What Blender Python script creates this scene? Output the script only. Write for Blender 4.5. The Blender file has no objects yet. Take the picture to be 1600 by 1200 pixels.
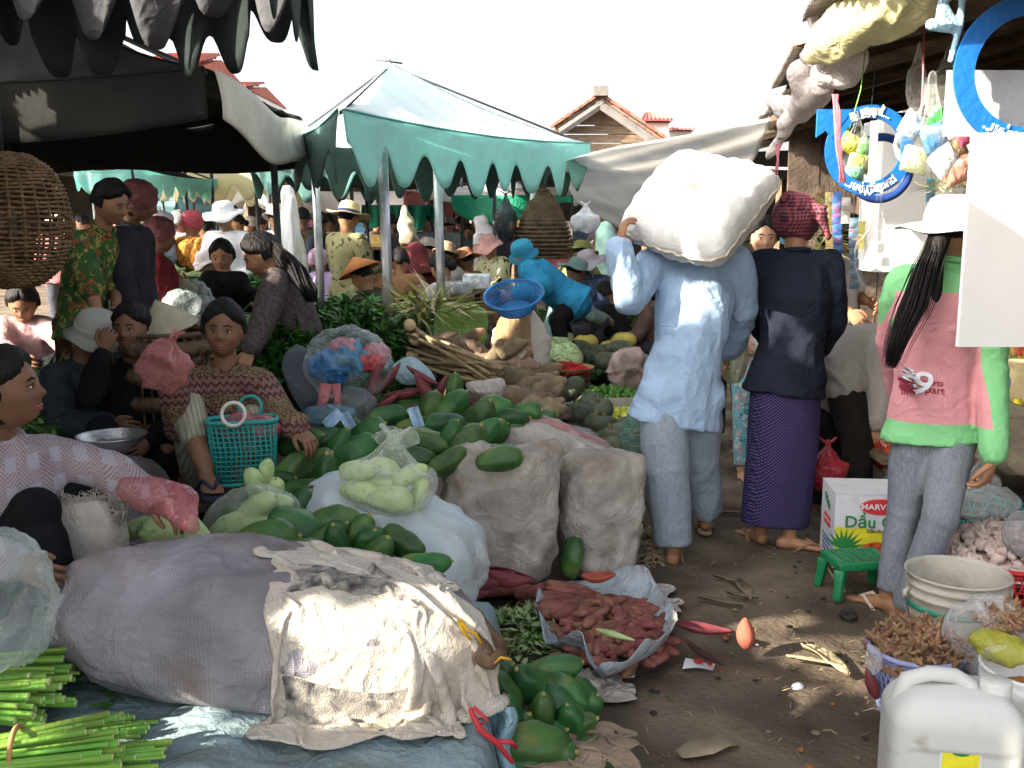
import bpy, math, random
import numpy as np
from mathutils import Vector, Matrix, Euler, Quaternion
from math import sin, cos, pi, radians
random.seed(7); RNG = np.random.default_rng(7)
SC = bpy.context.scene; COL = SC.collection

# ------------------------------------------------------------ camera, sky, sun, exposure
FPX = 1556.0; CAMZ = 1.5; TH = radians(9.3)
cam = bpy.data.cameras.new('camera'); camo = bpy.data.objects.new('camera', cam); COL.objects.link(camo)
camo.location = (0, 0, CAMZ); camo.rotation_euler = (radians(90) - TH, 0, 0)
cam.sensor_width = 36; cam.lens = 36 * FPX / 1600; cam.clip_start = .05; cam.clip_end = 2000
SC.camera = camo
LDIR = Vector((.80, .42, -.43)).normalized()          # the way the sunlight travels
SUN_EL = math.asin(-LDIR.z); SUN_AZ = math.atan2(-LDIR.x, -LDIR.y)
world = bpy.data.worlds.new('World'); SC.world = world; world.use_nodes = True
wn = world.node_tree; bg = wn.nodes['Background']
sky = wn.nodes.new('ShaderNodeTexSky'); sky.sky_type = 'NISHITA'; sky.sun_disc = False
sky.sun_elevation = SUN_EL; sky.sun_rotation = SUN_AZ; sky.dust_density = 6.0; sky.air_density = 1.0; sky.ozone_density = 1.0
bw = wn.nodes.new('ShaderNodeRGBToBW'); wm = wn.nodes.new('ShaderNodeMix'); wm.data_type = 'RGBA'; wm.inputs[0].default_value = .5   # milky morning haze
wb = wn.nodes.new('ShaderNodeMath'); wb.operation = 'MULTIPLY'; wb.inputs[1].default_value = 1.8
wn.links.new(sky.outputs[0], bw.inputs[0]); wn.links.new(bw.outputs[0], wb.inputs[0]); wn.links.new(sky.outputs[0], wm.inputs[6]); wn.links.new(wb.outputs[0], wm.inputs[7]); wn.links.new(wm.outputs[2], bg.inputs[0]); bg.inputs[1].default_value = .15
sun = bpy.data.lights.new('sun', 'SUN'); suno = bpy.data.objects.new('sun', sun); COL.objects.link(suno)
sun.energy = 5.0; sun.angle = radians(.55); sun.color = (1, .91, .76)
suno.rotation_euler = LDIR.to_track_quat('-Z', 'Y').to_euler(); suno.location = (-6, -3, 8)
SC.view_settings.view_transform = 'Standard'; SC.view_settings.look = 'None'
SC.view_settings.exposure = 1.84; SC.view_settings.gamma = 1; SC.view_settings.use_curve_mapping = False
SC.cycles.max_bounces = 6; SC.cycles.transparent_max_bounces = 14; SC.cycles.diffuse_bounces = 3
SC.cycles.glossy_bounces = 2; SC.cycles.transmission_bounces = 4
SC.cycles.use_denoising = True

# ------------------------------------------------------------ picking places
def W(px, py, d):
    u = (px - 800) / FPX * d; v = (py - 600) / FPX * d
    return Vector((u, d * cos(TH) - v * sin(TH), CAMZ - d * sin(TH) - v * cos(TH)))
def G(px, py, z=0.0):
    v = (py - 600) / FPX
    return W(px, py, (CAMZ - z) / (sin(TH) + v * cos(TH)))
def S(d): return d / FPX

# ------------------------------------------------------------ noise (vectorised)
def _h(i, j, k, s):
    n = (i * 374761393 + j * 668265263 + k * 2147483647 + s * 1442695041) & 0xffffffff
    n = ((n ^ (n >> 13)) * 1274126177) & 0xffffffff
    return ((n ^ (n >> 16)) & 0xffff) / 65535.0
def vnoise(p, seed=0):
    p = np.asarray(p, float); i = np.floor(p).astype(np.int64); f = p - i; f = f * f * (3 - 2 * f)
    r = 0
    for dx in (0, 1):
        for dy in (0, 1):
            for dz in (0, 1):
                w = (f[:, 0] if dx else 1 - f[:, 0]) * (f[:, 1] if dy else 1 - f[:, 1]) * (f[:, 2] if dz else 1 - f[:, 2])
                r = r + w * _h(i[:, 0] + dx, i[:, 1] + dy, i[:, 2] + dz, seed)
    return r * 2 - 1
def folds(p, scale, seed=0, stretch=(1, 1, 1)):
    """long creases: sharp ridges running in a few directions over soft swells"""
    P = np.asarray(p) * np.array(stretch); r = 0
    w = np.stack([vnoise(P * scale * .55 + 5, seed + 1), vnoise(P * scale * .55 + 9, seed + 2), vnoise(P * scale * .55 + 13, seed + 3)], 1)
    for i in range(3):
        g = np.random.default_rng(seed * 7 + i); a = g.normal(size=3); a /= np.linalg.norm(a); q = P * scale * (1, 1.7, 2.6)[i] + w * (.5, .7, .6)[i]
        q = q - np.outer(q @ a, a) * .72; n = vnoise(q + i * 17, seed + 20 + i); ms = .5 + .5 * vnoise(P * scale * .5 + 31 * i, seed + 40 + i)
        r = r + (1, .75, .4)[i] * ms * ((1 - np.abs(n) * 1.25).clip(0, 1) ** 2.2 * 2 - .9)
    return r * .62 + .25 * vnoise(P * scale * .5, seed + 60)

# ------------------------------------------------------------ mesh builder
class MB:
    def __init__(s): s.v = []; s.f = []; s.m = []; s.n = 0
    def add(s, v, f, m=0):
        v = [tuple(x) for x in v]; s.v += v
        s.f += [tuple(i + s.n for i in q) for q in f]; s.m += [m] * len(f); s.n += len(v); return s
    def grid(s, fn, nu, nv, m=0, cu=False):
        v = [fn(i / nu, j / nv) for j in range(nv + 1) for i in range(nu + (0 if cu else 1))]
        w = nu if cu else nu + 1
        f = [(j * w + i, j * w + (i + 1) % w, (j + 1) * w + (i + 1) % w, (j + 1) * w + i) for j in range(nv) for i in range(nu)]
        return s.add(v, f, m)
    def loft(s, rings, side=None, n=12, m=0, cap=True):
        """rings: (centre, ra, rb); ra along side vector."""
        P = [Vector(r[0]) for r in rings]; V = []; k = len(rings); last = None
        for i in range(k):
            t = (P[min(i + 1, k - 1)] - P[max(i - 1, 0)])
            t = t.normalized() if t.length > 1e-9 else Vector((0, 0, 1))
            ref = Vector(side) if side is not None else (last if last else (Vector((1, 0, 0)) if abs(t.x) < .9 else Vector((0, 1, 0))))
            a = ref - t * ref.dot(t)
            if a.length < 1e-6: a = t.orthogonal()
            a.normalize(); b = t.cross(a); last = a
            ra = rings[i][1]; rb = rings[i][2] if len(rings[i]) > 2 else ra
            for q in range(n):
                g = 2 * pi * q / n; V.append(P[i] + a * (cos(g) * ra) + b * (sin(g) * rb))
        f = [(j * n + i, j * n + (i + 1) % n, (j + 1) * n + (i + 1) % n, (j + 1) * n + i) for j in range(k - 1) for i in range(n)]
        if cap: f += [tuple(range(n - 1, -1, -1)), tuple(range((k - 1) * n, k * n))]
        return s.add(V, f, m)
    def tube(s, pts, rad, n=8, m=0, round_=False, side=None):
        pts = [Vector(p) for p in pts]
        if not hasattr(rad, '__len__'): rad = [rad] * len(pts)
        R = [(p, r, r) for p, r in zip(pts, rad)]
        if round_:
            t0 = (pts[0] - pts[1]).normalized(); t1 = (pts[-1] - pts[-2]).normalized()
            R = [(pts[0] + t0 * rad[0] * .95, rad[0] * .25, rad[0] * .25), (pts[0] + t0 * rad[0] * .65, rad[0] * .75, rad[0] * .75)] + R + \
                [(pts[-1] + t1 * rad[-1] * .65, rad[-1] * .75, rad[-1] * .75), (pts[-1] + t1 * rad[-1] * .95, rad[-1] * .25, rad[-1] * .25)]
        return s.loft(R, side, n, m)
    def ell(s, c, r, rot=None, nu=14, nv=9, m=0):
        c = Vector(c); r = (r, r, r) if not hasattr(r, '__len__') else r
        M = rot if rot is not None else Matrix.Identity(3); V = []
        for j in range(1, nv):
            t = pi * j / nv
            for i in range(nu):
                g = 2 * pi * i / nu
                V.append(c + M @ Vector((r[0] * sin(t) * cos(g), r[1] * sin(t) * sin(g), r[2] * cos(t))))
        f = [(j * nu + i, (j + 1) * nu + i, (j + 1) * nu + (i + 1) % nu, j * nu + (i + 1) % nu) for j in range(nv - 2) for i in range(nu)]
        V.append(c + M @ Vector((0, 0, r[2]))); V.append(c + M @ Vector((0, 0, -r[2]))); a = len(V) - 2
        f += [(a, i, (i + 1) % nu) for i in range(nu)] + [(a + 1, (nv - 2) * nu + (i + 1) % nu, (nv - 2) * nu + i) for i in range(nu)]
        return s.add(V, f, m)
    def box(s, c, d, rot=None, m=0):
        c = Vector(c); M = rot if rot is not None else Matrix.Identity(3)
        V = [c + M @ Vector((x * d[0] / 2, y * d[1] / 2, z * d[2] / 2)) for z in (-1, 1) for y in (-1, 1) for x in (-1, 1)]
        return s.add(V, [(0, 2, 3, 1), (4, 5, 7, 6), (0, 1, 5, 4), (2, 6, 7, 3), (0, 4, 6, 2), (1, 3, 7, 5)], m)
    def lathe(s, prof, c=(0, 0, 0), n=24, m=0, rot=None, wav=None):
        c = Vector(c); M = rot if rot is not None else Matrix.Identity(3)
        def fn(u, v):
            k = int(round(v * (len(prof) - 1))); r, z = prof[k]; g = 2 * pi * u
            if wav: z = z + wav(g, r)
            return c + M @ Vector((r * cos(g), r * sin(g), z))
        return s.grid(fn, n, len(prof) - 1, m, cu=True)
    def ring(s, c, R, r, rot=None, n=24, k=8, m=0):
        M = rot if rot is not None else Matrix.Identity(3); c = Vector(c)
        V = [c + M @ Vector(((R + r * cos(2 * pi * j / k)) * cos(2 * pi * i / n), (R + r * cos(2 * pi * j / k)) * sin(2 * pi * i / n), r * sin(2 * pi * j / k))) for i in range(n) for j in range(k)]
        return s.add(V, [(i * k + j, ((i + 1) % n) * k + j, ((i + 1) % n) * k + (j + 1) % k, i * k + (j + 1) % k) for i in range(n) for j in range(k)], m)
    def mesh(s, name, mats, smooth=True, off=(0, 0, 0)):
        me = bpy.data.meshes.new(name); o = Vector(off)
        me.from_pydata([(v[0] - o.x, v[1] - o.y, v[2] - o.z) for v in s.v], [], s.f)
        for mt in (mats if isinstance(mats, (list, tuple)) else [mats]): me.materials.append(mt)
        if any(s.m): me.polygons.foreach_set('material_index', s.m)
        if smooth: me.polygons.foreach_set('use_smooth', [True] * len(me.polygons))
        me.update(); return me
    def build(s, name, mats, parent=None, smooth=True, base=None):
        if parent is not None: off = parent['_w'] if '_w' in parent else (0, 0, 0)
        else:
            a = np.array(s.v); off = base if base is not None else ((a[:, 0].min() + a[:, 0].max()) / 2, (a[:, 1].min() + a[:, 1].max()) / 2, a[:, 2].min())
        o = bpy.data.objects.new(name, s.mesh(name, mats, smooth, off)); COL.objects.link(o)
        if parent is not None:
            o.parent = parent; o['_w'] = tuple(off)
            if parent.type == 'EMPTY' and False: pass
        else: o.location = off; o['_w'] = tuple(off)
        return o
def rotz(a): return Matrix.Rotation(a, 3, 'Z')
def rotv(fwd, up=(0, 0, 1)):
    """columns: x right, y forward, z up"""
    f = Vector(fwd).normalized(); u = Vector(up); r = f.cross(u)
    if r.length < 1e-4: r = Vector((1, 0, 0))
    r.normalize(); u = r.cross(f); return Matrix((r, f, u)).transposed()
def rotaxis(z):   # z axis along vector
    return Vector(z).normalized().to_track_quat('Z', 'Y').to_matrix()
def solid(o, t, off=0):
    md = o.modifiers.new('thick', 'SOLIDIFY'); md.thickness = t; md.offset = off; return o
def disp(me, fn):
    n = len(me.vertices); a = np.zeros(n * 3); me.vertices.foreach_get('co', a); b = np.zeros(n * 3); me.vertices.foreach_get('normal', b)
    a = a.reshape(-1, 3); b = b.reshape(-1, 3); a2 = a + b * np.asarray(fn(a)).reshape(-1, 1)
    me.vertices.foreach_set('co', a2.ravel()); me.update()
TMP = bpy.data.scenes.new('workbench')
def bake(o, mods):
    """mods: list of (type, dict) applied to the object's mesh"""
    for t, kw in mods:
        md = o.modifiers.new(t, t)
        for k, v in kw.items(): setattr(md, k, v)
    TMP.collection.objects.link(o); pass
    with bpy.context.temp_override(scene=TMP, view_layer=TMP.view_layers[0]): dg = bpy.context.evaluated_depsgraph_get(); dg.update()
    me = bpy.data.meshes.new_from_object(o.evaluated_get(dg)); TMP.collection.objects.unlink(o); nm = o.data.name; old = o.data
    o.modifiers.clear(); o.data = me; bpy.data.meshes.remove(old); me.name = nm
    me.polygons.foreach_set('use_smooth', [True] * len(me.polygons)); return o
def fuse(mb, name, mat, parent, vox=.012, sm=5, d=None):
    o = mb.build(name, mat, parent)
    bake(o, [('REMESH', dict(mode='VOXEL', voxel_size=vox, use_smooth_shade=True)), ('SMOOTH', dict(iterations=sm, factor=.5))])
    if not o.data.materials:
        o.data.materials.append(mat)
    if d: disp(o.data, d)
    return o
def joinmesh(o, mb, mat_i=0):
    """append loose geometry of mb to the mesh of o (same object)"""
    me = o.data; n = len(me.vertices); a = np.zeros(n * 3); me.vertices.foreach_get('co', a)
    off = np.array(o['_w']); fs = [tuple(p.vertices) for p in me.polygons]
    b = np.array(mb.v) - off
    nm = bpy.data.meshes.new(me.name); nm.from_pydata(np.vstack([a.reshape(-1, 3), b]).tolist(), [], fs + [tuple(i + n for i in f) for f in mb.f])
    for m in me.materials: nm.materials.append(m)
    nm.polygons.foreach_set('use_smooth', [True] * len(nm.polygons)); o.data = nm; nm.update(); return o

# ------------------------------------------------------------ things
def tag(o, label=None, cat=None, group=None, kind=None):
    if label: o['label'] = label
    if cat: o['category'] = cat
    if group: o['group'] = group
    if kind: o['kind'] = kind
    return o
def thing(name, label, cat, loc, group=None):
    o = bpy.data.objects.new(name, None); COL.objects.link(o); o.location = loc; o['_w'] = tuple(loc)
    o.empty_display_size = .1
    return tag(o, label, cat, group)
def dup(o, loc=None, rot=None, sc=None, label=None, mat=None):
    c = o.copy(); COL.objects.link(c)
    if loc is not None: c.location = loc
    if rot is not None: c.rotation_euler = rot
    if sc is not None: c.scale = sc if hasattr(sc, '__len__') else (sc,) * 3
    if label: c['label'] = label
    for ch in o.children:
        k = ch.copy(); COL.objects.link(k); k.parent = c
        for g in ch.children:
            q = g.copy(); COL.objects.link(q); q.parent = k
    return c
KIDS = {}
def struct(o): o['kind'] = 'structure'; return o

# ------------------------------------------------------------ materials
_mc = {}
def mat(key, col=(.5, .5, .5), rough=.8, spec=.3, nz=(6, .35), col2=None, bump=(40, .15), met=0, trl=0, alpha=1, emit=None,
        pat=None, pcol=None, psc=1, stain=None, sss=0, wrink=0, rand=0, stretch=None, tr_w=0, pcol2=None):
    """one principled material: noise-mottled colour, fine bump, optional pattern, stain, translucency"""
    if key in _mc: return _mc[key]
    m = bpy.data.materials.new(key); m.use_nodes = True; nt = m.node_tree; N = nt.nodes; L = nt.links
    b = N['Principled BSDF']; out = N['Material Output']
    b.inputs['Roughness'].default_value = rough; b.inputs['Specular IOR Level'].default_value = spec
    b.inputs['Metallic'].default_value = met
    tc = N.new('ShaderNodeTexCoord'); src = tc.outputs['Object']
    if stretch:
        mp = N.new('ShaderNodeMapping'); mp.inputs['Scale'].default_value = stretch; L.new(src, mp.inputs[0]); src2 = mp.outputs[0]
    else: src2 = src
    def noise(sc, det=4, s=src2, dist=0):
        n = N.new('ShaderNodeTexNoise'); n.inputs['Scale'].default_value = sc; n.inputs['Detail'].default_value = det
        n.inputs['Distortion'].default_value = dist; L.new(s, n.inputs['Vector']); return n
    def ramp(s, a, bb, ca=(0, 0, 0, 1), cb=(1, 1, 1, 1)):
        r = N.new('ShaderNodeValToRGB'); r.color_ramp.elements[0].position = a; r.color_ramp.elements[1].position = bb
        r.color_ramp.elements[0].color = ca; r.color_ramp.elements[1].color = cb; L.new(s, r.inputs[0]); return r
    def mix(f, a, c, bt='MIX'):
        x = N.new('ShaderNodeMix'); x.data_type = 'RGBA'; x.blend_type = bt
        if isinstance(f, (int, float)): x.inputs[0].default_value = f
        else: L.new(f, x.inputs[0])
        for s_, i in ((a, 6), (c, 7)):
            if isinstance(s_, tuple): x.inputs[i].default_value = (*s_[:3], 1)
            else: L.new(s_, x.inputs[i])
        return x.outputs[2]
    c1 = tuple(x * (1 - nz[1]) for x in col); c2 = col2 or tuple(min(1, x * (1 + nz[1])) for x in col)
    n1 = noise(nz[0]); cc = mix(ramp(n1.outputs['Fac'], .35, .65).outputs[0], c1, c2)
    def math_(op, a, b_=None, c_=None):
        x = N.new('ShaderNodeMath'); x.operation = op
        for i, s_ in enumerate((a, b_, c_)):
            if s_ is None: continue
            if isinstance(s_, (int, float)): x.inputs[i].default_value = s_
            else: L.new(s_, x.inputs[i])
        return x.outputs[0]
    if pat:
        # warp the coordinates a little so that print follows the cloth
        wv = noise(5, 2, src); wa = N.new('ShaderNodeVectorMath'); wa.operation = 'MULTIPLY_ADD'
        L.new(wv.outputs['Color'], wa.inputs[0]); wa.inputs[1].default_value = (.03, .03, .03); L.new(src, wa.inputs[2])
        sx = N.new('ShaderNodeSeparateXYZ'); L.new(wa.outputs[0], sx.inputs[0]); X, Y, Z = sx.outputs
        A = math_('ADD', X, math_('MULTIPLY', Y, .6)); k = psc
        if pat == 'check':
            fx = math_('GREATER_THAN', math_('FRACT', math_('MULTIPLY', A, k)), .5); fz = math_('GREATER_THAN', math_('FRACT', math_('MULTIPLY', Z, k)), .5)
            f = math_('MULTIPLY', math_('ADD', fx, fz), .5); cc = mix(f, cc, pcol)
        elif pat == 'stripe':
            f = math_('GREATER_THAN', math_('FRACT', math_('MULTIPLY', A, k)), .6); cc = mix(f, cc, pcol)
        elif pat == 'hstripe':
            f = math_('GREATER_THAN', math_('FRACT', math_('MULTIPLY', Z, k)), .6); cc = mix(f, cc, pcol)
        elif pat == 'dots':
            vo = N.new('ShaderNodeTexVoronoi'); vo.inputs['Scale'].default_value = k; vo.inputs['Randomness'].default_value = 0
            cb = N.new('ShaderNodeCombineXYZ'); L.new(math_('ADD', A, Z), cb.inputs[0]); L.new(math_('SUBTRACT', A, Z), cb.inputs[1]); vo.voronoi_dimensions = '2D'
            L.new(cb.outputs[0], vo.inputs['Vector']); f = math_('LESS_THAN', vo.outputs['Distance'], .3); cc = mix(f, cc, pcol)
        elif pat == 'floral':
            vo = N.new('ShaderNodeTexVoronoi'); vo.inputs['Scale'].default_value = k; L.new(wa.outputs[0], vo.inputs['Vector'])
            r = ramp(vo.outputs['Color'], 0, 1); r.color_ramp.interpolation = 'CONSTANT'; e = r.color_ramp.elements
            e[0].color = (*col, 1); e[0].position = 0; e[1].color = (*pcol, 1); e[1].position = .45
            q = e.new(.62); q.color = (*(pcol2 or pcol), 1); q2 = e.new(.78); q2.color = (col[0] * .4, col[1] * .4, col[2] * .4, 1)
            n3 = noise(k * 1.6, 3, src, 1.5); cc = mix(ramp(n3.outputs['Fac'], .47, .53).outputs[0], r.outputs[0], cc)
        elif pat == 'batik':
            zz = math_('PINGPONG', math_('MULTIPLY', A, k), .5); q = math_('ADD', math_('MULTIPLY', Z, k * 1.0), zz)
            f = math_('LESS_THAN', math_('FRACT', q), .42)
            n3 = noise(k * 4.5, 2, src); g = ramp(n3.outputs['Fac'], .48, .54).outputs[0]
            band = math_('GREATER_THAN', math_('FRACT', math_('MULTIPLY', Z, k * .22)), .5)
            c_a = mix(f, cc, pcol); c_b = mix(g, pcol, pcol2 or cc); cc = mix(band, c_a, c_b)
            cc = mix(math_('MULTIPLY', g, .35), cc, pcol)
        elif pat == 'zigzag':
            cell = math_('GREATER_THAN', math_('FRACT', math_('MULTIPLY', A, k * .16)), .5); cel2 = math_('GREATER_THAN', math_('FRACT', math_('MULTIPLY', Z, k * .16)), .5)
            q1 = math_('ADD', math_('MULTIPLY', Z, k), math_('PINGPONG', math_('MULTIPLY', A, k), 3))
            f = math_('LESS_THAN', math_('FRACT', q1), .35)
            box = math_('MULTIPLY', cell, cel2); c_a = mix(f, cc, pcol); cc = mix(math_('MULTIPLY', box, .75), c_a, pcol2 or (.8, .8, .85))
        elif pat == 'weave':
            A2 = math_('ADD', math_('MULTIPLY', X, .8), math_('MULTIPLY', Y, .6)); wx = math_('PINGPONG', math_('MULTIPLY', A2, k), .5); wz = math_('PINGPONG', math_('MULTIPLY', math_('ADD', Z, math_('MULTIPLY', Y, .4)), k * 1.1), .5)
            f = math_('MULTIPLY', math_('SUBTRACT', 1, math_('MULTIPLY', math_('ADD', wx, wz), 1.1)), ramp(noise(9, 4, src).outputs['Fac'], .3, .6).outputs[0]); cc = mix(math_('MULTIPLY', math_('MAXIMUM', f, 0), .6), cc, pcol)
        elif pat == 'camo':
            n3 = noise(k, 3, src, .8); r = ramp(n3.outputs['Fac'], .42, .6, (*col, 1), (*pcol, 1)); r.color_ramp.interpolation = 'CONSTANT'; cc = r.outputs[0]
    if stain:
        n4 = noise(stain[1], 5, src, .6); cc = mix(math_('MULTIPLY', ramp(n4.outputs['Fac'], stain[3] if len(stain) > 3 else .5, .68).outputs[0], stain[2]), cc, stain[0])
    if rand:
        oi = N.new('ShaderNodeObjectInfo'); hs = N.new('ShaderNodeHueSaturation')
        L.new(math_('ADD', math_('MULTIPLY', oi.outputs['Random'], rand * .12), .5 - rand * .06), hs.inputs['Hue'])
        L.new(math_('ADD', math_('MULTIPLY', math_('FRACT', math_('MULTIPLY', oi.outputs['Random'], 7.3)), rand), 1 - rand * .5), hs.inputs['Value'])
        L.new(cc, hs.inputs['Color']); cc = hs.outputs[0]
    L.new(cc, b.inputs['Base Color'])
    bm = N.new('ShaderNodeBump'); nb = noise(bump[0], 5); h = nb.outputs['Fac']
    if wrink:
        nw = noise(7, 2, src, .9); rd = math_('SUBTRACT', 1, math_('ABSOLUTE', math_('MULTIPLY_ADD', nw.outputs['Fac'], 5, -2.5))); rd = math_('POWER', math_('MAXIMUM', rd, 0), 1.6); nw2 = noise(19, 2, src, .7); rd2 = math_('SUBTRACT', 1, math_('ABSOLUTE', math_('MULTIPLY_ADD', nw2.outputs['Fac'], 6, -3))); h = math_('ADD', math_('MULTIPLY', h, .5), math_('MULTIPLY', math_('MULTIPLY_ADD', math_('MAXIMUM', rd2, 0), .45, rd), wrink * 1.1))
    L.new(h, bm.inputs['Height']); bm.inputs['Strength'].default_value = min(1, bump[1] * 3); bm.inputs['Distance'].default_value = .01
    L.new(bm.outputs[0], b.inputs['Normal'])
    if sss: b.inputs['Subsurface Weight'].default_value = sss; b.inputs['Subsurface Radius'].default_value = (.012, .005, .003); b.inputs['Subsurface Scale'].default_value = .6
    res = b.outputs[0]
    if trl:
        t = N.new('ShaderNodeBsdfTranslucent'); L.new(cc, t.inputs[0]); ms = N.new('ShaderNodeMixShader'); ms.inputs[0].default_value = trl
        L.new(res, ms.inputs[1]); L.new(t.outputs[0], ms.inputs[2]); res = ms.outputs[0]
    if alpha < 1:
        t = N.new('ShaderNodeBsdfTransparent'); ms = N.new('ShaderNodeMixShader'); n5 = noise(7, 4, src, 1.4)
        lw = N.new('ShaderNodeLayerWeight'); lw.inputs[0].default_value = .35; L.new(bm.outputs[0], lw.inputs['Normal'])
        f = math_('ADD', math_('MULTIPLY', lw.outputs['Facing'], .55), math_('ADD', alpha - .2, math_('MULTIPLY', ramp(n5.outputs['Fac'], .45, .7).outputs[0], .22)))
        f = math_('MINIMUM', f, .97); L.new(f, ms.inputs[0]); L.new(t.outputs[0], ms.inputs[1]); L.new(res, ms.inputs[2]); res = ms.outputs[0]
    L.new(res, out.inputs[0]); _mc[key] = m; return m
def cloth(key, col, **k):
    k.setdefault('rough', .9); k.setdefault('spec', .15); k.setdefault('nz', (9, .12)); k.setdefault('bump', (220, .12)); k.setdefault('wrink', .9)
    return mat('cloth_' + key, col, **k)
SKIN = mat('skin', (.36, .185, .10), rough=.55, spec=.35, nz=(14, .12), bump=(180, .05), sss=.06)
SKIN2 = mat('skin_dark', (.22, .11, .06), rough=.55, spec=.35, nz=(14, .12), bump=(180, .05), sss=.05)
HAIR = mat('hair', (.010, .008, .008), rough=.6, spec=.25, nz=(30, .4), bump=(90, .5), stretch=(1, 1, .15))
EYEW = mat('eye_white', (.65, .6, .55), rough=.3, nz=(3, .02)); EYEB = mat('eye_dark', (.01, .008, .006), rough=.2, nz=(3, .02))
LIP = mat('lip', (.30, .10, .08), rough=.5, nz=(20, .1)); METAL = mat('pole_metal', (.45, .45, .46), rough=.38, met=.85, nz=(12, .15), bump=(80, .04))
METALD = mat('pole_dark', (.05, .055, .06), rough=.5, nz=(12, .3), bump=(80, .1))
WOODM = mat('weathered_wood', (.23, .16, .10), rough=.85, nz=(5, .4), bump=(60, .5), stretch=(8, 1, 8))
BARKD = mat('dark_beam', (.10, .07, .045), rough=.9, nz=(5, .4), bump=(60, .5), stretch=(1, 6, 6))
# ------------------------------------------------------------ people
def head_rad(n):
    """radial factor and features of a head; n = unit directions (x right, y front, z up)"""
    x, y, z = n[:, 0], n[:, 1], n[:, 2]
    R = 1 / np.sqrt((x / .077) ** 2 + (y / .098) ** 2 + (z / .118) ** 2)
    g = lambda cx, cy, cz, w: np.exp(-(((x - cx) ** 2 + (y - cy) ** 2 + (z - cz) ** 2) / w ** 2))
    R = R * (1 - .17 * np.clip(-z, 0, 1) ** 1.5 * (np.abs(x) + .2))            # jaw narrows
    R = R * (1 - .10 * np.clip(-z - .25, 0, 1) * np.clip(-y + .3, 0, 1))        # nape
    R += .019 * g(0, .98, -.17, .105) + .010 * g(0, .99, -.04, .10) + .006 * (g(.1, .96, -.2, .08) + g(-.1, .96, -.2, .08))   # nose
    R -= .0085 * (g(.33, .93, .06, .15) + g(-.33, .93, .06, .15))               # eye sockets
    R += .004 * (g(.28, .93, .22, .14) + g(-.28, .93, .22, .14))                # brow
    R += .006 * (g(.5, .8, -.25, .22) + g(-.5, .8, -.25, .22))                  # cheeks
    R += .007 * g(0, .9, -.48, .11) + .005 * g(0, .86, -.56, .1) - .005 * g(0, .88, -.52, .035)   # lips
    R += .012 * g(0, .72, -.8, .2) - .004 * g(0, .85, -.66, .08)                # chin
    return R
def head_mesh(mb, c, rot, s=1, nu=44, nv=34):
    D = []
    for j in range(1, nv):
        t = pi * j / nv
        for i in range(nu): q = 2 * pi * i / nu; D.append((sin(t) * cos(q), sin(t) * sin(q), cos(t)))
    D.append((0, 0, 1)); D.append((0, 0, -1)); D = np.array(D); P = D * head_rad(D)[:, None] * s
    M = np.array(rot); P = P @ M.T + np.array(c)
    f = [(j * nu + i, (j + 1) * nu + i, (j + 1) * nu + (i + 1) % nu, j * nu + (i + 1) % nu) for j in range(nv - 2) for i in range(nu)]
    a = len(D) - 2; f += [(a, i, (i + 1) % nu) for i in range(nu)] + [(a + 1, (nv - 2) * nu + (i + 1) % nu, (nv - 2) * nu + i) for i in range(nu)]
    mb.add(P.tolist(), f)
def hair_mesh(mb, c, rot, s=1, th=.014, low=-.45, seed=0, nu=56, nv=40, line=.52):
    """cap of hair; hugs the head below the hairline"""
    D = []
    for j in range(1, nv):
        t = pi * j / nv
        for i in range(nu): q = 2 * pi * i / nu; D.append((sin(t) * cos(q), sin(t) * sin(q), cos(t)))
    D.append((0, 0, 1)); D.append((0, 0, -1)); D = np.array(D)
    x, y, z = D.T
    m = np.minimum((z - low) * 3, np.maximum((z - line - .27 + .46 * np.abs(x) - .05 * vnoise(D * 9, seed + 5)) * 2.6, (-y + .26 + .10 * vnoise(D * 5, seed)) * 3))
    m = np.clip(m, -1, .6) / .6; m = np.clip(m, 0, 1); m = m * m * (3 - 2 * m)
    R = 1 / np.sqrt((x / .077) ** 2 + (y / .098) ** 2 + (z / .118) ** 2)
    R = R - .012 + m * (.013 + th * (1 + .35 * (z > 0) * z) + .004 * vnoise(D * np.array([6, 6, 2]), seed) + .0025 * vnoise(D * np.array([22, 22, 3]), seed + 3))
    P = D * R[:, None] * s; P = P @ np.array(rot).T + np.array(c)
    f = [(j * nu + i, (j + 1) * nu + i, (j + 1) * nu + (i + 1) % nu, j * nu + (i + 1) % nu) for j in range(nv - 2) for i in range(nu)]
    a = len(D) - 2; f += [(a, i, (i + 1) % nu) for i in range(nu)]
    mb.add(P.tolist(), f)
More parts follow.
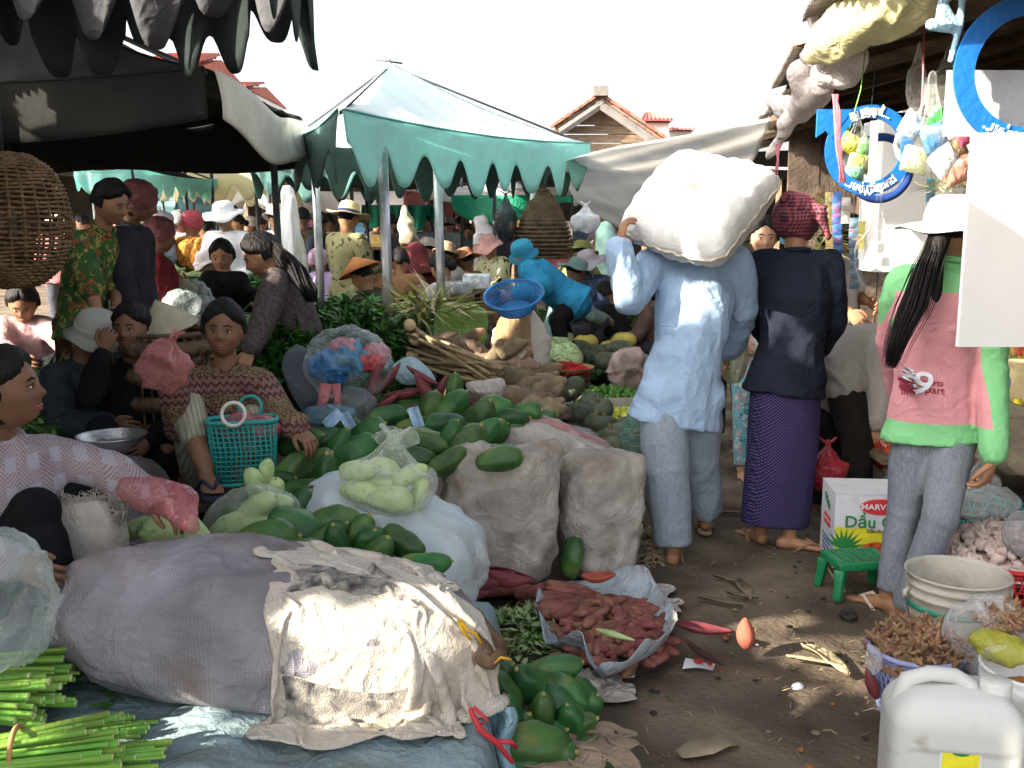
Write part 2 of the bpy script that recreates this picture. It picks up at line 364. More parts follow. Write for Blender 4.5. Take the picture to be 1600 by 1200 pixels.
def hand(mb, wr, d, nrm, side=1, curl=.4, s=1.0, spread=.5, thumb=.6):
    """wr wrist, d direction of the palm, nrm back-of-hand normal, side +1: thumb on (d x nrm) side"""
    d = Vector(d).normalized(); nrm = Vector(nrm); nrm = (nrm - d * nrm.dot(d)).normalized(); r = d.cross(nrm) * side   # towards the thumb
    wr = Vector(wr); k = .001 * s
    mb.loft([(wr - d * 30 * k, 24 * k, 19 * k), (wr, 25 * k, 17 * k), (wr + d * 30 * k, 36 * k, 15 * k), (wr + d * 62 * k, 40 * k, 13 * k), (wr + d * 84 * k, 38 * k, 10 * k), (wr + d * 90 * k, 30 * k, 5 * k)], r, 14)
    for i, (off, ln, a) in enumerate(((27, 68, .10), (9, 76, .02), (-10, 70, -.05), (-28, 54, -.14))):
        b = wr + d * (80 - (abs(off) > 20) * 4) * k + r * off * k; dd = (d + r * (a * spread * 2)).normalized(); pts = [b]; ang = 0
        for q, seg in enumerate((.45, .3, .25)):
            ang += curl * (1.0, 1.15, .8)[q] * (1 + .12 * i); v = dd * cos(ang) - nrm * sin(ang); pts.append(pts[-1] + v * ln * seg * k)
        mb.tube(pts, [9.2 * k, 8.6 * k, 7.8 * k, 6.6 * k], 8, round_=True)
    b = wr + d * 22 * k + r * 22 * k; v = (d * .6 + r * .75 - nrm * thumb * .4).normalized(); v2 = (d * .9 + r * .2 - nrm * thumb * .7).normalized(); v3 = (d * .9 - r * .1 - nrm * thumb * .9).normalized()
    mb.tube([b, b + v * 34 * k, b + v * 34 * k + v2 * 27 * k, b + v * 34 * k + v2 * 27 * k + v3 * 20 * k], [14 * k, 11 * k, 9.5 * k, 7.5 * k], 8, round_=True)
def foot(mb, an, d, s=1, toes=True):
    d = Vector((d[0], d[1], 0)).normalized(); r = Vector((d.y, -d.x, 0)); an = Vector(an); k = .001 * s; g = an - Vector((0, 0, 62 * k))
    mb.loft([(g - d * 55 * k + Vector((0, 0, 30 * k)), 14 * k, 14 * k), (g - d * 42 * k + Vector((0, 0, 30 * k)), 29 * k, 28 * k), (g + Vector((0, 0, 38 * k)), 31 * k, 36 * k), (g + d * 60 * k + Vector((0, 0, 26 * k)), 36 * k, 24 * k),
             (g + d * 115 * k + Vector((0, 0, 15 * k)), 43 * k, 14 * k), (g + d * 140 * k + Vector((0, 0, 12 * k)), 38 * k, 10 * k)], r, 12)
    if toes:
        for i, (o, l, rr) in enumerate(((-30, 40, 12), (-10, 36, 9), (5, 33, 8.5), (18, 28, 8), (31, 22, 8))):
            b = g + d * (132 - abs(i - 1) * 4) * k + r * o * k * (1) + Vector((0, 0, 12 * k)); mb.tube([b, b + d * l * .5 * k, b + d * l * k * .8 - Vector((0, 0, 2 * k))], [rr * k, rr * k, rr * k * .85], 7, round_=True)
def limb(mb, a, b, c, r, infl=0, side=None):
    """two-bone limb with tapering radii r=(r0,r1,r2,r3): root, before joint, after joint, end"""
    a, b, c = Vector(a), Vector(b), Vector(c); t = infl
    mb.tube([a, a.lerp(b, .45), a.lerp(b, .88)], [r[0] + t, r[0] * .6 + r[1] * .4 + t + .003, r[1] + t], 12, round_=True)
    mb.ell(b, r[1] + t)
    mb.tube([b.lerp(c, .06), b.lerp(c, .32), b.lerp(c, .97)], [r[1] * .95 + t, r[2] + t, r[3] + t], 12, round_=True)
def POSE(kind, base, yaw, h=1.58, lean=0, arms='down', rnd=None):
    k = h / 1.6; b = Vector(base); M = rotz(yaw); T = lambda x, y, z: b + M @ Vector((x * k, y * k, z * k)); J = {}
    def both(n, x, y, z): J[n + 'R'] = T(x, y, z); J[n + 'L'] = T(-x, y, z)
    if kind == 'stand':
        l = lean; J.update(pelvis=T(0, 0, .86), waist=T(0, l * .2, 1.0), chest=T(0, l * .6, 1.2), neck=T(0, l * .9, 1.33), head=T(0, .03 + l * 1.15, 1.475))
        both('sh', .165, l * .8, 1.285); both('hip', .085, 0, .84); both('kn', .095, .02, .46); both('an', .10, -.02, .075)
        if arms == 'down': both('el', .225, -.02 + l * .5, 1.03); both('wr', .215, .06 + l * .4, .80)
        elif arms == 'fwd': both('el', .22, .06 + l, 1.05); both('wr', .12, .28 + l, 1.05)
        elif arms == 'hip': both('el', .27, -.05 + l, 1.04); both('wr', .16, .1 + l, .93)
    elif kind == 'sit':
        l = lean; J.update(pelvis=T(0, -.1, .30), waist=T(0, -.06, .42), chest=T(0, .02 + l * .5, .62), neck=T(0, .06 + l, .755 - l * .1), head=T(0, .11 + l * 1.3, .89 - l * .25))
        both('sh', .165, .04 + l * .9, .715 - l * .1); both('hip', .09, -.08, .28); both('kn', .17, .3, .43); both('an', .13, .2, .075)
        both('el', .25, .16 + l, .50); both('wr', .13, .38 + l, .43)
    elif kind == 'bend':
        J.update(pelvis=T(0, -.12, .87), waist=T(0, .02, .98), chest=T(0, .22, 1.04), neck=T(0, .37, 1.0), head=T(0, .49, .95))
        both('sh', .165, .31, 1.0); both('hip', .085, -.1, .84); both('kn', .1, -.02, .46); both('an', .11, -.08, .075)
        both('el', .2, .38, .74); both('wr', .1, .52, .56)
    f = M @ Vector((0, 1, 0))
    J['face'] = (f + Vector((0, 0, {'stand': -.25, 'sit': -.45, 'bend': -1.2}[kind]))).normalized(); J['fwd'] = f; J['k'] = k
    return J
def person(label, J, top, bottom, sleeve='long', legs='trousers', hair='short', hat=None, s=1.0, vox=.022, fine=False, skin=None, eyes=False, base=None,
           group=None, loose=.014, hem=.10, hands=None, feet=True, sandal=None, ll=0, fold=(7, .010), collar=None, name='person', topfn=None, belly=0, mouth=True):
    skin = skin or SKIN; k = s; ftR = Vector(J['anR']); ftL = Vector(J['anL'])
    bz = min(ftR.z, ftL.z) - .07; base = base or Vector(((ftR.x + ftL.x) / 2, (ftR.y + ftL.y) / 2, max(0, bz)))
    T = thing(name, label, 'person', base, group)
    side = (Vector(J['shR']) - Vector(J['shL'])).normalized(); P = {a: Vector(b) for a, b in J.items() if a not in ('k',)}
    face = P['face']; up = P.get('up', Vector((0, 0, 1))); HR = rotv(face, up)
    m = MB()
    def torso(mb, t, skirt=False):
        pl, wa, ch, nk = P['pelvis'], P['waist'], P['chest'], P['neck']; dn = (pl - wa).normalized()
        r = [(pl + dn * .05 * k, .14 * k + t, .10 * k + t), (pl, .15 * k + t, .108 * k + t + belly * .5), (wa, .125 * k + t, .095 * k + t + belly), (wa.lerp(ch, .5), .14 * k + t, .10 * k + t + belly * .5), (ch, .15 * k + t, .105 * k + t),
             (ch.lerp(nk, .6), .135 * k + t, .085 * k + t), (nk.lerp(ch, .12), .075 * k + t, .06 * k + t)]
        return r
    r = torso(m, 0); m.loft(r, side, 18); hd = P['head']; nk = P['neck']
    m.tube([nk - (nk - P['chest']).normalized() * .04, nk, nk.lerp(hd, .55) - face * .015], [.056 * k, .049 * k, .05 * k], 12)
    for q in 'LR':
        m.tube([nk.lerp(P['chest'], .2), P['sh' + q]], [.05 * k, .05 * k], 10)
        limb(m, P['sh' + q], P['el' + q], P['wr' + q], (.047 * k, .037 * k, .039 * k, .026 * k))
        m.tube([P['pelvis'], P['hip' + q]], [.09 * k, .085 * k], 10)
        limb(m, P['hip' + q], P['kn' + q], P['an' + q], (.082 * k, .054 * k, .053 * k, .034 * k))
        fd = P.get('toe' + q, P['fwd'])
        foot(m, P['an' + q], fd, s, toes=fine)
    head_mesh(m, hd, HR, s)
    for sx in (-1, 1): m.ell(hd + HR @ Vector((sx * .077 * s, -.006 * s, -.006 * s)), (.009 * s, .017 * s, .03 * s), HR)
    body = fuse(m, 'body', skin, T, vox * (.55 if fine else .8), 2 if fine else 1)
    hm = MB(); hands = hands or {}
    for q, sd in (('L', 1), ('R', -1)):
        hk = hands.get(q, {}); wr = P['wr' + q]; d = hk.get('d', (wr - P['el' + q]).normalized()); fw = P['fwd']
        nrm = hk.get('n', side * (1 if q == 'R' else -1) * .9 + Vector((0, 0, .3)))
        hand(hm, wr + Vector(d) * .02, d, nrm, hk.get('side', sd), hk.get('curl', .35), s * .95, hk.get('spread', .5), hk.get('thumb', .6))
    joinmesh(body, hm)
    # clothes
    t = loose; m = MB(); rg = torso(m, t); dn = (P['pelvis'] - P['waist']).normalized()
    hemr = (rg[1][0] + dn * hem * k, rg[1][1] + .012 + t * .6, rg[1][2] + .012 + t * .3)
    m.loft([hemr] + rg[1:], side, 18)
    m.tube([nk.lerp(P['chest'], .25), nk.lerp(hd, .12)], [.07 * k, .058 * k], 12)
    for q in 'LR':
        sh, el, wr = P['sh' + q], P['el' + q], P['wr' + q]
        m.tube([nk.lerp(P['chest'], .25), sh], [.055 * k + t * .6, .055 * k + t * .8], 10)
        if hem > .07: m.tube([P['pelvis'], P['hip' + q].lerp(P['pelvis'], .15)], [.10 * k + t, .102 * k + t], 12, round_=True)
        if sleeve == 'long': limb(m, sh, el, wr, (.055 * k, .047 * k, .045 * k, .037 * k), t * .8)
        elif sleeve == 'mid': m.tube([sh, sh.lerp(el, .5), el, el.lerp(wr, .25)], [.055 * k + t, .055 * k + t, .052 * k + t, .05 * k + t], 12, round_=True)
        else: m.tube([sh, sh.lerp(el, .72)], [.056 * k + t, .062 * k + t], 12, round_=True)
    A, B = fold; sd = hash(label) % 97 if False else int(abs(hd.x * 977)) % 97
    lv = 1.0 if fine or vox < .015 else .8
    fuse(m, 'blouse' if 'woman' in label else 'shirt', top, T, vox, 3 if vox < .015 else 2, lambda a: B * folds(a, A, sd, (1, 1, .55)) + B * .35 * folds(a, A * 2.6, sd + 7))
    if fine:
        m = MB(); ax = (nk - P['chest']).normalized() * .6 + (hd - nk).normalized() * .4; fd_ = P['fwd']; cz = nk.lerp(hd, .10); R2 = rotaxis(ax)
        m.tube([cz + R2 @ Vector((.062 * k * cos(g), .062 * k * sin(g), 0)) - ax * (.035 * k * max(0, (R2 @ Vector((cos(g), sin(g), 0))).dot(fd_)) ** 2) for g in np.linspace(0, 2 * pi, 25)], .012 * k, 8); m.build('collar', top, T)
    m = MB(); wa, pl = P['waist'], P['pelvis']
    m.loft([(wa.lerp(pl, .6), .128 * k, .1 * k), (pl, .158 * k, .116 * k), (pl + dn * .06 * k, .15 * k, .11 * k)], side, 16)
    if legs == 'skirt':
        kc = (P['knL'] + P['knR']) / 2; ac = (P['anL'] + P['anR']) / 2; wk = (P['knR'] - P['knL']).length / 2
        m.loft([(pl, .16 * k, .12 * k), (pl.lerp(kc, .5), .165 * k, .12 * k), (kc, wk + .10 * k, .125 * k), (kc.lerp(ac, .8), wk + .095 * k, .13 * k), (kc.lerp(ac, .9), wk + .095 * k, .13 * k)], side, 20)
        bn = 'skirt'
    else:
        for q in 'LR':
            m.tube([pl, P['hip' + q]], [.1 * k, .098 * k], 10)
            an = P['kn' + q].lerp(P['an' + q], {'trousers': .93, 'mid': .55}[legs]); kn = P['kn' + q]
            m.tube([P['hip' + q], P['hip' + q].lerp(kn, .5), kn, kn.lerp(an, .45), an], [.096 * k, .09 * k + ll * .8, .074 * k + ll, .070 * k + ll, .060 * k + ll], 14); m.ell(kn, .078 * k + ll)
        bn = 'trousers'
    fuse(m, bn, bottom, T, vox, 3 if vox < .015 else 2, lambda a: B * folds(a, A, sd + 3, (1, 1, .4)))
    # hair
    if hair:
        m = MB(); HT = lambda x, y, z: hd + HR @ Vector((x * s, y * s, z * s))
        hair_mesh(m, hd, HR, s, .003 if hat else .017, low={'short': -.35, 'bun': -.3, 'pony': -.3, 'man': -.2, 'bob': -.85}.get(hair, -.4), seed=sd, line=.40)
        if hair == 'bun': m.ell(HT(0, -.115, -.02), (.045 * s, .04 * s, .045 * s))
        if hair == 'pony': m.tube([HT(0, -.09, .0), HT(0, -.13, -.06), HT(0.01, -.13, -.2), HT(0.02, -.12, -.32)], [.028 * s, .032 * s, .025 * s, .01 * s], 10, round_=True)
        m.build('hair', HAIR, T)
    if eyes:
        HT = lambda x, y, z: hd + HR @ Vector((x * s, y * s, z * s))
        for sx in (-1, 1):
            for nm, mt, rr, yy, dz in (('eye', EYEW, (.0108, .0055, .0043), .0865, .007), ('iris', EYEB, (.0052, .003, .0045), .0912, .007)):
                q = MB(); q.ell(HT(sx * .0295, yy - (.001 if nm == 'eye' else 0), dz), [e * s for e in rr], HR, 10, 6); q.build(nm, mt, T)
            q = MB(); q.tube([HT(sx * .046, .083, .027), HT(sx * .03, .093, .034), HT(sx * .013, .095, .029)], [.0018 * s, .0032 * s, .0026 * s], 6, round_=True); q.build('eyebrow', HAIR, T)
            q = MB(); q.tube([HT(sx * .043, .083, .011), HT(sx * .03, .0925, .0165), HT(sx * .017, .0905, .011)], [.0012 * s, .002 * s, .0012 * s], 6, round_=True); q.build('eyelid', HAIR, T)
        if mouth:
            q = MB(); q.tube([HT(-.024, .081, -.0555), HT(-.01, .0915, -.0525), HT(0, .0935, -.0535), HT(.01, .0915, -.0525), HT(.024, .081, -.0555)], [.0015 * s, .004 * s, .0042 * s, .004 * s, .0015 * s], 8, round_=True)
            q.tube([HT(-.02, .081, -.059), HT(0, .0905, -.0635), HT(.02, .081, -.059)], [.0018 * s, .005 * s, .0018 * s], 8, round_=True); q.build('lips', LIP, T)
    if hat: hat(T, hd, HR, s)
    if sandal:
        for q in 'LR':
            g = P['an' + q] - Vector((0, 0, .068 * s)); d = Vector(P.get('toe' + q, P['fwd'])); d = Vector((d.x, d.y, 0)).normalized(); rr = Vector((d.y, -d.x, 0))
            a = MB(); a.loft([(g - d * .06 + Vector((0, 0, -.004)), .022, .008), (g - d * .045 + Vector((0, 0, -.004)), .034, .009), (g + d * .05 + Vector((0, 0, -.004)), .037, .009), (g + d * .14 + Vector((0, 0, -.004)), .046, .008), (g + d * .185 + Vector((0, 0, -.004)), .028, .007)], rr, 14)
            so = a.build('sandal', sandal, T)
            a = MB(); tp = g + d * .14 + Vector((0, 0, .022))
            for sx in (-1, 1): a.tube([tp, g + d * .09 + rr * sx * .028 + Vector((0, 0, .05)), g + d * .02 + rr * sx * .04 + Vector((0, 0, .005))], [.006, .008, .007], 6)
            a.build('strap', sandal, so)
    return T
# hats
def hat_brim(col_mat, R=.17, H=.10, droop=.03, r0=.094, wv=.012, band=None, tilt=0, nm='sun_hat'):
    def f(T, hd, HR, s):
        m = MB(); c = hd + HR @ Vector((0, -.008 * s, .045 * s)); Rm = HR @ Matrix.Rotation(tilt, 3, 'X')
        pr = [(.001, H), (r0 * .55, H * .98), (r0 * .85, H * .85), (r0 * 1.0, H * .5), (r0 * 1.06, 0), (R * .75, -droop * .4), (R, -droop), (R - .002, -droop - .006), (R * .75, -droop * .4 - .005), (r0 * 1.0, -.006)]
        m.lathe([(a * s, b * s) for a, b in pr], c, 36, rot=Rm, wav=lambda g, r: (wv * sin(2 * g + 1) + wv * .6 * sin(5 * g)) * max(0, (r - r0) / (R - r0)))
        o = m.build('hat', col_mat, T)
        if band:
            m = MB(); m.lathe([(r0 * 1.075 * s, .005), (r0 * 1.04 * s, .033 * s), (r0 * .98 * s, .034 * s)], c, 30, rot=Rm); m.build('hat_band', band, o)
    return f
def hat_cap(mt):
    def f(T, hd, HR, s):
        m = MB(); c = hd + HR @ Vector((0, 0, .02 * s))
        m.lathe([(.001, .108 * s), (.05 * s, .1 * s), (.08 * s, .06 * s), (.092 * s, .0)], c, 24, rot=HR)
        m.grid(lambda u, v: c + HR @ Vector(((u - .5) * .15 * s, (.075 + v * .085 * (1 - (2 * u - 1) ** 2 * .5)) * s, (.012 - .02 * (2 * u - 1) ** 2 - .015 * v) * s)), 8, 4)
        solid(m.build('cap', mt, T), .004)
    return f
def hat_cone(mt, R=.2, H=.16):
    def f(T, hd, HR, s):
        m = MB(); c = hd + HR @ Vector((0, 0, .05 * s)); m.lathe([(.001, H), (R * .5, H * .52), (R, 0), (R - .003, -.004), (R * .5, H * .5)], c, 36, rot=HR); m.build('cone_hat', mt, T)
    return f
def wrap(mt, bul=.03, tail=True, hood=False, seed=1):
    """cloth wound round the head"""
    def f(T, hd, HR, s):
        m = MB(); c = hd + HR @ Vector((0, -.012 * s, .03 * s))
        m.ell(c, [(.09 + bul * .5) * s, (.104 + bul * .5) * s, (.1 + bul * .4) * s], HR, 30, 20)
        if hood:
            m.tube([hd + HR @ Vector((0, -.04 * s, -.02 * s)), hd + HR @ Vector((0, -.05 * s, -.16 * s))], [.095 * s, .10 * s], 16, round_=True)
        if tail:
            m.tube([c + HR @ Vector((.03 * s, -.10 * s, .05 * s)), c + HR @ Vector((.1 * s, -.12 * s, .02 * s)), c + HR @ Vector((.14 * s, -.10 * s, -.09 * s))], [.03 * s, .04 * s, .02 * s], 10, round_=True)
            m.ell(c + HR @ Vector((.02 * s, -.09 * s, .06 * s)), (.06 * s, .05 * s, .05 * s), HR)
            m.ell(c + HR @ Vector((-.04 * s, -.08 * s, .08 * s)), (.045 * s, .05 * s, .035 * s), HR)
        o = fuse(m, 'head_scarf', mt, T, .009 if s > .9 and not hood else .012, 2, lambda a: .011 * folds(a, 11, seed, (1, 1, 2.2)) - .002)
        if not hood:   # carve the face free
            me = o.data; a = HR.inverted()
    return f
def hijab(mt, seed=1):
    def f(T, hd, HR, s):
        m = MB(); HT = lambda x, y, z: hd + HR @ Vector((x * s, y * s, z * s))
        def fn(u, v):
            g = 2 * pi * u; z = .13 - v * .36; 
            R = (.1 * math.sqrt(max(0, 1 - ((z - .02) / .125) ** 2)) + .004) if z > .0 else .1 + (-z) * .28
            y = -sin(g) if False else cos(g); x = sin(g); fy = -R * 1.1 * cos(g)
            op = math.exp(-((g - pi) / .62) ** 2) * (1 if -.1 < z < .06 else 0)
            yy = fy * (1 - .55 * op)
            return HT(R * sin(g) * (1 + .05 * sin(7 * g + z * 20)), yy - .005, z)
        m.grid(fn, 36, 20, cu=True); o = m.build('headscarf', mt, T); solid(o, .006)
    return f
# ------------------------------------------------------------ soft goods
def sheet(name, fn, nu, nv, mt, parent=None, th=.004, base=None):
    m = MB(); m.grid(fn, nu, nv); o = m.build(name, mt, parent, base=base); solid(o, th); return o
def sack(name, label, cat, c, dims, rot, mt, group=None, seed=0, p=2.6, amp=.02, fs=6, sub=(56, 36), ears=(), tie=None, flat=.0, stretch=(1, 1, 1), taper=0, sag=0):
    """full sack: superellipsoid with folds; dims half sizes along local x,y,z; ears = corner tips (sx,sy,sz,len)"""
    c = Vector(c); nu, nv = sub; D = []
    for j in range(nv + 1):
        t = pi * j / nv
        for i in range(nu): q = 2 * pi * i / nu; D.append((cos(t), sin(t) * cos(q), sin(t) * sin(q)))   # poles along x
    D = np.array(D); n = (np.abs(D) ** p).sum(1) ** (-1 / p); P = D * n[:, None]
    x = P[:, 0].copy(); P = P * np.array(dims)
    for (sx, sy, sz, l) in ears:
        dd = np.array((sx, sy, sz), float); w = np.exp(-(((D * n[:, None] - dd * .82) ** 2).sum(1)) / .10); P += np.outer(w, dd / np.linalg.norm(dd) * l)
    if taper: P[:, 1:] *= (1 - taper * x)[:, None]
    P[:, 2] -= sag * (1 - (x) ** 2) * 0
    nr = D / np.linalg.norm(D, axis=1)[:, None]
    P += nr * (amp * folds(P, fs, seed, stretch) + amp * .3 * folds(P, fs * 3.1, seed + 5, stretch))[:, None]
    if flat: z0 = -dims[2] * (1 - flat); P[:, 2] = np.where(P[:, 2] < z0, z0 + (P[:, 2] - z0) * .12, P[:, 2])
    Pw = P @ np.array(rot).T + np.array(c)
    m = MB(); f = [(j * nu + i, (j + 1) * nu + i, (j + 1) * nu + (i + 1) % nu, j * nu + (i + 1) % nu) for j in range(nv) for i in range(nu)]
    m.add(Pw.tolist(), f); o = m.build(name, mt); tag(o, label, cat, group); return o
def bagm(key, col, alpha=.35, rough=.22):
    return mat('plastic_' + key, col, rough=rough, spec=.6, nz=(8, .1), bump=(24, .2), wrink=.45, alpha=alpha)
def pbag(name, label, mt, c, r, rot=None, seed=0, parent=None, neck=None, group=None, amp=.12, cat='plastic bag', fs=9, ears=True):
    """thin plastic bag: crinkled shell with a gathered neck and two handle ears"""
    c = Vector(c); M = rot or Matrix.Identity(3); nu, nv = 44, 30; r = (r,) * 3 if not hasattr(r, '__len__') else r; D = []
    for j in range(nv + 1):
        t = pi * j / nv
        for i in range(nu): q = 2 * pi * i / nu; D.append((sin(t) * cos(q), sin(t) * sin(q), cos(t)))
    D = np.array(D); P = D * np.array(r); z = D[:, 2]
    if neck:
        w = np.clip((z - .45) / .55, 0, 1); P[:, :2] *= (1 - .8 * w[:, None] ** .6 * 1.0); P[:, 2] += w ** 2 * neck
        fl = np.clip((z - .93) / .07, 0, 1); P[:, :2] *= (1 + 1.5 * fl)[:, None]
        g = np.arctan2(D[:, 1], D[:, 0]); P[:, :2] *= (1 + .25 * w * np.cos(9 * g))[:, None]
    P += D * (amp * min(r) * folds(P, fs, seed, (1.4, 1.4, .8)) + amp * .4 * min(r) * folds(P, fs * 2.7, seed + 2))[:, None]
    m = MB(); Pw = P @ np.array(M).T + np.array(c)
    f = [(j * nu + i, (j + 1) * nu + i, (j + 1) * nu + (i + 1) % nu, j * nu + (i + 1) % nu) for j in range(nv) for i in range(nu)]
    m.add(Pw.tolist(), f)
    if neck and ears:
        top = c + M @ Vector((0, 0, r[2] + neck * .5)); q = neck
        for a in (-1, 1):
            d1 = M @ Vector((a * .9, .2, .8)).normalized()
            m.loft([(top - d1 * .01, .008, .006), (top + d1 * q * .5, q * .22, .006), (top + d1 * q, q * .3, .004), (top + d1 * q * 1.15, q * .1, .003)], M @ Vector((0.3, 1, .2)), 10)
    o = m.build(name, mt, parent)
    if parent is None: tag(o, label, cat, group)
    return o
def heap_mesh(name, mt_list, spots, proto_fn, parent=None):
    m = MB()
    for sp in spots: proto_fn(m, *sp)
    return m.build(name, mt_list, parent)
def rot_rand(a=1): return Euler((random.uniform(-a, a), random.uniform(-a, a), random.uniform(0, 2 * pi))).to_matrix()
def clump_heap(name, label, cat, c, R, H, mt, blade, n, kind='stuff', group=None, seed=0):
    """heap of leaves: many leaf blades over an irregular mound, c base centre, R=(rx,ry)"""
    rn = random.Random(seed); m = MB(); c = Vector(c)
    for _ in range(n):
        a = rn.uniform(0, 2 * pi); q = math.sqrt(rn.random()); x = cos(a) * q; y = sin(a) * q; h = H * (1 - q ** 2.2) * (.8 + .25 * sin(3 * a + seed)) * rn.uniform(.82, 1.02)
        p = c + Vector((x * R[0], y * R[1], max(.01, h))); dirv = Vector((x + rn.uniform(-.8, .8), y + rn.uniform(-.8, .8), rn.uniform(-.3, .6))).normalized()
        blade(m, p, dirv, rn)
    o = m.build(name, mt); tag(o, label, cat, group, kind); return o
def leaf(L=.09, Wd=.022, curl=.4, nm=2):
    def f(m, p, d, rn):
        l = L * rn.uniform(.6, 1.25); w = Wd * rn.uniform(.6, 1.2); s = d.cross(Vector((rn.uniform(-.5, .5), rn.uniform(-.5, .5), 1)))
        if s.length < .01: s = Vector((1, 0, 0))
        s.normalize(); u = s.cross(d); k = curl * rn.uniform(-.4, 1)
        q1 = p + d * l * .4 + u * 0; q2 = p + d * l - u * l * k
        m.add([p, q1 + s * w, q1 - u * w * .35, q1 - s * w, q2], [(0, 1, 2), (0, 2, 3), (1, 4, 2), (2, 4, 3)], rn.randrange(nm))
    return f
def stalk(L=.35, r=.004, nm=2):
    def f(m, p, d, rn):
        l = L * rn.uniform(.7, 1.2); d = Vector((d.x, d.y, d.z * .3)).normalized(); m.tube([p - d * l / 2, p, p + d * l / 2 - Vector((0, 0, .02))], [r, r * 1.1, r * .8], 5, rn.randrange(nm))
    return f
# papaya: a few shapes shared by all copies
def papaya_mesh(seed, L=.115, R=.062, mt=None):
    rn = random.Random(seed); m = MB(); nu, nv = 26, 18; n5 = rn.uniform(0, 6); b = rn.uniform(-.25, .35); V = []
    e = rn.uniform(.9, 1.1)
    def fn(u, v):
        t = pi * v; g = 2 * pi * u; z = cos(t); rr = sin(t) ** .8 * (1 - b * z * .8 + .12 * b * z * z) * (1 + .055 * cos(5 * g + n5) * (1 - .5 * z)) * (1 + .03 * sin(3 * g + 7 * z + n5)) * (1 + .02 * sin(9 * z + 2 * g))
        return Vector((R * e * rr * cos(g) + .012 * z * z, R * rr * sin(g), L * z))
    m.grid(fn, nu, nv, cu=True)
    return m, Vector((0, 0, L))
def stem_cap(L, s=1):
    m = MB(); m.lathe([(.0, L + .008), (.006, L + .007), (.009, L - .001), (.016, L - .006)], (0.012, 0, 0), 10); return m

def drape(name, label, cat, P0, rest, mt, collide, parent=None, steps=170, seed=0, grav=.0009, th=.004, damp=.90, noise=.012, group=None, regions=None, sub=True, pin=None, stiff=.25, fric=.55):
    """a cloth that is settled by relaxation: P0 start grid (n,m,3), rest spacing (du,dv); collide(P) pushes points out"""
    n, m_ = P0.shape[:2]; P = P0.copy(); rg = np.random.default_rng(seed); g = np.stack(np.meshgrid(np.arange(n), np.arange(m_), indexing='ij'), -1).reshape(-1, 2)
    nn = np.stack([vnoise(np.c_[g * .22, g[:, :1] * 0 + seed], seed), vnoise(np.c_[g * .22, g[:, :1] * 0 + seed + 9], seed + 1), vnoise(np.c_[g * .16, g[:, :1] * 0 + seed + 4], seed + 2)], 1).reshape(n, m_, 3)
    P += nn * noise * np.array((1, 1, 2.2)); V = np.zeros_like(P); du, dv = rest; dg = math.hypot(du, dv); pins = pin(P0) if pin is not None else None
    C = []
    for st, L_, w in (((1, 0), du, 1), ((0, 1), dv, 1), ((1, 1), dg, .35), ((1, -1), dg, .35), ((2, 0), du * 2, stiff), ((0, 2), dv * 2, stiff), ((4, 0), du * 4, stiff * .3), ((0, 4), dv * 4, stiff * .3)): C.append((st, L_, w))
    def sl(a, b, o, p_):  # slices for pairs with parity
        return a
    for it in range(steps):
        V *= damp; V[..., 2] -= grav; Q = P + V; 
        for _ in range(3):
            for (a, b), L_, w in C:
                i0 = slice(0, n - a); i1 = slice(a, n)
                if b >= 0: j0 = slice(0, m_ - b); j1 = slice(b, m_)
                else: j0 = slice(-b, m_); j1 = slice(0, m_ + b)
                d = Q[i1, j1] - Q[i0, j0]; l = np.linalg.norm(d, axis=2, keepdims=True) + 1e-9
                c = d * (1 - L_ / l) * w * .32
                if a >= 2 or b >= 2: c = np.where(l < L_, c, 0)
                D = np.zeros_like(Q); D[i0, j0] += c; D[i1, j1] -= c; Q = Q + D
            if pins is not None: Q[pins] = P0[pins]
            Q, hit = collide(Q); Q[hit] = Q[hit] * (1 - fric) + P[hit] * fric; Q, _h2 = collide(Q)
        V = np.clip(Q - P, -.02, .02); V[hit] *= .35; P = Q
    mb = MB(); mb.add(P.reshape(-1, 3).tolist(), [(i * m_ + j, (i + 1) * m_ + j, (i + 1) * m_ + j + 1, i * m_ + j + 1) for i in range(n - 1) for j in range(m_ - 1)])
    if regions:
        k = 0
        for i in range(n - 1):
            for j in range(m_ - 1):
                if any(a0 < i / n < a1 and b0 < j / m_ < b1 for a0, a1, b0, b1 in regions): mb.m[k] = 1
                k += 1
    o = mb.build(name, mt, parent); bake(o, [('SUBSURF', dict(levels=1, render_levels=1)), ('SOLIDIFY', dict(thickness=th, offset=0))])
    if parent is None: tag(o, label, cat, group)
    return o
def col_floor(z, extra=None):
    def f(Q):
        hit = Q[..., 2] < z; Q[..., 2] = np.where(hit, z, Q[..., 2])
        if extra: Q, h2 = extra(Q); hit = hit | h2
        return Q, hit
    return f
def col_ell(c, r, rot=None, p=2.0):
    M = np.array(rot) if rot is not None else np.eye(3); c = np.array(c); r = np.array(r)
    def f(Q):
        L_ = (Q - c) @ M; q = (np.abs(L_ / r) ** p).sum(-1) ** (1 / p); hit = q < 1; s_ = np.where(hit, 1 / np.maximum(q, .2), 1)[..., None]; return (L_ * s_) @ M.T + c, hit
    return f
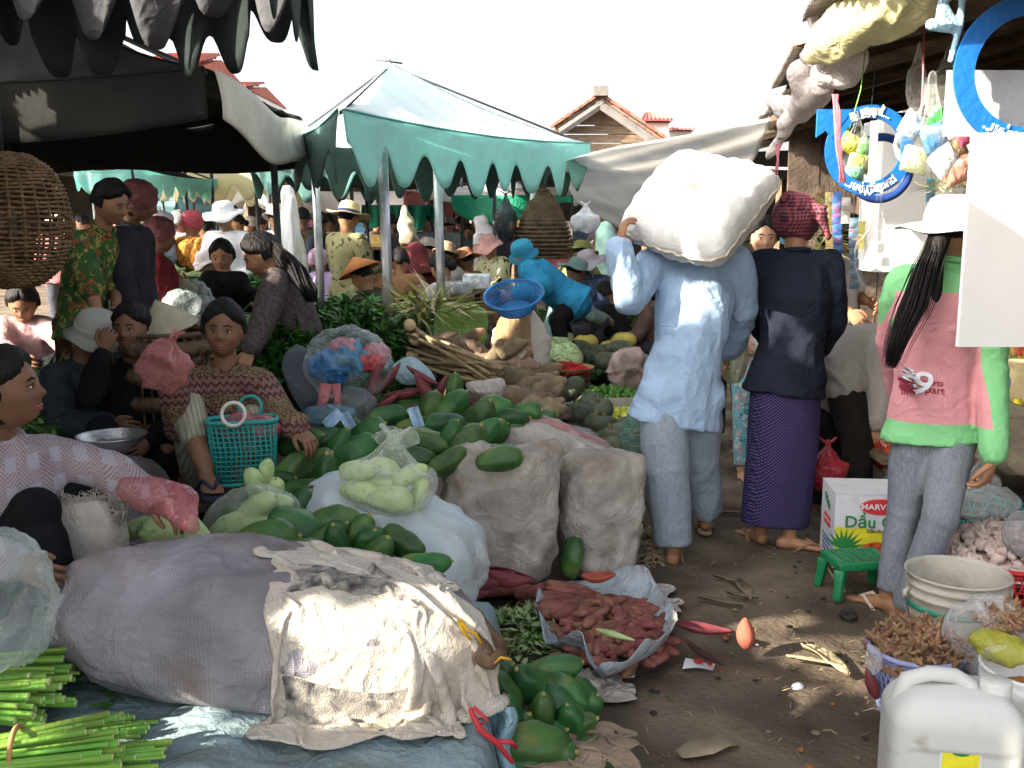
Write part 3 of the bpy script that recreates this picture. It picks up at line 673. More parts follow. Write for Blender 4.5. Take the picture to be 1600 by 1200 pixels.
def rag(name, label, px, py, size, mt, z=.02, sq=(.55, .6), seed=0, n=44, cat='rag', rz=0, extra=None, hz=.10, th=.003, group=None, steps=150):
    """a cloth dropped in a heap on the ground"""
    c = G(px, py, z); sx, sy = size; u = np.linspace(-.5, .5, n); A, B_ = np.meshgrid(u, u, indexing='ij'); X = A * sx; Y = B_ * sy; x = X * cos(rz) - Y * sin(rz); y = X * sin(rz) + Y * cos(rz)
    P0 = np.stack([c.x + x, c.y + y, z + hz + 0 * x], -1); return drape(name, label, cat, P0, (sx / sq[0] / (n - 1), sy / sq[1] / (n - 1)), mt, col_floor(z, extra), seed=seed, noise=.02, steps=steps, th=th, group=group)
# ------------------------------------------------------------ ground
DIRT = mat('dirt', (.14, .108, .08), rough=.95, spec=.12, nz=(2.2, .3), col2=(.21, .165, .12), bump=(45, .35), stain=((.040, .030, .023), 2.1, .9, .46))
m = MB(); xs = np.concatenate([[-300, -80, -30, -12, -6], np.linspace(-4, 4, 161), [6, 12, 30, 80, 300]]); ys = np.concatenate([[-300, -60, -15, -4], np.linspace(0, 9, 181), [12, 20, 40, 100, 400]])
XX, YY = np.meshgrid(xs, ys); PP = np.stack([XX.ravel(), YY.ravel(), np.zeros(XX.size)], 1)
nearm = np.clip(np.minimum(np.minimum(PP[:, 0] + 4, 4 - PP[:, 0]), np.minimum(PP[:, 1], 9 - PP[:, 1])), 0, 1)
PP[:, 2] = nearm * (.012 * vnoise(PP * 1.7, 2) + .010 * vnoise(PP * 6, 3) + .006 * np.abs(vnoise(PP * 13, 4))) - .006
nx = len(xs); m.add(PP.tolist(), [(j * nx + i, j * nx + i + 1, (j + 1) * nx + i + 1, (j + 1) * nx + i) for j in range(len(ys) - 1) for i in range(nx - 1)])
struct(m.build('ground', DIRT))

# ------------------------------------------------------------ tents
def tent(label, A, B, C, D, apex, roofm, valm, drop=.34, pitch=.32, style='scallop', poles=(), sides='ABCD', polem=METAL, sag=.06, cat='market tent', pr=.024, group=None, shape=1, inner=None, rsag=.12, back_=None, name='market_tent'):
    P = dict(zip('ABCD', [Vector(q) for q in (A, B, C, D)])); base = sum(P.values(), Vector()) / 4; base.z = 0
    T = thing(name, label, cat, base, group); order = 'ABCD'
    for i in range(4):
        p, q = P[order[i]], P[order[(i + 1) % 4]]; nu = 24
        def fr(u, v, p=p, q=q):
            e = p.lerp(q, u); s_ = sag * 4 * u * (1 - u); e = e - Vector((0, 0, s_)); o = e.lerp(apex, v)
            return o - Vector((0, 0, rsag * sin(pi * v) * (1 - .3 * cos(2 * pi * u)))) + Vector((0, 0, .012 * sin(9 * u * pi + v * 3) * (1 - v)))
        sheet('roof_panel', fr, nu, 10, roofm, T, .003)
        if order[i] in sides:
            L_ = (q - p).length; n = max(2, round(L_ / pitch)); out = (q - p).cross(Vector((0, 0, 1))).normalized(); nn = n * 14; sd = random.random() * 6
            def fv(u, v, p=p, q=q, n=n, out=out, sd=sd):
                e = p.lerp(q, u); s_ = sag * 4 * u * (1 - u)
                if style == 'scallop':
                    c = .5 + .5 * cos(2 * pi * u * n + pi); c = 1 - (1 - c) ** (1.15 * shape) ; c = c * (1 + .12 * sin(2.3 * int(u * n) + sd))
                    dd = drop * (.46 + .54 * c)
                else: dd = drop * (1 + .25 * sin(pi * u * 1.0) * shape)
                w = .016 * sin(2 * pi * u * n * .5 + sd) * v + .02 * sin(17 * u + sd) * v
                return e - Vector((0, 0, s_ + dd * v)) + out * (w + .015)
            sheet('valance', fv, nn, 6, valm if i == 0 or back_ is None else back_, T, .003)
            m = MB(); m.tube([p.lerp(q, k / 12) - Vector((0, 0, sag * 4 * (k / 12) * (1 - k / 12) - .004)) + out * .018 for k in range(13)], .007, 6); m.build('hem_piping', inner or valm, T)
    for (x, y, zt) in poles:
        m = MB(); m.tube([(x, y, 0), (x + .02, y, zt * .5), (x, y, zt)], pr, 12); m.build('pole', polem, T)
    m = MB()
    for k in 'ABCD': m.tube([P[k] - Vector((0, 0, .02)), apex - Vector((0, 0, .03))], .009, 6)
    m.build('frame_rods', METALD, T)
    return T
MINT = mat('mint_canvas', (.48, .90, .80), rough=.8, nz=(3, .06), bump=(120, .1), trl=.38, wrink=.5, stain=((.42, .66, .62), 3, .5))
MINTR = mat('sunwhite_roof_canvas', (.86, .93, .93), rough=.7, nz=(3, .04), bump=(120, .1), trl=.55, wrink=.5)  # pale copy of the mint canvas, sunlit white put into the colour
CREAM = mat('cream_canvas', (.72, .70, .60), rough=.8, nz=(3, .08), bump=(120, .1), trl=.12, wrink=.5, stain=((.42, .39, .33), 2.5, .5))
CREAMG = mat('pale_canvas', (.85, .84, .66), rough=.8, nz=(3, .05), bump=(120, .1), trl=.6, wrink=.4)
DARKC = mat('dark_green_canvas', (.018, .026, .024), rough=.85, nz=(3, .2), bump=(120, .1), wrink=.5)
DARKR = mat('shaded_canvas', (.010, .011, .010), rough=.9, nz=(3, .2), bump=(120, .1), wrink=.5, stain=((.022, .02, .017), 2, .6))  # tent canvas in shade, the shade put into a near-black colour
LINC = mat('dim_lining', (.10, .10, .11), rough=.9, nz=(3, .15), trl=.1, wrink=.5); GREYC = mat('grey_lining', (.60, .61, .64), rough=.85, nz=(3, .1), bump=(120, .1), trl=.3, wrink=.5)
def inpoly(y, z, pl):
    c = False; n = len(pl)
    for i in range(n):
        a, b = pl[i], pl[(i + 1) % n]
        if (a[1] > z) != (b[1] > z) and y < (b[0] - a[0]) * (z - a[1]) / (b[1] - a[1]) + a[0]: c = not c
    return c
Z = lambda l, z: [G(x, y, z) for x, y in l]
DD = lambda l, d: [W(x, y, d) for x, y in l]
LIT = [Z([(1125, 985), (1150, 968), (1262, 958), (1262, 972), (1200, 992), (1322, 990), (1400, 1000), (1400, 1118), (1300, 1066), (1190, 1020)], 0),
       DD([(1380, 1052), (1402, 1064), (1452, 1205), (1368, 1205)], 2.1),
       DD([(590, 880), (655, 868), (690, 930), (735, 975), (738, 1110), (690, 1168), (575, 1165), (560, 1060), (600, 985)], 2.5), DD([(470, 930), (520, 925), (540, 1010), (480, 1010)], 2.45),
       DD([(-20, 1050), (60, 1030), (150, 1075), (268, 1128), (270, 1215), (-20, 1215)], 2.3),
       DD([(636, 500), (755, 488), (862, 486), (862, 552), (770, 555), (690, 540)], 5.95), DD([(640, 500), (700, 490), (770, 560), (690, 545)], 5.5), DD([(762, 575), (860, 556), (862, 600), (790, 600)], 5.8), DD([(685, 470), (760, 470), (760, 520), (685, 520)], 6.4),
       DD([(1198, 462), (1270, 508), (1288, 560), (1192, 530)], 4.4),
       DD([(935, 300), (1180, 300), (1180, 462), (1075, 500), (1000, 490), (935, 440)], 4.35),
       DD([(1405, 300), (1700, 300), (1700, 560), (1500, 560), (1440, 500), (1405, 460)], 3.6),
       DD([(1175, 330), (1215, 330), (1215, 390), (1175, 390)], 6),
       DD([(385, 380), (418, 380), (418, 432), (385, 432)], 5.2)]
# nearest awning, only its deep scallops and its dark underside are in view
def holed(A0, B0, back, nu_, nv_, zr, rise, T):  # roof sheet with holes added so sun reaches the LIT areas
    m = MB(); H_ = []
    for pl in LIT: H_.append([((p - LDIR * ((p.z - zr) / LDIR.z)).x, (p - LDIR * ((p.z - zr) / LDIR.z)).y) for p in pl])
    V = [A0.lerp(B0, i / nu_) + back * (j / nv_) + Vector((0, 0, rise * sin(pi * j / nv_) - .05 * sin(pi * i / nu_))) for j in range(nv_ + 1) for i in range(nu_ + 1)]; F_ = []
    for j in range(nv_):
        for i in range(nu_):
            q = (V[j * (nu_ + 1) + i] + V[(j + 1) * (nu_ + 1) + i + 1]) / 2
            if not any(inpoly(q.x, q.y, h) for h in H_): F_.append((j * (nu_ + 1) + i, j * (nu_ + 1) + i + 1, (j + 1) * (nu_ + 1) + i + 1, (j + 1) * (nu_ + 1) + i))
    m.add(V, F_); m.build('roof_sheet', DARKC, T)
def awn():
    A = W(-260, 40, 3.55); B = W(508, 12, 3.75); A.z = B.z = 2.52
    T = thing('market_tent', 'black scalloped awning with grey lining lobes hanging into the top left', 'market tent', (-1.6, 3.2, 0))
    A0 = Vector((-2.85, 3.35, 2.50)); B0 = Vector((-.70, 3.62, 2.47)); back = Vector((0, -3.3, .15))
    holed(A0, B0, back, 66, 96, 2.58, .16, T)
    def shape(n, drop, lean, off, m_, name, yo, amp=1):
        def f(u, v):
            t = u * n; c = .5 + .5 * cos(2 * pi * t); c = 1 - (1 - c) ** 1.9; i = round(t); dd = drop * (amp + (1 - amp) * c) * (1 + .16 * sin(i * 2.1 + off))
            b = A0.lerp(B0, u) + Vector((lean * v * v, yo + .03 * sin(t * 5) * v, -dd * v - .05 * sin(pi * u)))
            return b
        sheet(name, f, n * 16, 8, m_, T)
    shape(15, .42, .03, .5, DARKC, 'valance', -.03, .72); shape(11, .34, -.10, 2.2, LINC, 'lining_lobes', -.12, .25)
    sheet('side_valance', lambda u, v: B0 + back * u + Vector((.01, 0, -.42 * v * (.4 + .6 * (.5 + .5 * cos(2 * pi * u * 11))))), 160, 6, DARKC, T)
    for (x, y) in ((-2.8, .3), (-.72, .35)):
        m = MB(); m.tube([(x, y, 0), (x, y, 2.6)], .022, 10); m.build('pole', METALD, T)
awn()
T = thing('overhead_shade', 'unseen shade sheet added high over the seated sellers', 'tarpaulin', (-1.5, 5, 0)); holed(Vector((-4.6, 5.9, 3.05)), Vector((.15, 5.9, 3.0)), Vector((0, -2.15, 0)), 132, 62, 3.02, .05, T)  # added above the view to cut skylight on the sellers
for x, y in ((-4.5, 3.8), (-4.5, 5.85)): m = MB(); m.tube([(x, y, 0), (x, y, 3.0)], .025, 8); m.build('pole', METALD, T)
# cream tent
A = Vector((-3.65, 5.55, 2.22)); B = W(322, 112, 4.9); B.z = 2.24; Cc = W(472, 184, 7.5); Cc.z = 2.26; Dd = Vector((-3.9, 7.9, 2.2))
tent('cream canvas tent at left with straight skirt, shaded sides coloured near black, one sunlit', A, B, Cc, Dd, Vector((-2.75, 6.1, 2.80)), DARKR, DARKR, .24, style='straight', sides='A', poles=[(-1.62, 6.9, 2.2), (-3.6, 5.7, 2.2), (-3.85, 7.8, 2.2)], polem=METALD, sag=.03)
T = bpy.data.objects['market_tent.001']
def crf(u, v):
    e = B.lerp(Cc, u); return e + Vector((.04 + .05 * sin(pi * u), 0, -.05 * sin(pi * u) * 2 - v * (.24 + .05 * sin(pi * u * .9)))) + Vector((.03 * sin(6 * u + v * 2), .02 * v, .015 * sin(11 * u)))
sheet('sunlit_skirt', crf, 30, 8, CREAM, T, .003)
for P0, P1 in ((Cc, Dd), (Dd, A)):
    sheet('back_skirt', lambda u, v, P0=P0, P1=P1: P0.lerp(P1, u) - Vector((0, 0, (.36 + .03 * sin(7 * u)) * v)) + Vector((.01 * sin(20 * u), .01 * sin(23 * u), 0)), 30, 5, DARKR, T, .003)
# mint tent
A = W(532, 172, 6.0); B = W(920, 228, 9.0); A.z = 2.16; B.z = 2.19; pd = Vector((-3.0, 1.72, 0)) / 3.46; ab = (B - A)
pd = Vector((-.35, .94, 0)); Cc = B + pd * 2.2; Dd = A + pd * 2.2; ap = W(609, 97, 7.9)
p1 = W(598, 300, 6.62); p2 = W(683, 300, 7.6); p3 = W(832, 300, 8.85)
tent('mint green scalloped market tent in the middle, its roof coloured white as if sunlit', A, B, Cc, Dd, ap, MINTR, MINT, .42, .42, poles=[(p1.x, p1.y, 2.15), (p2.x, p2.y, 2.12), (p3.x, p3.y, 2.14), (Dd.x + .2, Dd.y, 2.15)], pr=.034, inner=mat('teal_piping', (.10, .36, .33), nz=(5, .05)), sag=.05, rsag=.10, shape=1.2, back_=mat('inner_shade_mint', (.05, .10, .09), nz=(3, .2), trl=.1))  # side and back valances get the inside shade as darker mint
m = MB(); m.tube([ap + Vector((-.12, 0, .02)), ap + Vector((.1, 0, -.01))], .008, 6); m.tube([ap - Vector((0, 0, .12)), ap + Vector((0, 0, .02))], .01, 6); m.build('finial', METALD, bpy.data.objects['market_tent.002'])
# tents farther back
def btent(label, px0, px1, py, d, valm, roofm, drop=.36, z=None, depth=2.6, pitch=.34, style='scallop', shape=1, tilt=0, rise=.5):
    A = W(px0, py, d); B = W(px1, py, d + tilt); zz = A.z; B.z = zz; n = Vector((-(B - A).y, (B - A).x, 0)).normalized()
    C_ = B + n * depth; D_ = A + n * depth; ap = (A + B + C_ + D_) / 4 + Vector((0, 0, rise))
    return tent(label, A, B, C_, D_, ap, roofm, valm, drop, pitch, style, poles=[(A.x + .1, A.y + .1, zz), (B.x - .1, B.y + .1, zz)], polem=METALD, sag=.04, shape=shape, pr=.02)
BLUEG = mat('bluegreen_canvas', (.30, .55, .58), nz=(3, .1), trl=.35, bump=(120, .1)); PINKC = mat('faded_red_canvas', (.55, .22, .22), nz=(3, .12), trl=.3, bump=(120, .1))
GREENC = mat('green_tarp', (.02, .30, .17), rough=.5, nz=(3, .15), trl=.35, bump=(60, .2), wrink=1); TANC = mat('tan_canvas', (.62, .50, .36), nz=(3, .1), trl=.3, bump=(120, .1)); WHITEC = mat('white_canvas', (.82, .83, .82), nz=(3, .05), trl=.35, bump=(120, .1), wrink=.5)
btent('pale yellow scalloped tent glowing behind the two standing women', 232, 408, 263, 11.5, CREAMG, CREAMG, .34, pitch=.36, shape=1.3, rise=.25)
btent('blue green scalloped tent far back at left, low behind shoppers', 185, 275, 312, 15.5, BLUEG, BLUEG, .24, pitch=.2, rise=.3)
btent('mint scalloped tent coloured dark as in shade between cream and mint tents', 396, 560, 238, 9.6, mat('shaded_mint', (.10, .22, .20), nz=(3, .2), trl=.2), DARKR, .42, pitch=.36, rise=.3, depth=1.9)  # dark silhouette of mint undersides, shade put into the colour
btent('tan flat awning with white edge above the far stalls', 455, 650, 297, 16.5, WHITEC, TANC, .3, style='straight', pitch=.6, rise=.15, shape=.6)
btent('white awning piece with torn edge left of furled umbrella', 322, 446, 296, 14.5, WHITEC, TANC, .26, pitch=.55, shape=.6, rise=.2)
btent('faded red canvas awning right of the steel tent pole', 632, 718, 298, 15, PINKC, PINKC, .3, style='straight', rise=.1, shape=.8)
btent('white ribbed awning over green hanging tarp', 662, 905, 291, 14.2, WHITEC, WHITEC, .18, style='straight', rise=.15, depth=2)
btent('low mint tent at far left beyond the standing women', 118, 205, 262, 8.9, MINT, DARKR, .2, pitch=.26, rise=.2)
GT = thing('hanging_tarp', 'bright green tarp sagging under a white ribbed awning', 'tarpaulin', W(800, 330, 13.5))
sheet('tarp_sheet', lambda u, v: W(705 + 190 * u, 305 + v * (12 + 34 * math.sqrt(abs(sin(pi * min(1, u * 1.45)))) * (1 if u < .68 else .6)), 13.5 + .1 * sin(9 * u)), 40, 8, GREENC, GT)
o = sheet('hanging_tarp', lambda u, v: W(565 + 118 * u, 320 + v * (26 + 10 * sin(11 * u) + 8 * u), 13.8 + .15 * sin(23 * u)), 60, 8, GREENC); tag(o, 'green pleated plastic sheet behind two steel poles', 'tarpaulin')
# hidden sheets added to shade the crowd, with gaps of sun between them
for i in range(4):
    for j, (y0_, y1_) in enumerate(((9.5, 11.6), (12.0, 15.2), (15.9, 19.4))):
        x0_, x1_ = (-5.2 + i * 1.75, -3.65 + i * 1.75) if j == 0 else (-8 + i * 3.6, -4.7 + i * 3.6)
        if j == 0 and i == 3: continue
        T = thing('crowd_shade', 'hidden sheet added to shade the crowd, %s from the left in the %s row' % (('first', 'second', 'third', 'fourth')[i], ('near', 'middle', 'far')[j]), 'canopy', ((x0_ + x1_) / 2, (y0_ + y1_) / 2, 0)); zc = 2.3
        sheet('shade_sheet', lambda u, v: Vector((x0_ + (x1_ - x0_) * u, y0_ + (y1_ - y0_) * v, zc - .06 * sin(pi * u) * sin(pi * v) + .02 * sin(9 * u))), 12, 10, DARKC, T)
        for x in (x0_ + .05, x1_ - .05): m = MB(); m.tube([(x, y1_ - .1, 0), (x, y1_ - .1, zc)], .02, 8); m.build('pole', METALD, T)
# the big grey tarpaulin tied to the eave at right
CPT0 = [[(884, 252, 8.6), (990, 226, 8.2), (1100, 206, 7.8), (1203, 183, 7.4)], [(870, 262, 8.4), (965, 262, 7.9), (1080, 252, 7.4), (1186, 238, 7.0)], [(880, 285, 8.2), (950, 318, 7.6), (1040, 330, 7.1), (1150, 330, 6.8)], [(905, 318, 8.1), (960, 352, 7.5), (1018, 388, 7.0), (1100, 410, 6.7)]]
CPT = [[(x, y, CPT0[0][i][2] + (0, .8, 1.7, 2.5)[j]) for i, (x, y, d) in enumerate(r)] for j, r in enumerate(CPT0)]
def bez(u, v):
    bu = ((1 - u) ** 3, 3 * u * (1 - u) ** 2, 3 * u * u * (1 - u), u ** 3); bv = ((1 - v) ** 3, 3 * v * (1 - v) ** 2, 3 * v * v * (1 - v), v ** 3); p = Vector()
    for j in range(4):
        for i in range(4): p += W(*CPT[j][i]) * (bu[i] * bv[j])
    f = .045 * sin(16 * v * (1.2 - .8 * u) + 5 * u) * (1 - .3 * u) + .02 * sin(31 * v + 9 * u)
    return p + Vector((0, f, f * .4))
o = sheet('grey_tarpaulin', bez, 50, 36, mat('grey_tarp', (.88, .86, .82), rough=.7, nz=(3, .06), trl=.48, bump=(90, .1), wrink=1, stain=((.70, .68, .64), 1.5, .5))); tag(o, 'wide pale grey tarpaulin slung from the corrugated eave behind the porter', 'tarpaulin')
m = MB(); m.tube([W(1203, 183, 7.4), W(1212, 150, 7.3)], .006, 5); m.build('tie_cord', METALD, o)

# ------------------------------------------------------------ added sheets left of the frame, holes cut where low sun should pass
def screen(name, label, x0, y0, y1, z1, lit, mt, cell=.035, bul=.0):
    holes = []
    for pl in lit:
        q = []
        for p in pl: t = (p.x - x0) / LDIR.x; w = p - LDIR * t; q.append((w.y, w.z))
        holes.append(q)
    ny = int((y1 - y0) / cell); nz_ = int(z1 / cell); m = MB()
    V = [(x0 + .03 * sin(2.2 * (y0 + i * cell)) + .01 * sin(9 * (y0 + i * cell)), y0 + i * cell, .01 + j * cell) for j in range(nz_ + 1) for i in range(ny + 1)]; f = []
    for j in range(nz_):
        for i in range(ny):
            yc, zc = y0 + (i + .5) * cell, .01 + (j + .5) * cell
            if zc > z1 - .12 - .1 * sin(yc * 3): continue
            if any(inpoly(yc, zc, h) for h in holes): continue
            f.append((j * (ny + 1) + i, j * (ny + 1) + i + 1, (j + 1) * (ny + 1) + i + 1, (j + 1) * (ny + 1) + i))
    m.add(V, f); T = thing(name, label, 'tarpaulin', (x0, (y0 + y1) / 2, 0)); m.build('pierced_sheet', mt, T)
    for k in range(4):
        y = y0 + (y1 - y0) * k / 3; q = MB(); q.tube([(x0 - .05, y, 0), (x0 - .05, y, z1)], .025, 8); q.build('pole', METALD, T)
SCR = mat('sun_screen_cloth', (.10, .13, .13), rough=.8, nz=(3, .2), bump=(60, .2))
screen('sun_screen', 'unseen added sun screen on poles at the left of the aisle', -3.0, -4.5, 5.3, 3.7, LIT, SCR)
screen('sun_screen', 'unseen added sun screen behind the cream tent', -4.7, 5.2, 8.6, 3.3, LIT, SCR)

# ------------------------------------------------------------ far buildings
TILE = mat('roof_tile', (.38, .10, .06), rough=.7, nz=(9, .3), bump=(30, .2)); TILEO = mat('old_roof_tile', (.16, .10, .075), rough=.9, nz=(9, .4), bump=(30, .3))
PLAST = mat('white_plaster', (.8, .78, .74), nz=(2, .05)); WALLD = mat('shed_wall', (.05, .045, .04), nz=(2, .3)); PLANK = mat('gable_plank', (.20, .145, .10), rough=.85, nz=(4, .3), bump=(40, .3), stretch=(1, 1, 9))
GREYB = mat('grey_board', (.13, .12, .11), nz=(4, .2))
def tiles(T, P0, U, V_, nu, nv, mt, size=.02, joined=False):
    """tiles laid on a slope: P0 corner, U along the ridge, V_ down the slope"""
    du = U / nu; dv = V_ / nv; n = du.cross(dv).normalized(); n = n if n.z > 0 else -n; L_ = []
    big = MB()
    for j in range(nv):
        for i in range(nu):
            c = P0 + du * (i + .5) + dv * (j + .5); k = .5; q = MB() if not joined else big
            a = c - du * .48 - dv * .55 + n * .02; b = c + du * .48 - dv * .55 + n * .02; e = c + du * .48 + dv * .55 + n * .06; f_ = c - du * .48 + dv * .55 + n * .06; mid1 = c - dv * .55 + n * .06; mid2 = c + dv * .55 + n * .10
            q.add([a, mid1, b, f_, mid2, e, a - n * .05, b - n * .05, f_ - n * .04, e - n * .04], [(0, 1, 4, 3), (1, 2, 5, 4), (3, 4, 5, 9, 8), (0, 3, 8, 6), (2, 7, 9, 5)])
            if not joined: q.build('roof_tile', mt, T, smooth=False)
    if joined: tag(big.build('roof_tiles', mt, T, smooth=False), kind='stuff')
def hut():
    d = 30; T = thing('wooden_hut', 'old wooden hut with a tiled gable roof behind the mint tent', 'hut', Vector((W(940, 180, d).x, W(940, 180, d).y, 0)))
    ap = W(938, 150, d); L_ = W(868, 197, d); R_ = W(1038, 218, d); back = Vector((0, 6, 0)); L_ = ap + (L_ - ap) * 1.0; zl = W(868, 230, d).z
    # gable planks, each its own board
    nP = 8; zb = W(900, 262, d).z; H = ap.z - zb
    for k in range(nP):
        z0 = zb + H * k / nP; z1 = z0 + H / nP - .03
        def xa(z, S_): f = (ap.z - z) / (ap.z - S_.z); return ap.x + (S_.x - ap.x) * f
        x0, x1, x2, x3 = max(xa(z0, L_), L_.x), min(xa(z0, R_), R_.x), min(xa(z1, R_), R_.x), max(xa(z1, L_), L_.x); y = ap.y + .5
        q = MB(); q.add([(x0, y, z0), (x1, y, z0), (x2, y, z1), (x3, y, z1), (x0, y + .05, z0), (x1, y + .05, z0), (x2, y + .05, z1), (x3, y + .05, z1)], [(0, 1, 2, 3), (4, 7, 6, 5), (3, 2, 6, 7), (0, 4, 5, 1), (0, 3, 7, 4), (1, 5, 6, 2)]); q.build('gable_plank', PLANK, T, smooth=False)
    for S_ in (L_, R_):
        v = (S_ - ap); sl = MB(); n = Vector((0, 1, 0)).cross(v).normalized(); n = n if n.z > 0 else -n
        sl.add([ap + back * 0, S_, S_ + back, ap + back, ap - n * .08, S_ - n * .08, S_ + back - n * .08, ap + back - n * .08], [(0, 1, 2, 3), (4, 7, 6, 5), (0, 4, 5, 1), (1, 5, 6, 2)]); rf = sl.build('roof_slope', TILEO, T, smooth=False)
        bb = MB(); bb.loft([(ap - n * .22 - Vector((0, .03, 0)), .05, .12), (S_ - n * .22 - Vector((0, .03, 0)), .05, .12)], Vector((0, 1, 0)), 4); bb.build('barge_board', GREYB, T, smooth=False)
        for k in range(16):
            c = ap.lerp(S_, (k + .5) / 16) + n * .06 - Vector((0, .05, 0)); q = MB(); q.box(c + Vector((0, .2, random.uniform(-.02, .02))), (.34, .5, .07), Matrix.Rotation(-math.atan2(v.z, v.x) if v.x > 0 else -math.atan2(v.z, v.x), 3, 'Y')); q.build('roof_tile', TILEO if k % 3 else TILE, rf, smooth=False)
    q = MB(); q.box(ap + Vector((0, 1.2, .12)), (.45, 3, .28)); q.build('ridge_cap', GREYB, T, smooth=False)
    q = MB(); q.box((ap.x + .6, ap.y + 3, zb / 2), (R_.x - L_.x - .8, 4.8, zb)); q.build('wall', PLANK, T, smooth=False)
hut()
def house(label, px0, px1, pyt, pye, pyb, d, roofm, wallm, hip=True, nu=14, nv=6, name='house'):
    a, b = W(px0, pye, d), W(px1, pye, d); t0, t1 = W(px0 + (px1 - px0) * (.38 if hip else 0), pyt, d), W(px1 - (px1 - px0) * (.38 if hip else 0), pyt, d)
    T = thing(name, label, 'building', Vector(((a.x + b.x) / 2, a.y + 2, 0))); t0 = t0 + Vector((0, 2.5, 0)); t1 = t1 + Vector((0, 2.5, 0)); zb = a.z
    q = MB(); q.box(((a.x + b.x) / 2, a.y + 3, zb / 2), (abs(b.x - a.x) * .92, 5, zb)); q.build('wall', wallm, T, smooth=False)
    q = MB(); B_ = Vector((0, 6, 0)); q.add([a, b, t1, t0, a + B_, b + B_], [(0, 1, 2, 3), (1, 5, 2), (4, 0, 3), (5, 4, 3, 2)]); rf = q.build('roof', roofm, T, smooth=False)
    n = MB()
    for j in range(nv):
        f0, f1 = j / nv, (j + 1.15) / nv
        for i in range(nu):
            g0, g1 = (i + .04) / nu, (i + .96) / nu
            p = lambda g, f: t0.lerp(t1, g).lerp(a.lerp(b, g), f) + Vector((0, -.05, .05 * (1 - (f * nv) % 1) + .06))
            w0, w1, w2, w3 = p(g0, f0), p(g1, f0), p(g1, f1), p(g0, f1); mid = (w2 + w3) / 2 + Vector((0, -.06, .08)); m0 = (w0 + w1) / 2 + Vector((0, -.06, .08))
            tl = MB(); tl.add([w0, m0, w1, w2, mid, w3, w2 - Vector((0, 0, .06)), w3 - Vector((0, 0, .06))], [(0, 1, 4, 5), (1, 2, 3, 4), (5, 4, 3, 6, 7)]); tl.build('roof_tile', roofm, rf, smooth=False)
    return T
house('house with a red tile roof seen between the black scallops', 215, 303, 70, 106, 140, 26, TILE, PLAST, hip=False, nu=18, nv=7)
house('lower red tiled roof just right of the black scallop tips', 322, 388, 121, 140, 160, 34, TILE, PLAST, hip=False, nu=12, nv=3)
house('white building with a small pyramid red roof right of the hut', 1000, 1050, 172, 190, 230, 45, mat('red_roof', (.42, .09, .08), nz=(3, .1)), PLAST, nu=8, nv=3)
house('low pink roofed wall at the far right of the white building', 1047, 1085, 193, 204, 230, 48, mat('pink_roof', (.5, .2, .2), nz=(3, .1)), PLAST, hip=False, nu=6, nv=2)
# market shed closing the view behind the crowd, with posts and shelves of goods
T = thing('market_shed', 'long dark market shed closing the view behind the crowd', 'shed', (0, 26, 0))
m = MB(); m.box((0, 28, 1.5), (44, .2, 3.0)); m.build('back_wall', WALLD, T, smooth=False)
m = MB(); m.add([(-22, 22.5, 2.62), (22, 22.5, 2.62), (22, 28.2, 3.1), (-22, 28.2, 3.1), (-22, 22.5, 2.55), (22, 22.5, 2.55), (22, 28.2, 3.02), (-22, 28.2, 3.02)], [(0, 1, 2, 3), (4, 7, 6, 5), (0, 4, 5, 1)]); m.build('roof', mat('rusty_iron', (.32, .24, .2), nz=(2, .4)), T, smooth=False)
for k in range(15):
    m = MB(); m.box((-21 + 3 * k, 22.8, 1.28), (.1, .1, 2.56)); m.build('post', WOODM, T, smooth=False)
for k in range(7):
    m = MB(); m.box((-18 + 6 * k, 27.2, 1.0 + .35 * (k % 2)), (5.4, .5, .05)); m.build('shelf', WOODM, T, smooth=False)
GC = [(.5, .1, .08), (.1, .3, .5), (.6, .5, .1), (.1, .35, .15), (.6, .55, .5), (.35, .12, .3)]
GM = [mat('goods_%d' % i, c, rough=.6, nz=(12, .3)) for i, c in enumerate(GC)]
for k in range(40):
    m = MB(); x = -12 + k * .62 + random.uniform(-.15, .15); m.box((x, 26.6, .9 + .3 * (k % 3)), (random.uniform(.3, .5), .4, random.uniform(.3, .6)), rotz(random.uniform(-.2, .2))); o = m.build('goods_box', GM[k % 6], smooth=False); tag(o, 'cardboard goods box in the dark shed behind the crowd', 'box', 'goods boxes in the far shed')
# ------------------------------------------------------------ foreground and heap of produce
BURL = mat('sack_violet_grey', (.35, .335, .365), rough=.95, nz=(3, .35), bump=(260, .35), stain=((.17, .095, .045), 2.6, .95, .47), wrink=.6, pat='weave', psc=140, pcol=(.14, .12, .12))
SACKW = mat('sack_dirty_white', (.54, .50, .45), rough=.85, nz=(3, .25), bump=(240, .25), stain=((.15, .105, .07), 4.0, .9, .44), wrink=.7, pat='weave', psc=130, pcol=(.20, .16, .13))
SACKB = mat('sack_pale_blue', (.52, .58, .60), rough=.75, nz=(4, .1), bump=(200, .15), stain=((.30, .30, .26), 3, .5), wrink=.7)
TARPB = mat('tarp_blue_grey', (.23, .31, .33), rough=.7, nz=(3, .2), bump=(120, .2), stain=((.10, .09, .07), 3.0, .8, .48), wrink=.9)
CLOTHW = mat('sack_cloth_cream', (.66, .60, .52), rough=.9, nz=(5, .08), bump=(260, .35), stain=((.34, .25, .16), 4, .55, .55), wrink=.7, pat='weave', psc=170, pcol=(.36, .30, .22))
PRINT = mat('sack_cloth_printed', (.66, .60, .52), rough=.9, nz=(5, .08), bump=(260, .35), stain=((.03, .035, .045), 26, .95, .30))
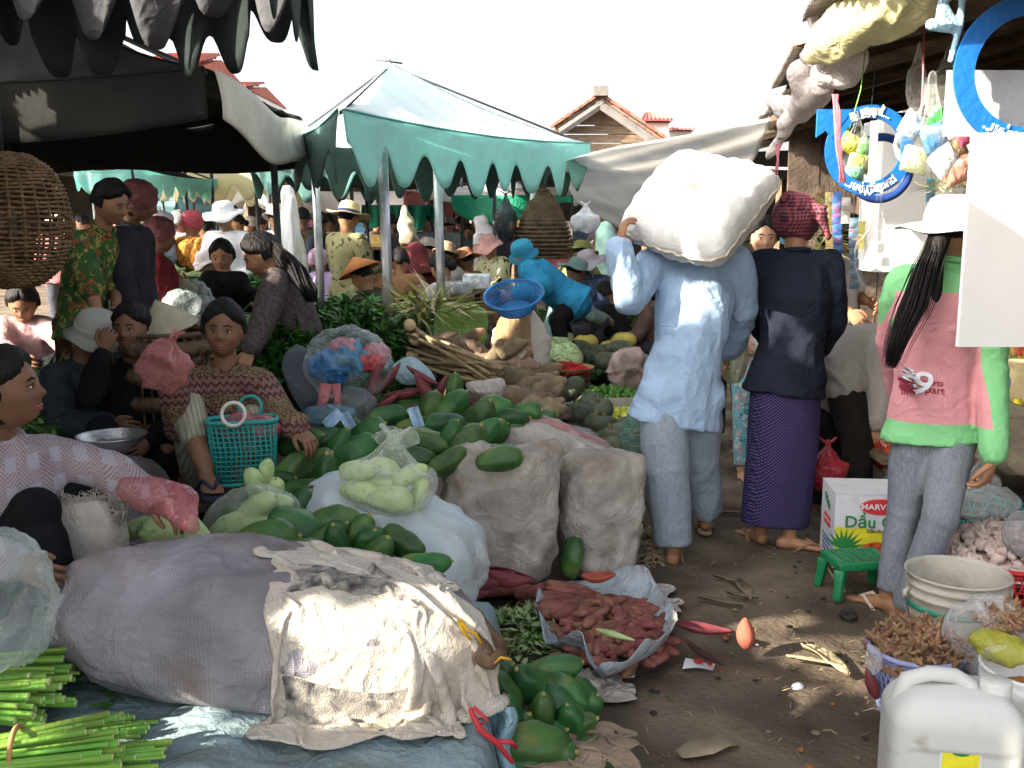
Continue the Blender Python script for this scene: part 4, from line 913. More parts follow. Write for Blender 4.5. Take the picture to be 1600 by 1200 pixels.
PAP = mat('papaya_skin', (.028, .105, .026), rough=.42, spec=.4, nz=(7, .4), col2=(.055, .15, .03), bump=(30, .10), stain=((.20, .19, .04), 5, .7, .56), rand=.6)
PAPP = mat('papaya_peeled', (.46, .58, .26), rough=.5, nz=(10, .15), bump=(30, .1), stain=((.07, .2, .05), 12, .7, .6))
STEMC = mat('stem_scar', (.30, .26, .08), rough=.8, nz=(20, .3)); WICK = mat('wicker', (.30, .19, .09), rough=.8, nz=(14, .35), bump=(60, .3))
WICKD = mat('dark_wicker', (.13, .085, .05), rough=.85, nz=(14, .35), bump=(60, .3)); MAROON = mat('banana_flower', (.20, .045, .055), rough=.55, nz=(9, .35), bump=(40, .15), stain=((.35, .12, .08), 5, .5))
YAM = mat('yam_skin', (.22, .155, .10), rough=.95, nz=(9, .35), bump=(30, .6), stain=((.10, .07, .05), 8, .7), rand=.5); SWEET = mat('sweet_potato', (.23, .085, .065), rough=.85, nz=(12, .35), bump=(40, .25), rand=.35, stain=((.20, .12, .08), 9, .6))
PUMP = mat('pumpkin_skin', (.10, .12, .075), rough=.6, nz=(10, .35), bump=(40, .2), stain=((.19, .17, .10), 6, .6), rand=.3)
# low wooden sales platform under the tarp in the front left
T = thing('wooden_platform', 'low plank platform under the blue grey tarpaulin at the front left', 'platform', (-.95, 2.15, 0))
for k in range(9):
    q = MB(); q.box((-.95, 1.55 + .155 * k, .235), (1.75, .145, .03)); q.build('plank', WOODM, T, smooth=False)
for x in (-1.7, -.95, -.2):
    for y in (1.6, 2.7):
        q = MB(); q.box((x, y, .11), (.07, .07, .22)); q.build('leg', WOODM, T, smooth=False)
def tf(u, v):
    x = -1.95 + 2.08 * u; y = 1.35 + 1.75 * v; z = .262 + .022 * sin(5 * x + 3 * y) * sin(7 * y) + .012 * sin(19 * x + 4 * y) + .02
    e = max(0, x + .065); z -= e * 1.9; x = x - e * .55
    return Vector((x, y + .02 * sin(11 * x), max(.02, z)))
o = sheet('ground_tarpaulin', tf, 90, 70, TARPB); tag(o, 'dirty blue grey tarpaulin under the long sack at the front left', 'tarpaulin')
o = sheet('blue_rag', lambda u, v: W(735 + 68 * u + 6 * sin(9 * v), 1105 + 115 * v, 2.52 - .05 * sin(3 * pi * u + v)) , 16, 16, mat('light_blue_cloth', (.33, .52, .60), nz=(6, .15), bump=(120, .2), wrink=1.2)); tag(o, 'torn light blue cloth hanging by the red string at the tarp corner', 'cloth')
m = MB(); m.tube([W(735, 1110, 2.38), W(750, 1140, 2.36), W(775, 1160, 2.38), W(800, 1190, 2.40)], [.007, .008, .008, .006], 7, round_=True); m.tube([W(775, 1158, 2.38), W(800, 1160, 2.38), W(806, 1168, 2.4)], .006, 6); m.tube([W(740, 1105, 2.38), W(762, 1125, 2.38), W(745, 1135, 2.38)], .005, 6)
tag(m.build('red_string', mat('red_plastic', (.55, .04, .05), rough=.4, nz=(6, .1))), 'red plastic string knotted at the corner of the front tarp', 'string')
# the long sack
c = W(425, 985, 2.66); Rm = Matrix.Rotation(-.10, 3, 'Z') @ Matrix.Rotation(.05, 3, 'Y')
o = sack('long_sack', 'long bulging violet grey sack lying across the front', 'sack', c, (.60, .25, .20), Rm, BURL, seed=3, p=2.4, amp=.034, fs=3.2, sub=(110, 80), ears=((-1, -.2, 1.0, .07), (-.35, .3, 1, .05), (1, 0, -.1, .03)), flat=.06, stretch=(.8, 1.6, 1.6))
m = MB(); e = W(770, 1035, 2.45); m.loft([(W(742, 1015, 2.5), .05, .05), (e, .018, .018), (e + Vector((.02, 0, .03)), .02, .012)], None, 12); m.build('tied_end', BURL, o)
YS = mat('yellow_string', (.75, .42, .03), rough=.5, nz=(9, .2))
m = MB()
for k in range(1): m.tube([e + Vector((0, -.01, 0)), e + Vector((.02, -.015, .02 - .01 * k)), e + Vector((.045, -.01, .012 + .006 * k))], .004, 6)
m.build('string', YS, o)
m = MB(); m.tube([W(718, 968, 2.42), W(730, 985, 2.4), W(742, 990, 2.41), W(752, 1005, 2.42)], .005, 6); m.tube([W(716, 970, 2.42), W(724, 988, 2.4), W(736, 1000, 2.41)], .004, 6); tag(m.build('yellow_string', YS), 'yellow string at the corner of the cream cloth sack', 'string')
# crumpled cloth from an outline, with bulge and folds (built at its own place and size)
def crump(name, label, cat, poly, cen, d_e, bulge, mt, fold=(6, .035), seed=0, nu=96, nv=44, th=.005, regions=None, parent=None, group=None, lean=0, fine=.4):
    pc = [(x - cen[0], y - cen[1]) for x, y in poly]; n = len(pc); ang = [math.atan2(y, x) for x, y in pc]
    L_ = [0]; 
    for i in range(n): a, b = pc[i], pc[(i + 1) % n]; L_.append(L_[-1] + math.hypot(b[0] - a[0], b[1] - a[1]))
    def cr(t):
        s = t * L_[-1] % L_[-1]; i = max(j for j in range(n) if L_[j] <= s + 1e-9); f = (s - L_[i]) / (L_[i + 1] - L_[i])
        p0, p1, p2, p3 = pc[i - 1], pc[i], pc[(i + 1) % n], pc[(i + 2) % n]
        return tuple(.5 * (2 * p1[k] + (p2[k] - p0[k]) * f + (2 * p0[k] - 5 * p1[k] + 4 * p2[k] - p3[k]) * f * f + (3 * p1[k] - p0[k] - 3 * p2[k] + p3[k]) * f ** 3) for k in (0, 1))
    C_ = [cr(i / nu) for i in range(nu)]; px = np.array([[cen[0] + C_[i][0] * (j / nv), cen[1] + C_[i][1] * (j / nv)] for j in range(nv + 1) for i in range(nu)]); rr = np.array([j / nv for j in range(nv + 1) for i in range(nu)])
    q = np.stack([px[:, 0] * S(d_e), px[:, 1] * S(d_e), np.zeros(len(px))], 1)
    F_ = folds(q, fold[0], seed) ; F2 = folds(q, fold[0] * 2.7, seed + 11)
    d = d_e - bulge * (1 - rr ** 2.2) + lean * (px[:, 1] - cen[1]) * S(d_e) - fold[1] * F_ * (.35 + .65 * (1 - rr ** 4)) - fold[1] * fine * F2
    V = [W(px[i, 0] + 30 * fold[1] * F2[i] * rr[i] * 3, px[i, 1], d[i]) for i in range(len(px))]
    m = MB(); f = [(j * nu + i, j * nu + (i + 1) % nu, (j + 1) * nu + (i + 1) % nu, (j + 1) * nu + i) for j in range(nv) for i in range(nu)]; m.add(V, f)
    if regions:
        for k, fc in enumerate(f):
            x = px[list(fc), 0].mean(); y = px[list(fc), 1].mean()
            for pl in regions:
                if inpoly(x, y, pl): m.m[k] = 1
    o = m.build(name, mt, parent); solid(o, th, 1)
    if parent is None: tag(o, label, cat, group)
    return o
n = 84; cs = W(425, 985, 2.66); u = np.linspace(0, 1, n); A_, B_ = np.meshgrid(u, u, indexing='ij')
arc = [(2.70, .69), (2.60, .69), (2.52, .65), (2.45, .58), (2.41, .50), (2.39, .42), (2.36, .35), (2.30, .33), (2.24, .33)]   # over the long sack, down its face and out on the platform
tt = B_ * (len(arc) - 1); k0 = np.clip(tt.astype(int), 0, len(arc) - 2); fr_ = tt - k0; ay = np.array([a[0] for a in arc]); az = np.array([a[1] for a in arc])
wd_ = .40 + .07 * np.sin(pi * B_); xc_ = W(560, 1000, 2.5).x; X_ = xc_ + (A_ - .5) * wd_ - .05 * (1 - B_) ; Y_ = ay[k0] * (1 - fr_) + ay[k0 + 1] * fr_; Z_ = az[k0] * (1 - fr_) + az[k0 + 1] * fr_ + .03
drape('cloth_sack', 'empty cream sack with faded black print crumpled over the long sack', 'sack', np.stack([X_, Y_, Z_], -1), (.72 / (n - 1), 1.15 / (n - 1)), [CLOTHW, PRINT], col_floor(.30, col_ell(cs, (.63, .258, .208), Rm, 2.5)), steps=110, seed=12, noise=.06, th=.005, fric=.8, regions=[(.1, .62, .33, .45), (.06, .40, .62, .76)])
# frayed sack mouth
o = sack('frayed_sack', 'upright beige sack with a frayed mouth beside the seated woman at front left', 'sack', W(142, 880, 2.95), (.10, .08, .20), Matrix.Identity(3), CLOTHW, seed=5, p=4, amp=.012)
m = MB()
for k in range(420):
    x, y = random.uniform(90, 198), 800 - 14 * random.random(); p = W(x, y + 30 * random.random(), 2.88 + .06 * random.random()); m.tube([p, p + Vector((random.uniform(-.01, .01), random.uniform(-.01, .01), .02 + .02 * random.random())), p + Vector((random.uniform(-.03, .03), random.uniform(-.02, .02), .035 + .02 * random.random()))], .0012, 4)
m.build('frayed_fibres', CLOTHW, o)
pbag('clear_bag', 'clear crinkled plastic bag at the left picture edge beside the long sack', bagm('clear', (.62, .70, .68), .30), W(5, 935, 2.35), (.12, .11, .17), seed=4, amp=.2, fs=12)
# bundles of stems
STK = mat('green_stalk', (.20, .40, .055), rough=.5, spec=.4, nz=(3, .2), bump=(60, .1), stretch=(1, 1, 1), rand=.35); CUT = mat('cut_stalk_end', (.60, .70, .28), nz=(20, .15)); LEAF = mat('dark_leaf', (.03, .11, .022), rough=.55, nz=(9, .35), rand=.2); LEAF2 = mat('bright_leaf', (.07, .19, .035), rough=.55, nz=(9, .3)); LEAF3 = mat('yellow_leaf', (.26, .30, .06), rough=.6, nz=(9, .3)); PALEG = mat('pale_green', (.40, .50, .22), rough=.6, nz=(9, .25))
def bundle(label, x1, y1, d, ang, n, R, L_=.55, seed=0, name='stalk_bundle', r=.0058):
    rn = random.Random(seed); e = W(x1, y1, d); dv = Vector((cos(ang), sin(ang) * .8, .04)).normalized(); T = thing(name, label, 'vegetable bundle', e - dv * L_ / 2 - Vector((0, 0, R))); s = dv.cross(Vector((0, 0, 1))).normalized(); u = s.cross(dv)
    for k in range(n):
        a = rn.uniform(0, 2 * pi); q = R * math.sqrt(rn.random()); o_ = s * cos(a) * q + u * sin(a) * q * .8; ee = e + o_ * 1.35 + dv * rn.uniform(-.07, .02); st = e - dv * L_ + o_ * 1.2; md = e - dv * L_ * .5 + o_ * .8 + s * rn.uniform(-.006, .006)
        rr = r * rn.uniform(.75, 1.25); m = MB(); m.tube([st, md, ee], [rr * .8, rr, rr * 1.1], 7, 0, round_=False); f = len(m.f) - 1; m.m[f] = 1; m.build('stalk', [STK, CUT], T)
    m = MB(); c = e - dv * L_ * .38; m.ring(c, R * 1.0, .006, rotaxis(dv), 20, 6); m.build('tie', mat('straw_tie', (.45, .25, .10), nz=(9, .2)), T)
bundle('bundle of thin green stalks tied with straw, topmost at the left edge', 112, 1040, 2.55, -.05, 34, .045, seed=1)
bundle('short pile of pale cut stalks at the far left, sunlit', 92, 1090, 2.38, -.12, 44, .06, seed=2, r=.0075)
bundle('bundle of shaded green stalks reaching right under the tie', 232, 1155, 2.42, .12, 60, .06, seed=3)
bundle('sunlit bundle of green stalks at the bottom left corner', 185, 1160, 2.22, .22, 60, .06, seed=4, r=.0065)
bundle('lowest bundle of green stalks at the bottom edge', 255, 1195, 2.26, .05, 46, .055, seed=5)
clump_heap('loose_leaves', 'loose dark leaves on the tarp beside the green stalks', 'leaves', W(150, 1105, 2.62), (.22, .14), .05, [LEAF, LEAF2], leaf(.09, .016), 60, seed=3)
# papayas
PR = []
for k in range(6):
    pm, tip = papaya_mesh(40 + k, L=(.105, .12, .095, .13, .11, .10)[k], R=(.062, .058, .06, .06, .066, .055)[k]); PR.append((pm, (.105, .12, .095, .13, .11, .10)[k]))
PROTO = []
for pm, L_ in PR: PROTO.append((pm.mesh('papaya', PAP), stem_cap(L_).mesh('stem_end', STEMC)))
def papaya(px, py, d, size=1.0, ang=0, tilt=.2, label='green papaya in the heap', group='green papayas in the heap', k=None, yaw=None):
    k = random.randrange(6) if k is None else k; o = bpy.data.objects.new('papaya', PROTO[k][0]); COL.objects.link(o)
    o.location = W(px, py, d); a = radians(ang)   # long axis direction in view: ang 0 = to the right, 90 = up
    v = Vector((cos(a), random.uniform(-.5, .3) if yaw is None else yaw, sin(a))).normalized(); q = v.to_track_quat('Z', 'Y') @ Quaternion((0, 0, 1), random.uniform(0, 6)); o.rotation_euler = q.to_euler(); o.scale = (size * random.uniform(.88, 1.1), size * random.uniform(.88, 1.1), size * random.uniform(.9, 1.12))
    tag(o, label, 'papaya', group); s_ = bpy.data.objects.new('stem_end', PROTO[k][1]); COL.objects.link(s_); s_.parent = o; return o
g1, l1 = 'papayas piled in front of the pale blue sack', 'dark green papaya piled in front of the pale blue sack'
for x, y, d, s, a in [(412, 848, 3.05, 1.05, 10), (480, 828, 3.15, .9, -20), (528, 818, 3.2, .9, 160), (470, 868, 2.95, .8, 20), (560, 838, 3.15, .85, 60), (630, 850, 3.1, .85, -25), (590, 870, 3.02, .8, 70), (655, 888, 2.98, .8, 10), (575, 890, 2.95, .75, 150), (528, 862, 3.05, .75, 100), (530, 895, 2.95, .7, 20), (612, 905, 2.9, .7, 180), (500, 850, 3.12, .8, 40), (440, 895, 2.95, .8, 0), (545, 905, 2.95, .8, 0), (600, 915, 2.98, .8, 40)]: papaya(x, y, d, s, a, label=l1, group=g1)
g2, l2 = 'papayas of the big heap', 'green papaya in the big heap between the seated woman and the sacks'
for x, y, d, s, a in [(570, 685, 4.1, 1.1, 30), (600, 655, 4.35, 1.0, 20), (625, 690, 4.15, .9, 170), (668, 690, 4.1, 1.0, -10), (700, 722, 3.95, .8, 30), (655, 668, 4.3, .8, 0), (705, 640, 4.5, .95, 50), (710, 618, 4.6, .8, 90), (748, 655, 4.35, 1.05, 60), (740, 690, 4.15, 1.05, 35), (726, 700, 4.1, 1.0, 60), (775, 640, 4.45, .9, -15), (790, 655, 4.4, .85, 10), (672, 640, 4.5, .9, 80), (640, 640, 4.6, .8, 10), (530, 670, 4.3, .9, 20), (555, 710, 3.95, .95, 30), (520, 715, 3.95, .9, 60), (500, 690, 4.15, .85, 10), (485, 735, 3.8, 1.0, 35), (455, 740, 3.8, .95, 60), (510, 750, 3.7, 1.0, 90), (470, 770, 3.6, .9, 10), (430, 755, 3.75, .85, 20), (500, 785, 3.5, .95, 20), (455, 800, 3.45, .9, 40), (405, 770, 3.65, .8, 30), (390, 800, 3.5, .85, 10), (520, 800, 3.5, .8, 30), (430, 820, 3.4, .85, 0), (545, 640, 4.6, .8, 0), (520, 640, 4.6, .85, 20),
                      (762, 720, 4.0, 1.0, 15), (690, 668, 4.25, 1.0, 10), (700, 690, 4.1, .9, 60), (590, 640, 4.65, .9, 30), (640, 715, 4.0, .9, 0), (600, 720, 4.0, .9, 20), (820, 645, 4.5, .85, 20), (800, 670, 4.4, .8, 0), (770, 680, 4.3, .9, 30), (840, 655, 4.6, .8, 15)]: papaya(x, y, d, s, a, label=l2, group=g2)
papaya(470, 690, 3.95, .78, 20, label='papaya under the outstretched hand of the seated woman in batik', group=None)
papaya(780, 718, 3.9, .95, 8, label='shiny dark papaya in the mouth of the open sack', group=None)
papaya(575, 852, 3.1, .8, 70, label=l1, group=g1)
g3, l3 = 'papayas at the aisle corner', 'green papaya on the ground in front of the sweet potatoes'
for x, y, d, s, a in [(808, 1150, 2.68, .9, 60), (770, 1110, 2.75, .9, 90), (850, 1185, 2.62, .9, 20), (895, 1140, 2.72, .8, 100), (940, 1175, 2.72, .75, 160), (790, 1085, 2.75, .95, 120), (835, 1075, 2.8, 1.05, 130), (890, 1088, 2.85, .95, -40), (845, 1125, 2.72, .9, 80), (800, 1130, 2.65, 1.0, 110), (880, 1110, 2.78, 1.0, 130), (835, 1165, 2.6, 1.1, -10), (915, 1115, 2.85, .8, 60), (925, 1160, 2.75, .8, 20), (905, 1175, 2.68, 1.0, 10), (860, 1200, 2.6, 1.0, 0), (780, 1060, 2.85, .8, 60), (930, 1190, 2.68, .8, 0), (800, 1195, 2.6, 1, 30), (905, 1085, 2.95, .9, -50), (860, 1050, 2.92, .9, 20), (850, 1145, 2.72, .9, 30), (880, 1140, 2.74, .9, 30)]: papaya(x, y, d, s * .84, a, label=l3, group=g3)
for x, y, lb in [(728, 978, 'papaya just right of the cream sack, farther of two'), (700, 962, 'papaya peeking out behind the cream sack edge')]: papaya(x, y, 2.95, .8, 60, label=lb, group=None)
papaya(893, 872, 4.05, .9, 80, label='papaya squeezed between the two big upright sacks', group=None); papaya(385, 690, 3.9, .1, 0, label='unseen', group=None) if False else None
# full sacks under the heap carry it
for k, (x, y, d, rz) in enumerate([(430, 850, 3.75, .2), (560, 800, 3.85, -.3), (520, 760, 4.35, .1), (660, 740, 4.5, .3), (740, 700, 4.75, -.2), (600, 700, 4.8, .2)]):
    c = W(x, y, d); sack('full_sack', 'half hidden full sack carrying the papaya heap', 'sack', Vector((c.x, c.y, .19)), (.36, .24, .19), rotz(rz), SACKW, group='sacks under the papaya heap', seed=k, p=2.8, sub=(36, 24), flat=.1)
c = W(560, 900, 3.35); sack('full_sack', 'half hidden full sack under the front papayas', 'sack', Vector((c.x, c.y, .13)), (.38, .25, .13), rotz(.1), SACKB, seed=9, p=2.8, sub=(36, 24), flat=.1)
c = W(450, 930, 3.25); sack('full_sack', 'flat sack behind the long grey sack', 'sack', Vector((c.x, c.y, .12)), (.3, .2, .13), rotz(.1), SACKB, seed=10, p=2.8, sub=(36, 24), flat=.1)
# pale blue sack, open sack, tied sacks
sack('pale_sack', 'pale bluish white sack lying under the bag of peeled papaya', 'sack', W(620, 838, 3.50), (.34, .22, .155), rotz(-.25) @ Matrix.Rotation(.35, 3, 'Y'), SACKB, seed=21, p=2.6, amp=.03, sub=(80, 54), ears=((1, -.6, -.6, .06),))
sack('open_sack', 'dirty violet white sack standing open with a papaya in its mouth', 'sack', W(782, 805, 4.05), (.235, .17, .30), Matrix.Rotation(.06, 3, 'Y'), SACKW, seed=23, p=2.9, amp=.034, fs=5, sub=(90, 64), ears=((-1, -.2, 1, .05), (.9, .2, 1, .09), (1, -.3, -1, .03)), stretch=(1, 1, .6))
sack('tied_sack', 'brownish full sack with wrinkled face standing nearest the porter', 'sack', W(938, 805, 4.25), (.19, .19, .28), rotz(.1), SACKW, seed=27, p=2.7, amp=.034, fs=5, sub=(90, 64), ears=((-.9, .2, 1, .03), (1, -.2, 1, .05)), stretch=(.7, .7, 1.4))
o = sack('striped_sack', 'white sack with a faded pink stripe lying on top of the two upright sacks', 'sack', W(868, 703, 4.50), (.34, .20, .12), Matrix.Rotation(.32, 3, 'Y') @ rotz(-.15), SACKW, seed=29, p=2.5, amp=.024, fs=5, sub=(90, 60))
def onto(fn, name, mt, parent, nu=40, nv=8):
    m = MB(); m.grid(fn, nu, nv); return m.build(name, mt, parent)
PST = mat('pink_print', (.42, .20, .19), rough=.85, nz=(12, .3), bump=(240, .25), stain=((.5, .45, .40), 14, .6))
for k, mm in enumerate(o.data.materials): pass
o.data.materials.append(PST); P_ = o.data
for pl in P_.polygons:
    cc = pl.center; 
    if cc.z > -.0 and abs(cc.y + .02 + .25 * cc.x * 0) < .055: pl.material_index = 1
for x in range(3):
    m = MB(); a = W(872 + 6 * x, 722 + 12 * x, 4.26 - .02 * x); m.tube([a, W(895 + 6 * x, 712 + 6 * x, 4.2), W(950 + x * 8, 716 + 4 * x, 4.22)], .003, 5); m.build('black_cord', METALD, o)
m = MB()
for k in range(16): a = W(random.uniform(905, 990), random.uniform(668, 730), 4.3); m.add([a, a + Vector((.03, -.005, .003)), a + Vector((.055, .01, 0)), a + Vector((.03, .008, -.004))], [(0, 1, 2, 3)])
tag(m.build('dry_husk', mat('dry_husk', (.62, .55, .33), nz=(20, .2))), 'bits of dry yellowish husk lying on the pink striped sack', 'husks', kind='stuff')
# rags round the sweet potatoes
RAG = mat('rag_dirty', (.46, .42, .38), rough=.9, nz=(6, .2), bump=(160, .25), wrink=1.2, stain=((.18, .14, .11), 5, .75)); RAGB = mat('rag_blue', (.40, .46, .50), rough=.8, nz=(6, .2), bump=(160, .25), wrink=1.2, stain=((.22, .18, .15), 5, .8, .45))
PLY = [(835, 990), (850, 950), (900, 925), (960, 930), (1010, 940), (1050, 985), (1058, 1025), (1030, 1065), (985, 1088), (940, 1100), (905, 1060), (850, 1035)]
def flatcloth(name, label, poly, z0, mt, seed=0, amp=.02, nu=80, nv=24, rim=.05, fs=6):
    cx = sum(p[0] for p in poly) / len(poly); cy = sum(p[1] for p in poly) / len(poly); m = MB(); n = len(poly)
    def fn(u, v):
        t = u * n; i = int(t) % n; f = t - int(t); a, b = poly[i], poly[(i + 1) % n]; g = G(a[0] + (b[0] - a[0]) * f, a[1] + (b[1] - a[1]) * f); c_ = G(cx, cy)
        p = c_.lerp(g, v); p.z = z0; return p
    m.grid(fn, nu, nv, cu=True); P = np.array(m.v); rr = np.repeat(np.arange(nv + 1) / nv, nu)
    P[:, 2] += amp * (1 + folds(P, fs, seed)) * (.3 + .7 * rr) + rim * rr ** 6 * (1 + vnoise(P * 9, seed)) ; m.v = [tuple(p) for p in P]
    o = m.build(name, mt); solid(o, .004); tag(o, label, 'cloth'); return o
flatcloth('spread_sack', 'dirty sack cloth spread under the sweet potatoes by the aisle', PLY, .015, RAGB, 4, .03, rim=.07)
rag('rag', 'crumpled rag left of the sweet potatoes, back one', 880, 950, (.24, .22), RAG, seed=6, sq=(.45, .5), hz=.12); rag('rag', 'pointed grey rag right behind the sweet potatoes', 992, 935, (.24, .20), RAG, seed=8, sq=(.5, .45), hz=.14)
rag('rag', 'crumpled dirty white rag in front of the sweet potatoes', 900, 1065, (.26, .2), RAG, seed=9, sq=(.45, .5), hz=.12); rag('rag', 'brown dried leaf rag on the lowest papayas', 912, 1165, (.22, .18), mat('dry_brown_leaf', (.26, .19, .13), nz=(7, .3), wrink=1), z=.13, seed=10, sq=(.6, .55), hz=.08)
# sweet potatoes, each one its own
SPM = []
for k in range(6):
    rn = random.Random(k); m = MB(); b = rn.uniform(-.03, .03); L_ = rn.uniform(.035, .07); R_ = rn.uniform(.014, .024); m.loft([(Vector((b * .2, 0, -L_ * 1.05)), R_ * .2, R_ * .2), (Vector((b * .1, 0, -L_ * .85)), R_ * .65, R_ * .6), (Vector((-b * .4, 0, -L_ * .2)), R_, R_ * .9), (Vector((-b * .3, 0, L_ * .35)), R_ * .9, R_), (Vector((b * .1, 0, L_ * .85)), R_ * .62, R_ * .62), (Vector((b * .3, 0, L_ * 1.06)), R_ * .2, R_ * .2)], None, 10); SPM.append(m.mesh('sweet_potato', SWEET))
for k in range(170):
    a = random.uniform(0, 2 * pi); q = math.sqrt(random.random()); c = G(952, 1010); p = Vector((c.x + .20 * q * cos(a), c.y + .30 * q * sin(a), .05 + .10 * (1 - q * q) * random.uniform(.3, 1)))
    o = bpy.data.objects.new('sweet_potato', SPM[k % 6]); COL.objects.link(o); o.location = p; o.rotation_euler = (pi / 2 + random.uniform(-.35, .35), 0, random.uniform(0, pi)); tag(o, 'small reddish sweet potato in the pile by the aisle', 'sweet potato', 'sweet potatoes by the aisle')
for k in range(16):
    p = G(random.uniform(862, 905), random.uniform(955, 1000)); p.z = .08 + .03 * random.random(); o = bpy.data.objects.new('sweet_potato', SPM[k % 6]); COL.objects.link(o); o.scale = (1.5,) * 3; o.location = p; o.rotation_euler = (pi / 2, 0, random.uniform(.9, 1.9)); tag(o, 'long reddish sweet potato at the left rim of the pile', 'sweet potato', 'long sweet potatoes at the left rim')
for k in range(4):
    p = G(700 + 50 * k, 938 + 4 * k); p.z = .06; m = MB(); m.tube([p - Vector((.10, .02, 0)), p + Vector((0, .01, .012)), p + Vector((.12, -.02, 0))], [.02, .032, .018], 12, round_=True); tag(m.build('long_yam', SWEET), 'thick reddish tuber lying behind the green peelings, number %s from the left' % ('first', 'second', 'third', 'fourth')[k], 'tuber')
m = MB(); m.tube([W(934, 984, 3.2), W(955, 990, 3.18), W(990, 1000, 3.16)], [.006, .012, .004], 8, round_=True); tag(m.build('green_peel', PALEG), 'curled pale green peel lying on the sweet potatoes', 'peel')
clump_heap('green_peelings', 'pale and dark green peelings heaped between papayas and sweet potatoes', 'peelings', G(815, 1000), (.20, .22), .10, [LEAF2, PALEG, PALEG], leaf(.06, .008, .2, 3), 900, seed=5)
# banana flowers
def bract(px, py, d, ang, L_=.11, w=.045, label='', op=.5, mt=MAROON, group=None, tilt=0, cat='banana flower'):
    m = MB(); a = radians(ang); v = Vector((cos(a), tilt, sin(a))).normalized(); M = rotaxis(v); c = W(px, py, d)
    def fn(u, t): g = (u - .5) * 2 * pi * (1 - op); r = w * sin(pi * (t * .93 + .04)) ** .75 * (1 - .35 * t); return c + M @ Vector((r * sin(g), -r * cos(g) * .8, (t - .5) * 2 * L_))
    m.grid(fn, 16, 14); o = m.build('banana_flower', mt); solid(o, .004); tag(o, label, cat, group); return o
for x, y, a, op, s in [(583, 600, 75, .3, 1), (605, 590, 50, .4, .9), (632, 612, 10, .45, 1), (665, 610, 120, .2, .9), (682, 615, 60, .3, .95), (625, 640, 0, .05, .95), (600, 628, 30, .4, .8), (690, 600, 40, .5, .8), (660, 585, 150, .5, .8), (730, 625, -40, .3, .9), (660, 632, 10, .4, .8), (740, 640, -30, .3, .8)]:
    bract(x, y, 4.62 + random.uniform(-.05, .1), a, .105 * s, .048 * s, 'maroon banana flower bract on top of the papaya heap', op, group='maroon bracts on the heap')
for x, y, a, s in [(765, 908, 20, 1), (790, 900, -10, 1), (740, 925, 10, .9), (800, 905, 0, .8)]: bract(x, y, 3.75, a, .10 * s, .045, 'maroon bract at the foot of the open sack', .2, group='bracts at the foot of the open sack')
bract(935, 896, 3.7, 12, .07, .05, 'red hollow bract shell behind the sweet potatoes', .55, mat('red_bract', (.38, .09, .06), nz=(7, .3)), tilt=-.6)
p = G(1100, 983); bract(1100, 978, 3.50, -12, .11, .04, 'long dark maroon bract lying flat in the aisle', .5, tilt=.1); bract(1102, 1018, 3.35, -35, .08, .03, 'dark curled bract piece left of the paper scrap', .6, mat('dark_bract', (.07, .03, .03), nz=(7, .3)))
bract(1165, 990, 3.45, 95, .055, .045, 'fat red banana flower bud lying in the sun patch', .0, mat('red_bract2', (.40, .11, .07), nz=(7, .3), stain=((.6, .3, .15), 5, .5)))
bract(1362, 1068, 3.0, 110, .05, .025, 'small red bract beside the lavender basket', .1)
# tubers
def tuber(m, c, v, L_, R, rn, knob=True):
    s = v.orthogonal().normalized(); pts = [c + v * (t - .5) * 2 * L_ + s * rn.uniform(-.3, .3) * R for t in (0, .25, .5, .75, 1)]; m.tube(pts, [R * .55, R * rn.uniform(.85, 1.1), R * rn.uniform(.7, 1.05), R * rn.uniform(.8, 1.15), R * .6], 12, round_=True)
    if knob: m.ell(c + s * R * .7 + v * rn.uniform(-.5, .5) * L_, R * .6)
rn = random.Random(4)
for k, (x, y, d, s, a) in enumerate([(795, 545, 5.6, 1.0, 20), (745, 548, 5.7, 1.0, -30), (760, 578, 5.4, 1.0, 10), (805, 590, 5.3, 1.2, -10), (840, 598, 5.3, 1.0, 15), (790, 615, 5.15, 1.1, -20), (825, 625, 5.05, 1.3, -15), (850, 610, 5.2, 1.1, 30), (845, 635, 5.0, 1.1, -5), (780, 600, 5.3, 1.0, 40), (865, 632, 5.1, .9, -40), (740, 590, 5.4, .9, 15), (720, 565, 5.7, .9, 40), (815, 570, 5.5, .9, 0), (770, 560, 5.6, 1.0, 60), (705, 548, 5.9, 1, 40), (735, 530, 6.0, .9, 30), (690, 530, 6.1, .9, 20), (850, 580, 5.5, .9, 20), (800, 640, 5.05, 1, 0), (830, 645, 5.0, 1, 10), (760, 620, 5.2, 1, 0)] + [(rn.uniform(690, 870), 0, 0, rn.uniform(.6, .95), rn.uniform(-60, 60)) for _ in range(44)]):
    if y == 0: y = rn.uniform(max(520, 520 + (x - 690) * .35), min(650, 585 + (x - 690) * .45)); d = 5.95 - (y - 530) * .0082
    m = MB(); a = radians(a); tuber(m, W(x, y, d), Vector((cos(a), rn.uniform(-.4, .4), sin(a))).normalized(), .10 * s, .045 * s, rn)
    o = fuse(m, 'yam', YAM, None, .014, 2, lambda q: .006 * folds(q, 16, k)); tag(o, 'knobbly brown yam in the heap behind the papayas', 'yam', 'yams in the brown heap')
for k, (x, y, d) in enumerate([(800, 660, 5.4), (740, 640, 5.7), (700, 600, 6.0), (850, 680, 5.25)]):
    c = W(x, y, d); sack('full_sack', 'hidden full sack under the yam heap', 'sack', Vector((c.x, c.y, .22)), (.34, .26, .22), rotz(k), BURL, group='sacks under the yam heap', seed=k + 30, p=2.8, sub=(30, 20), flat=.1)
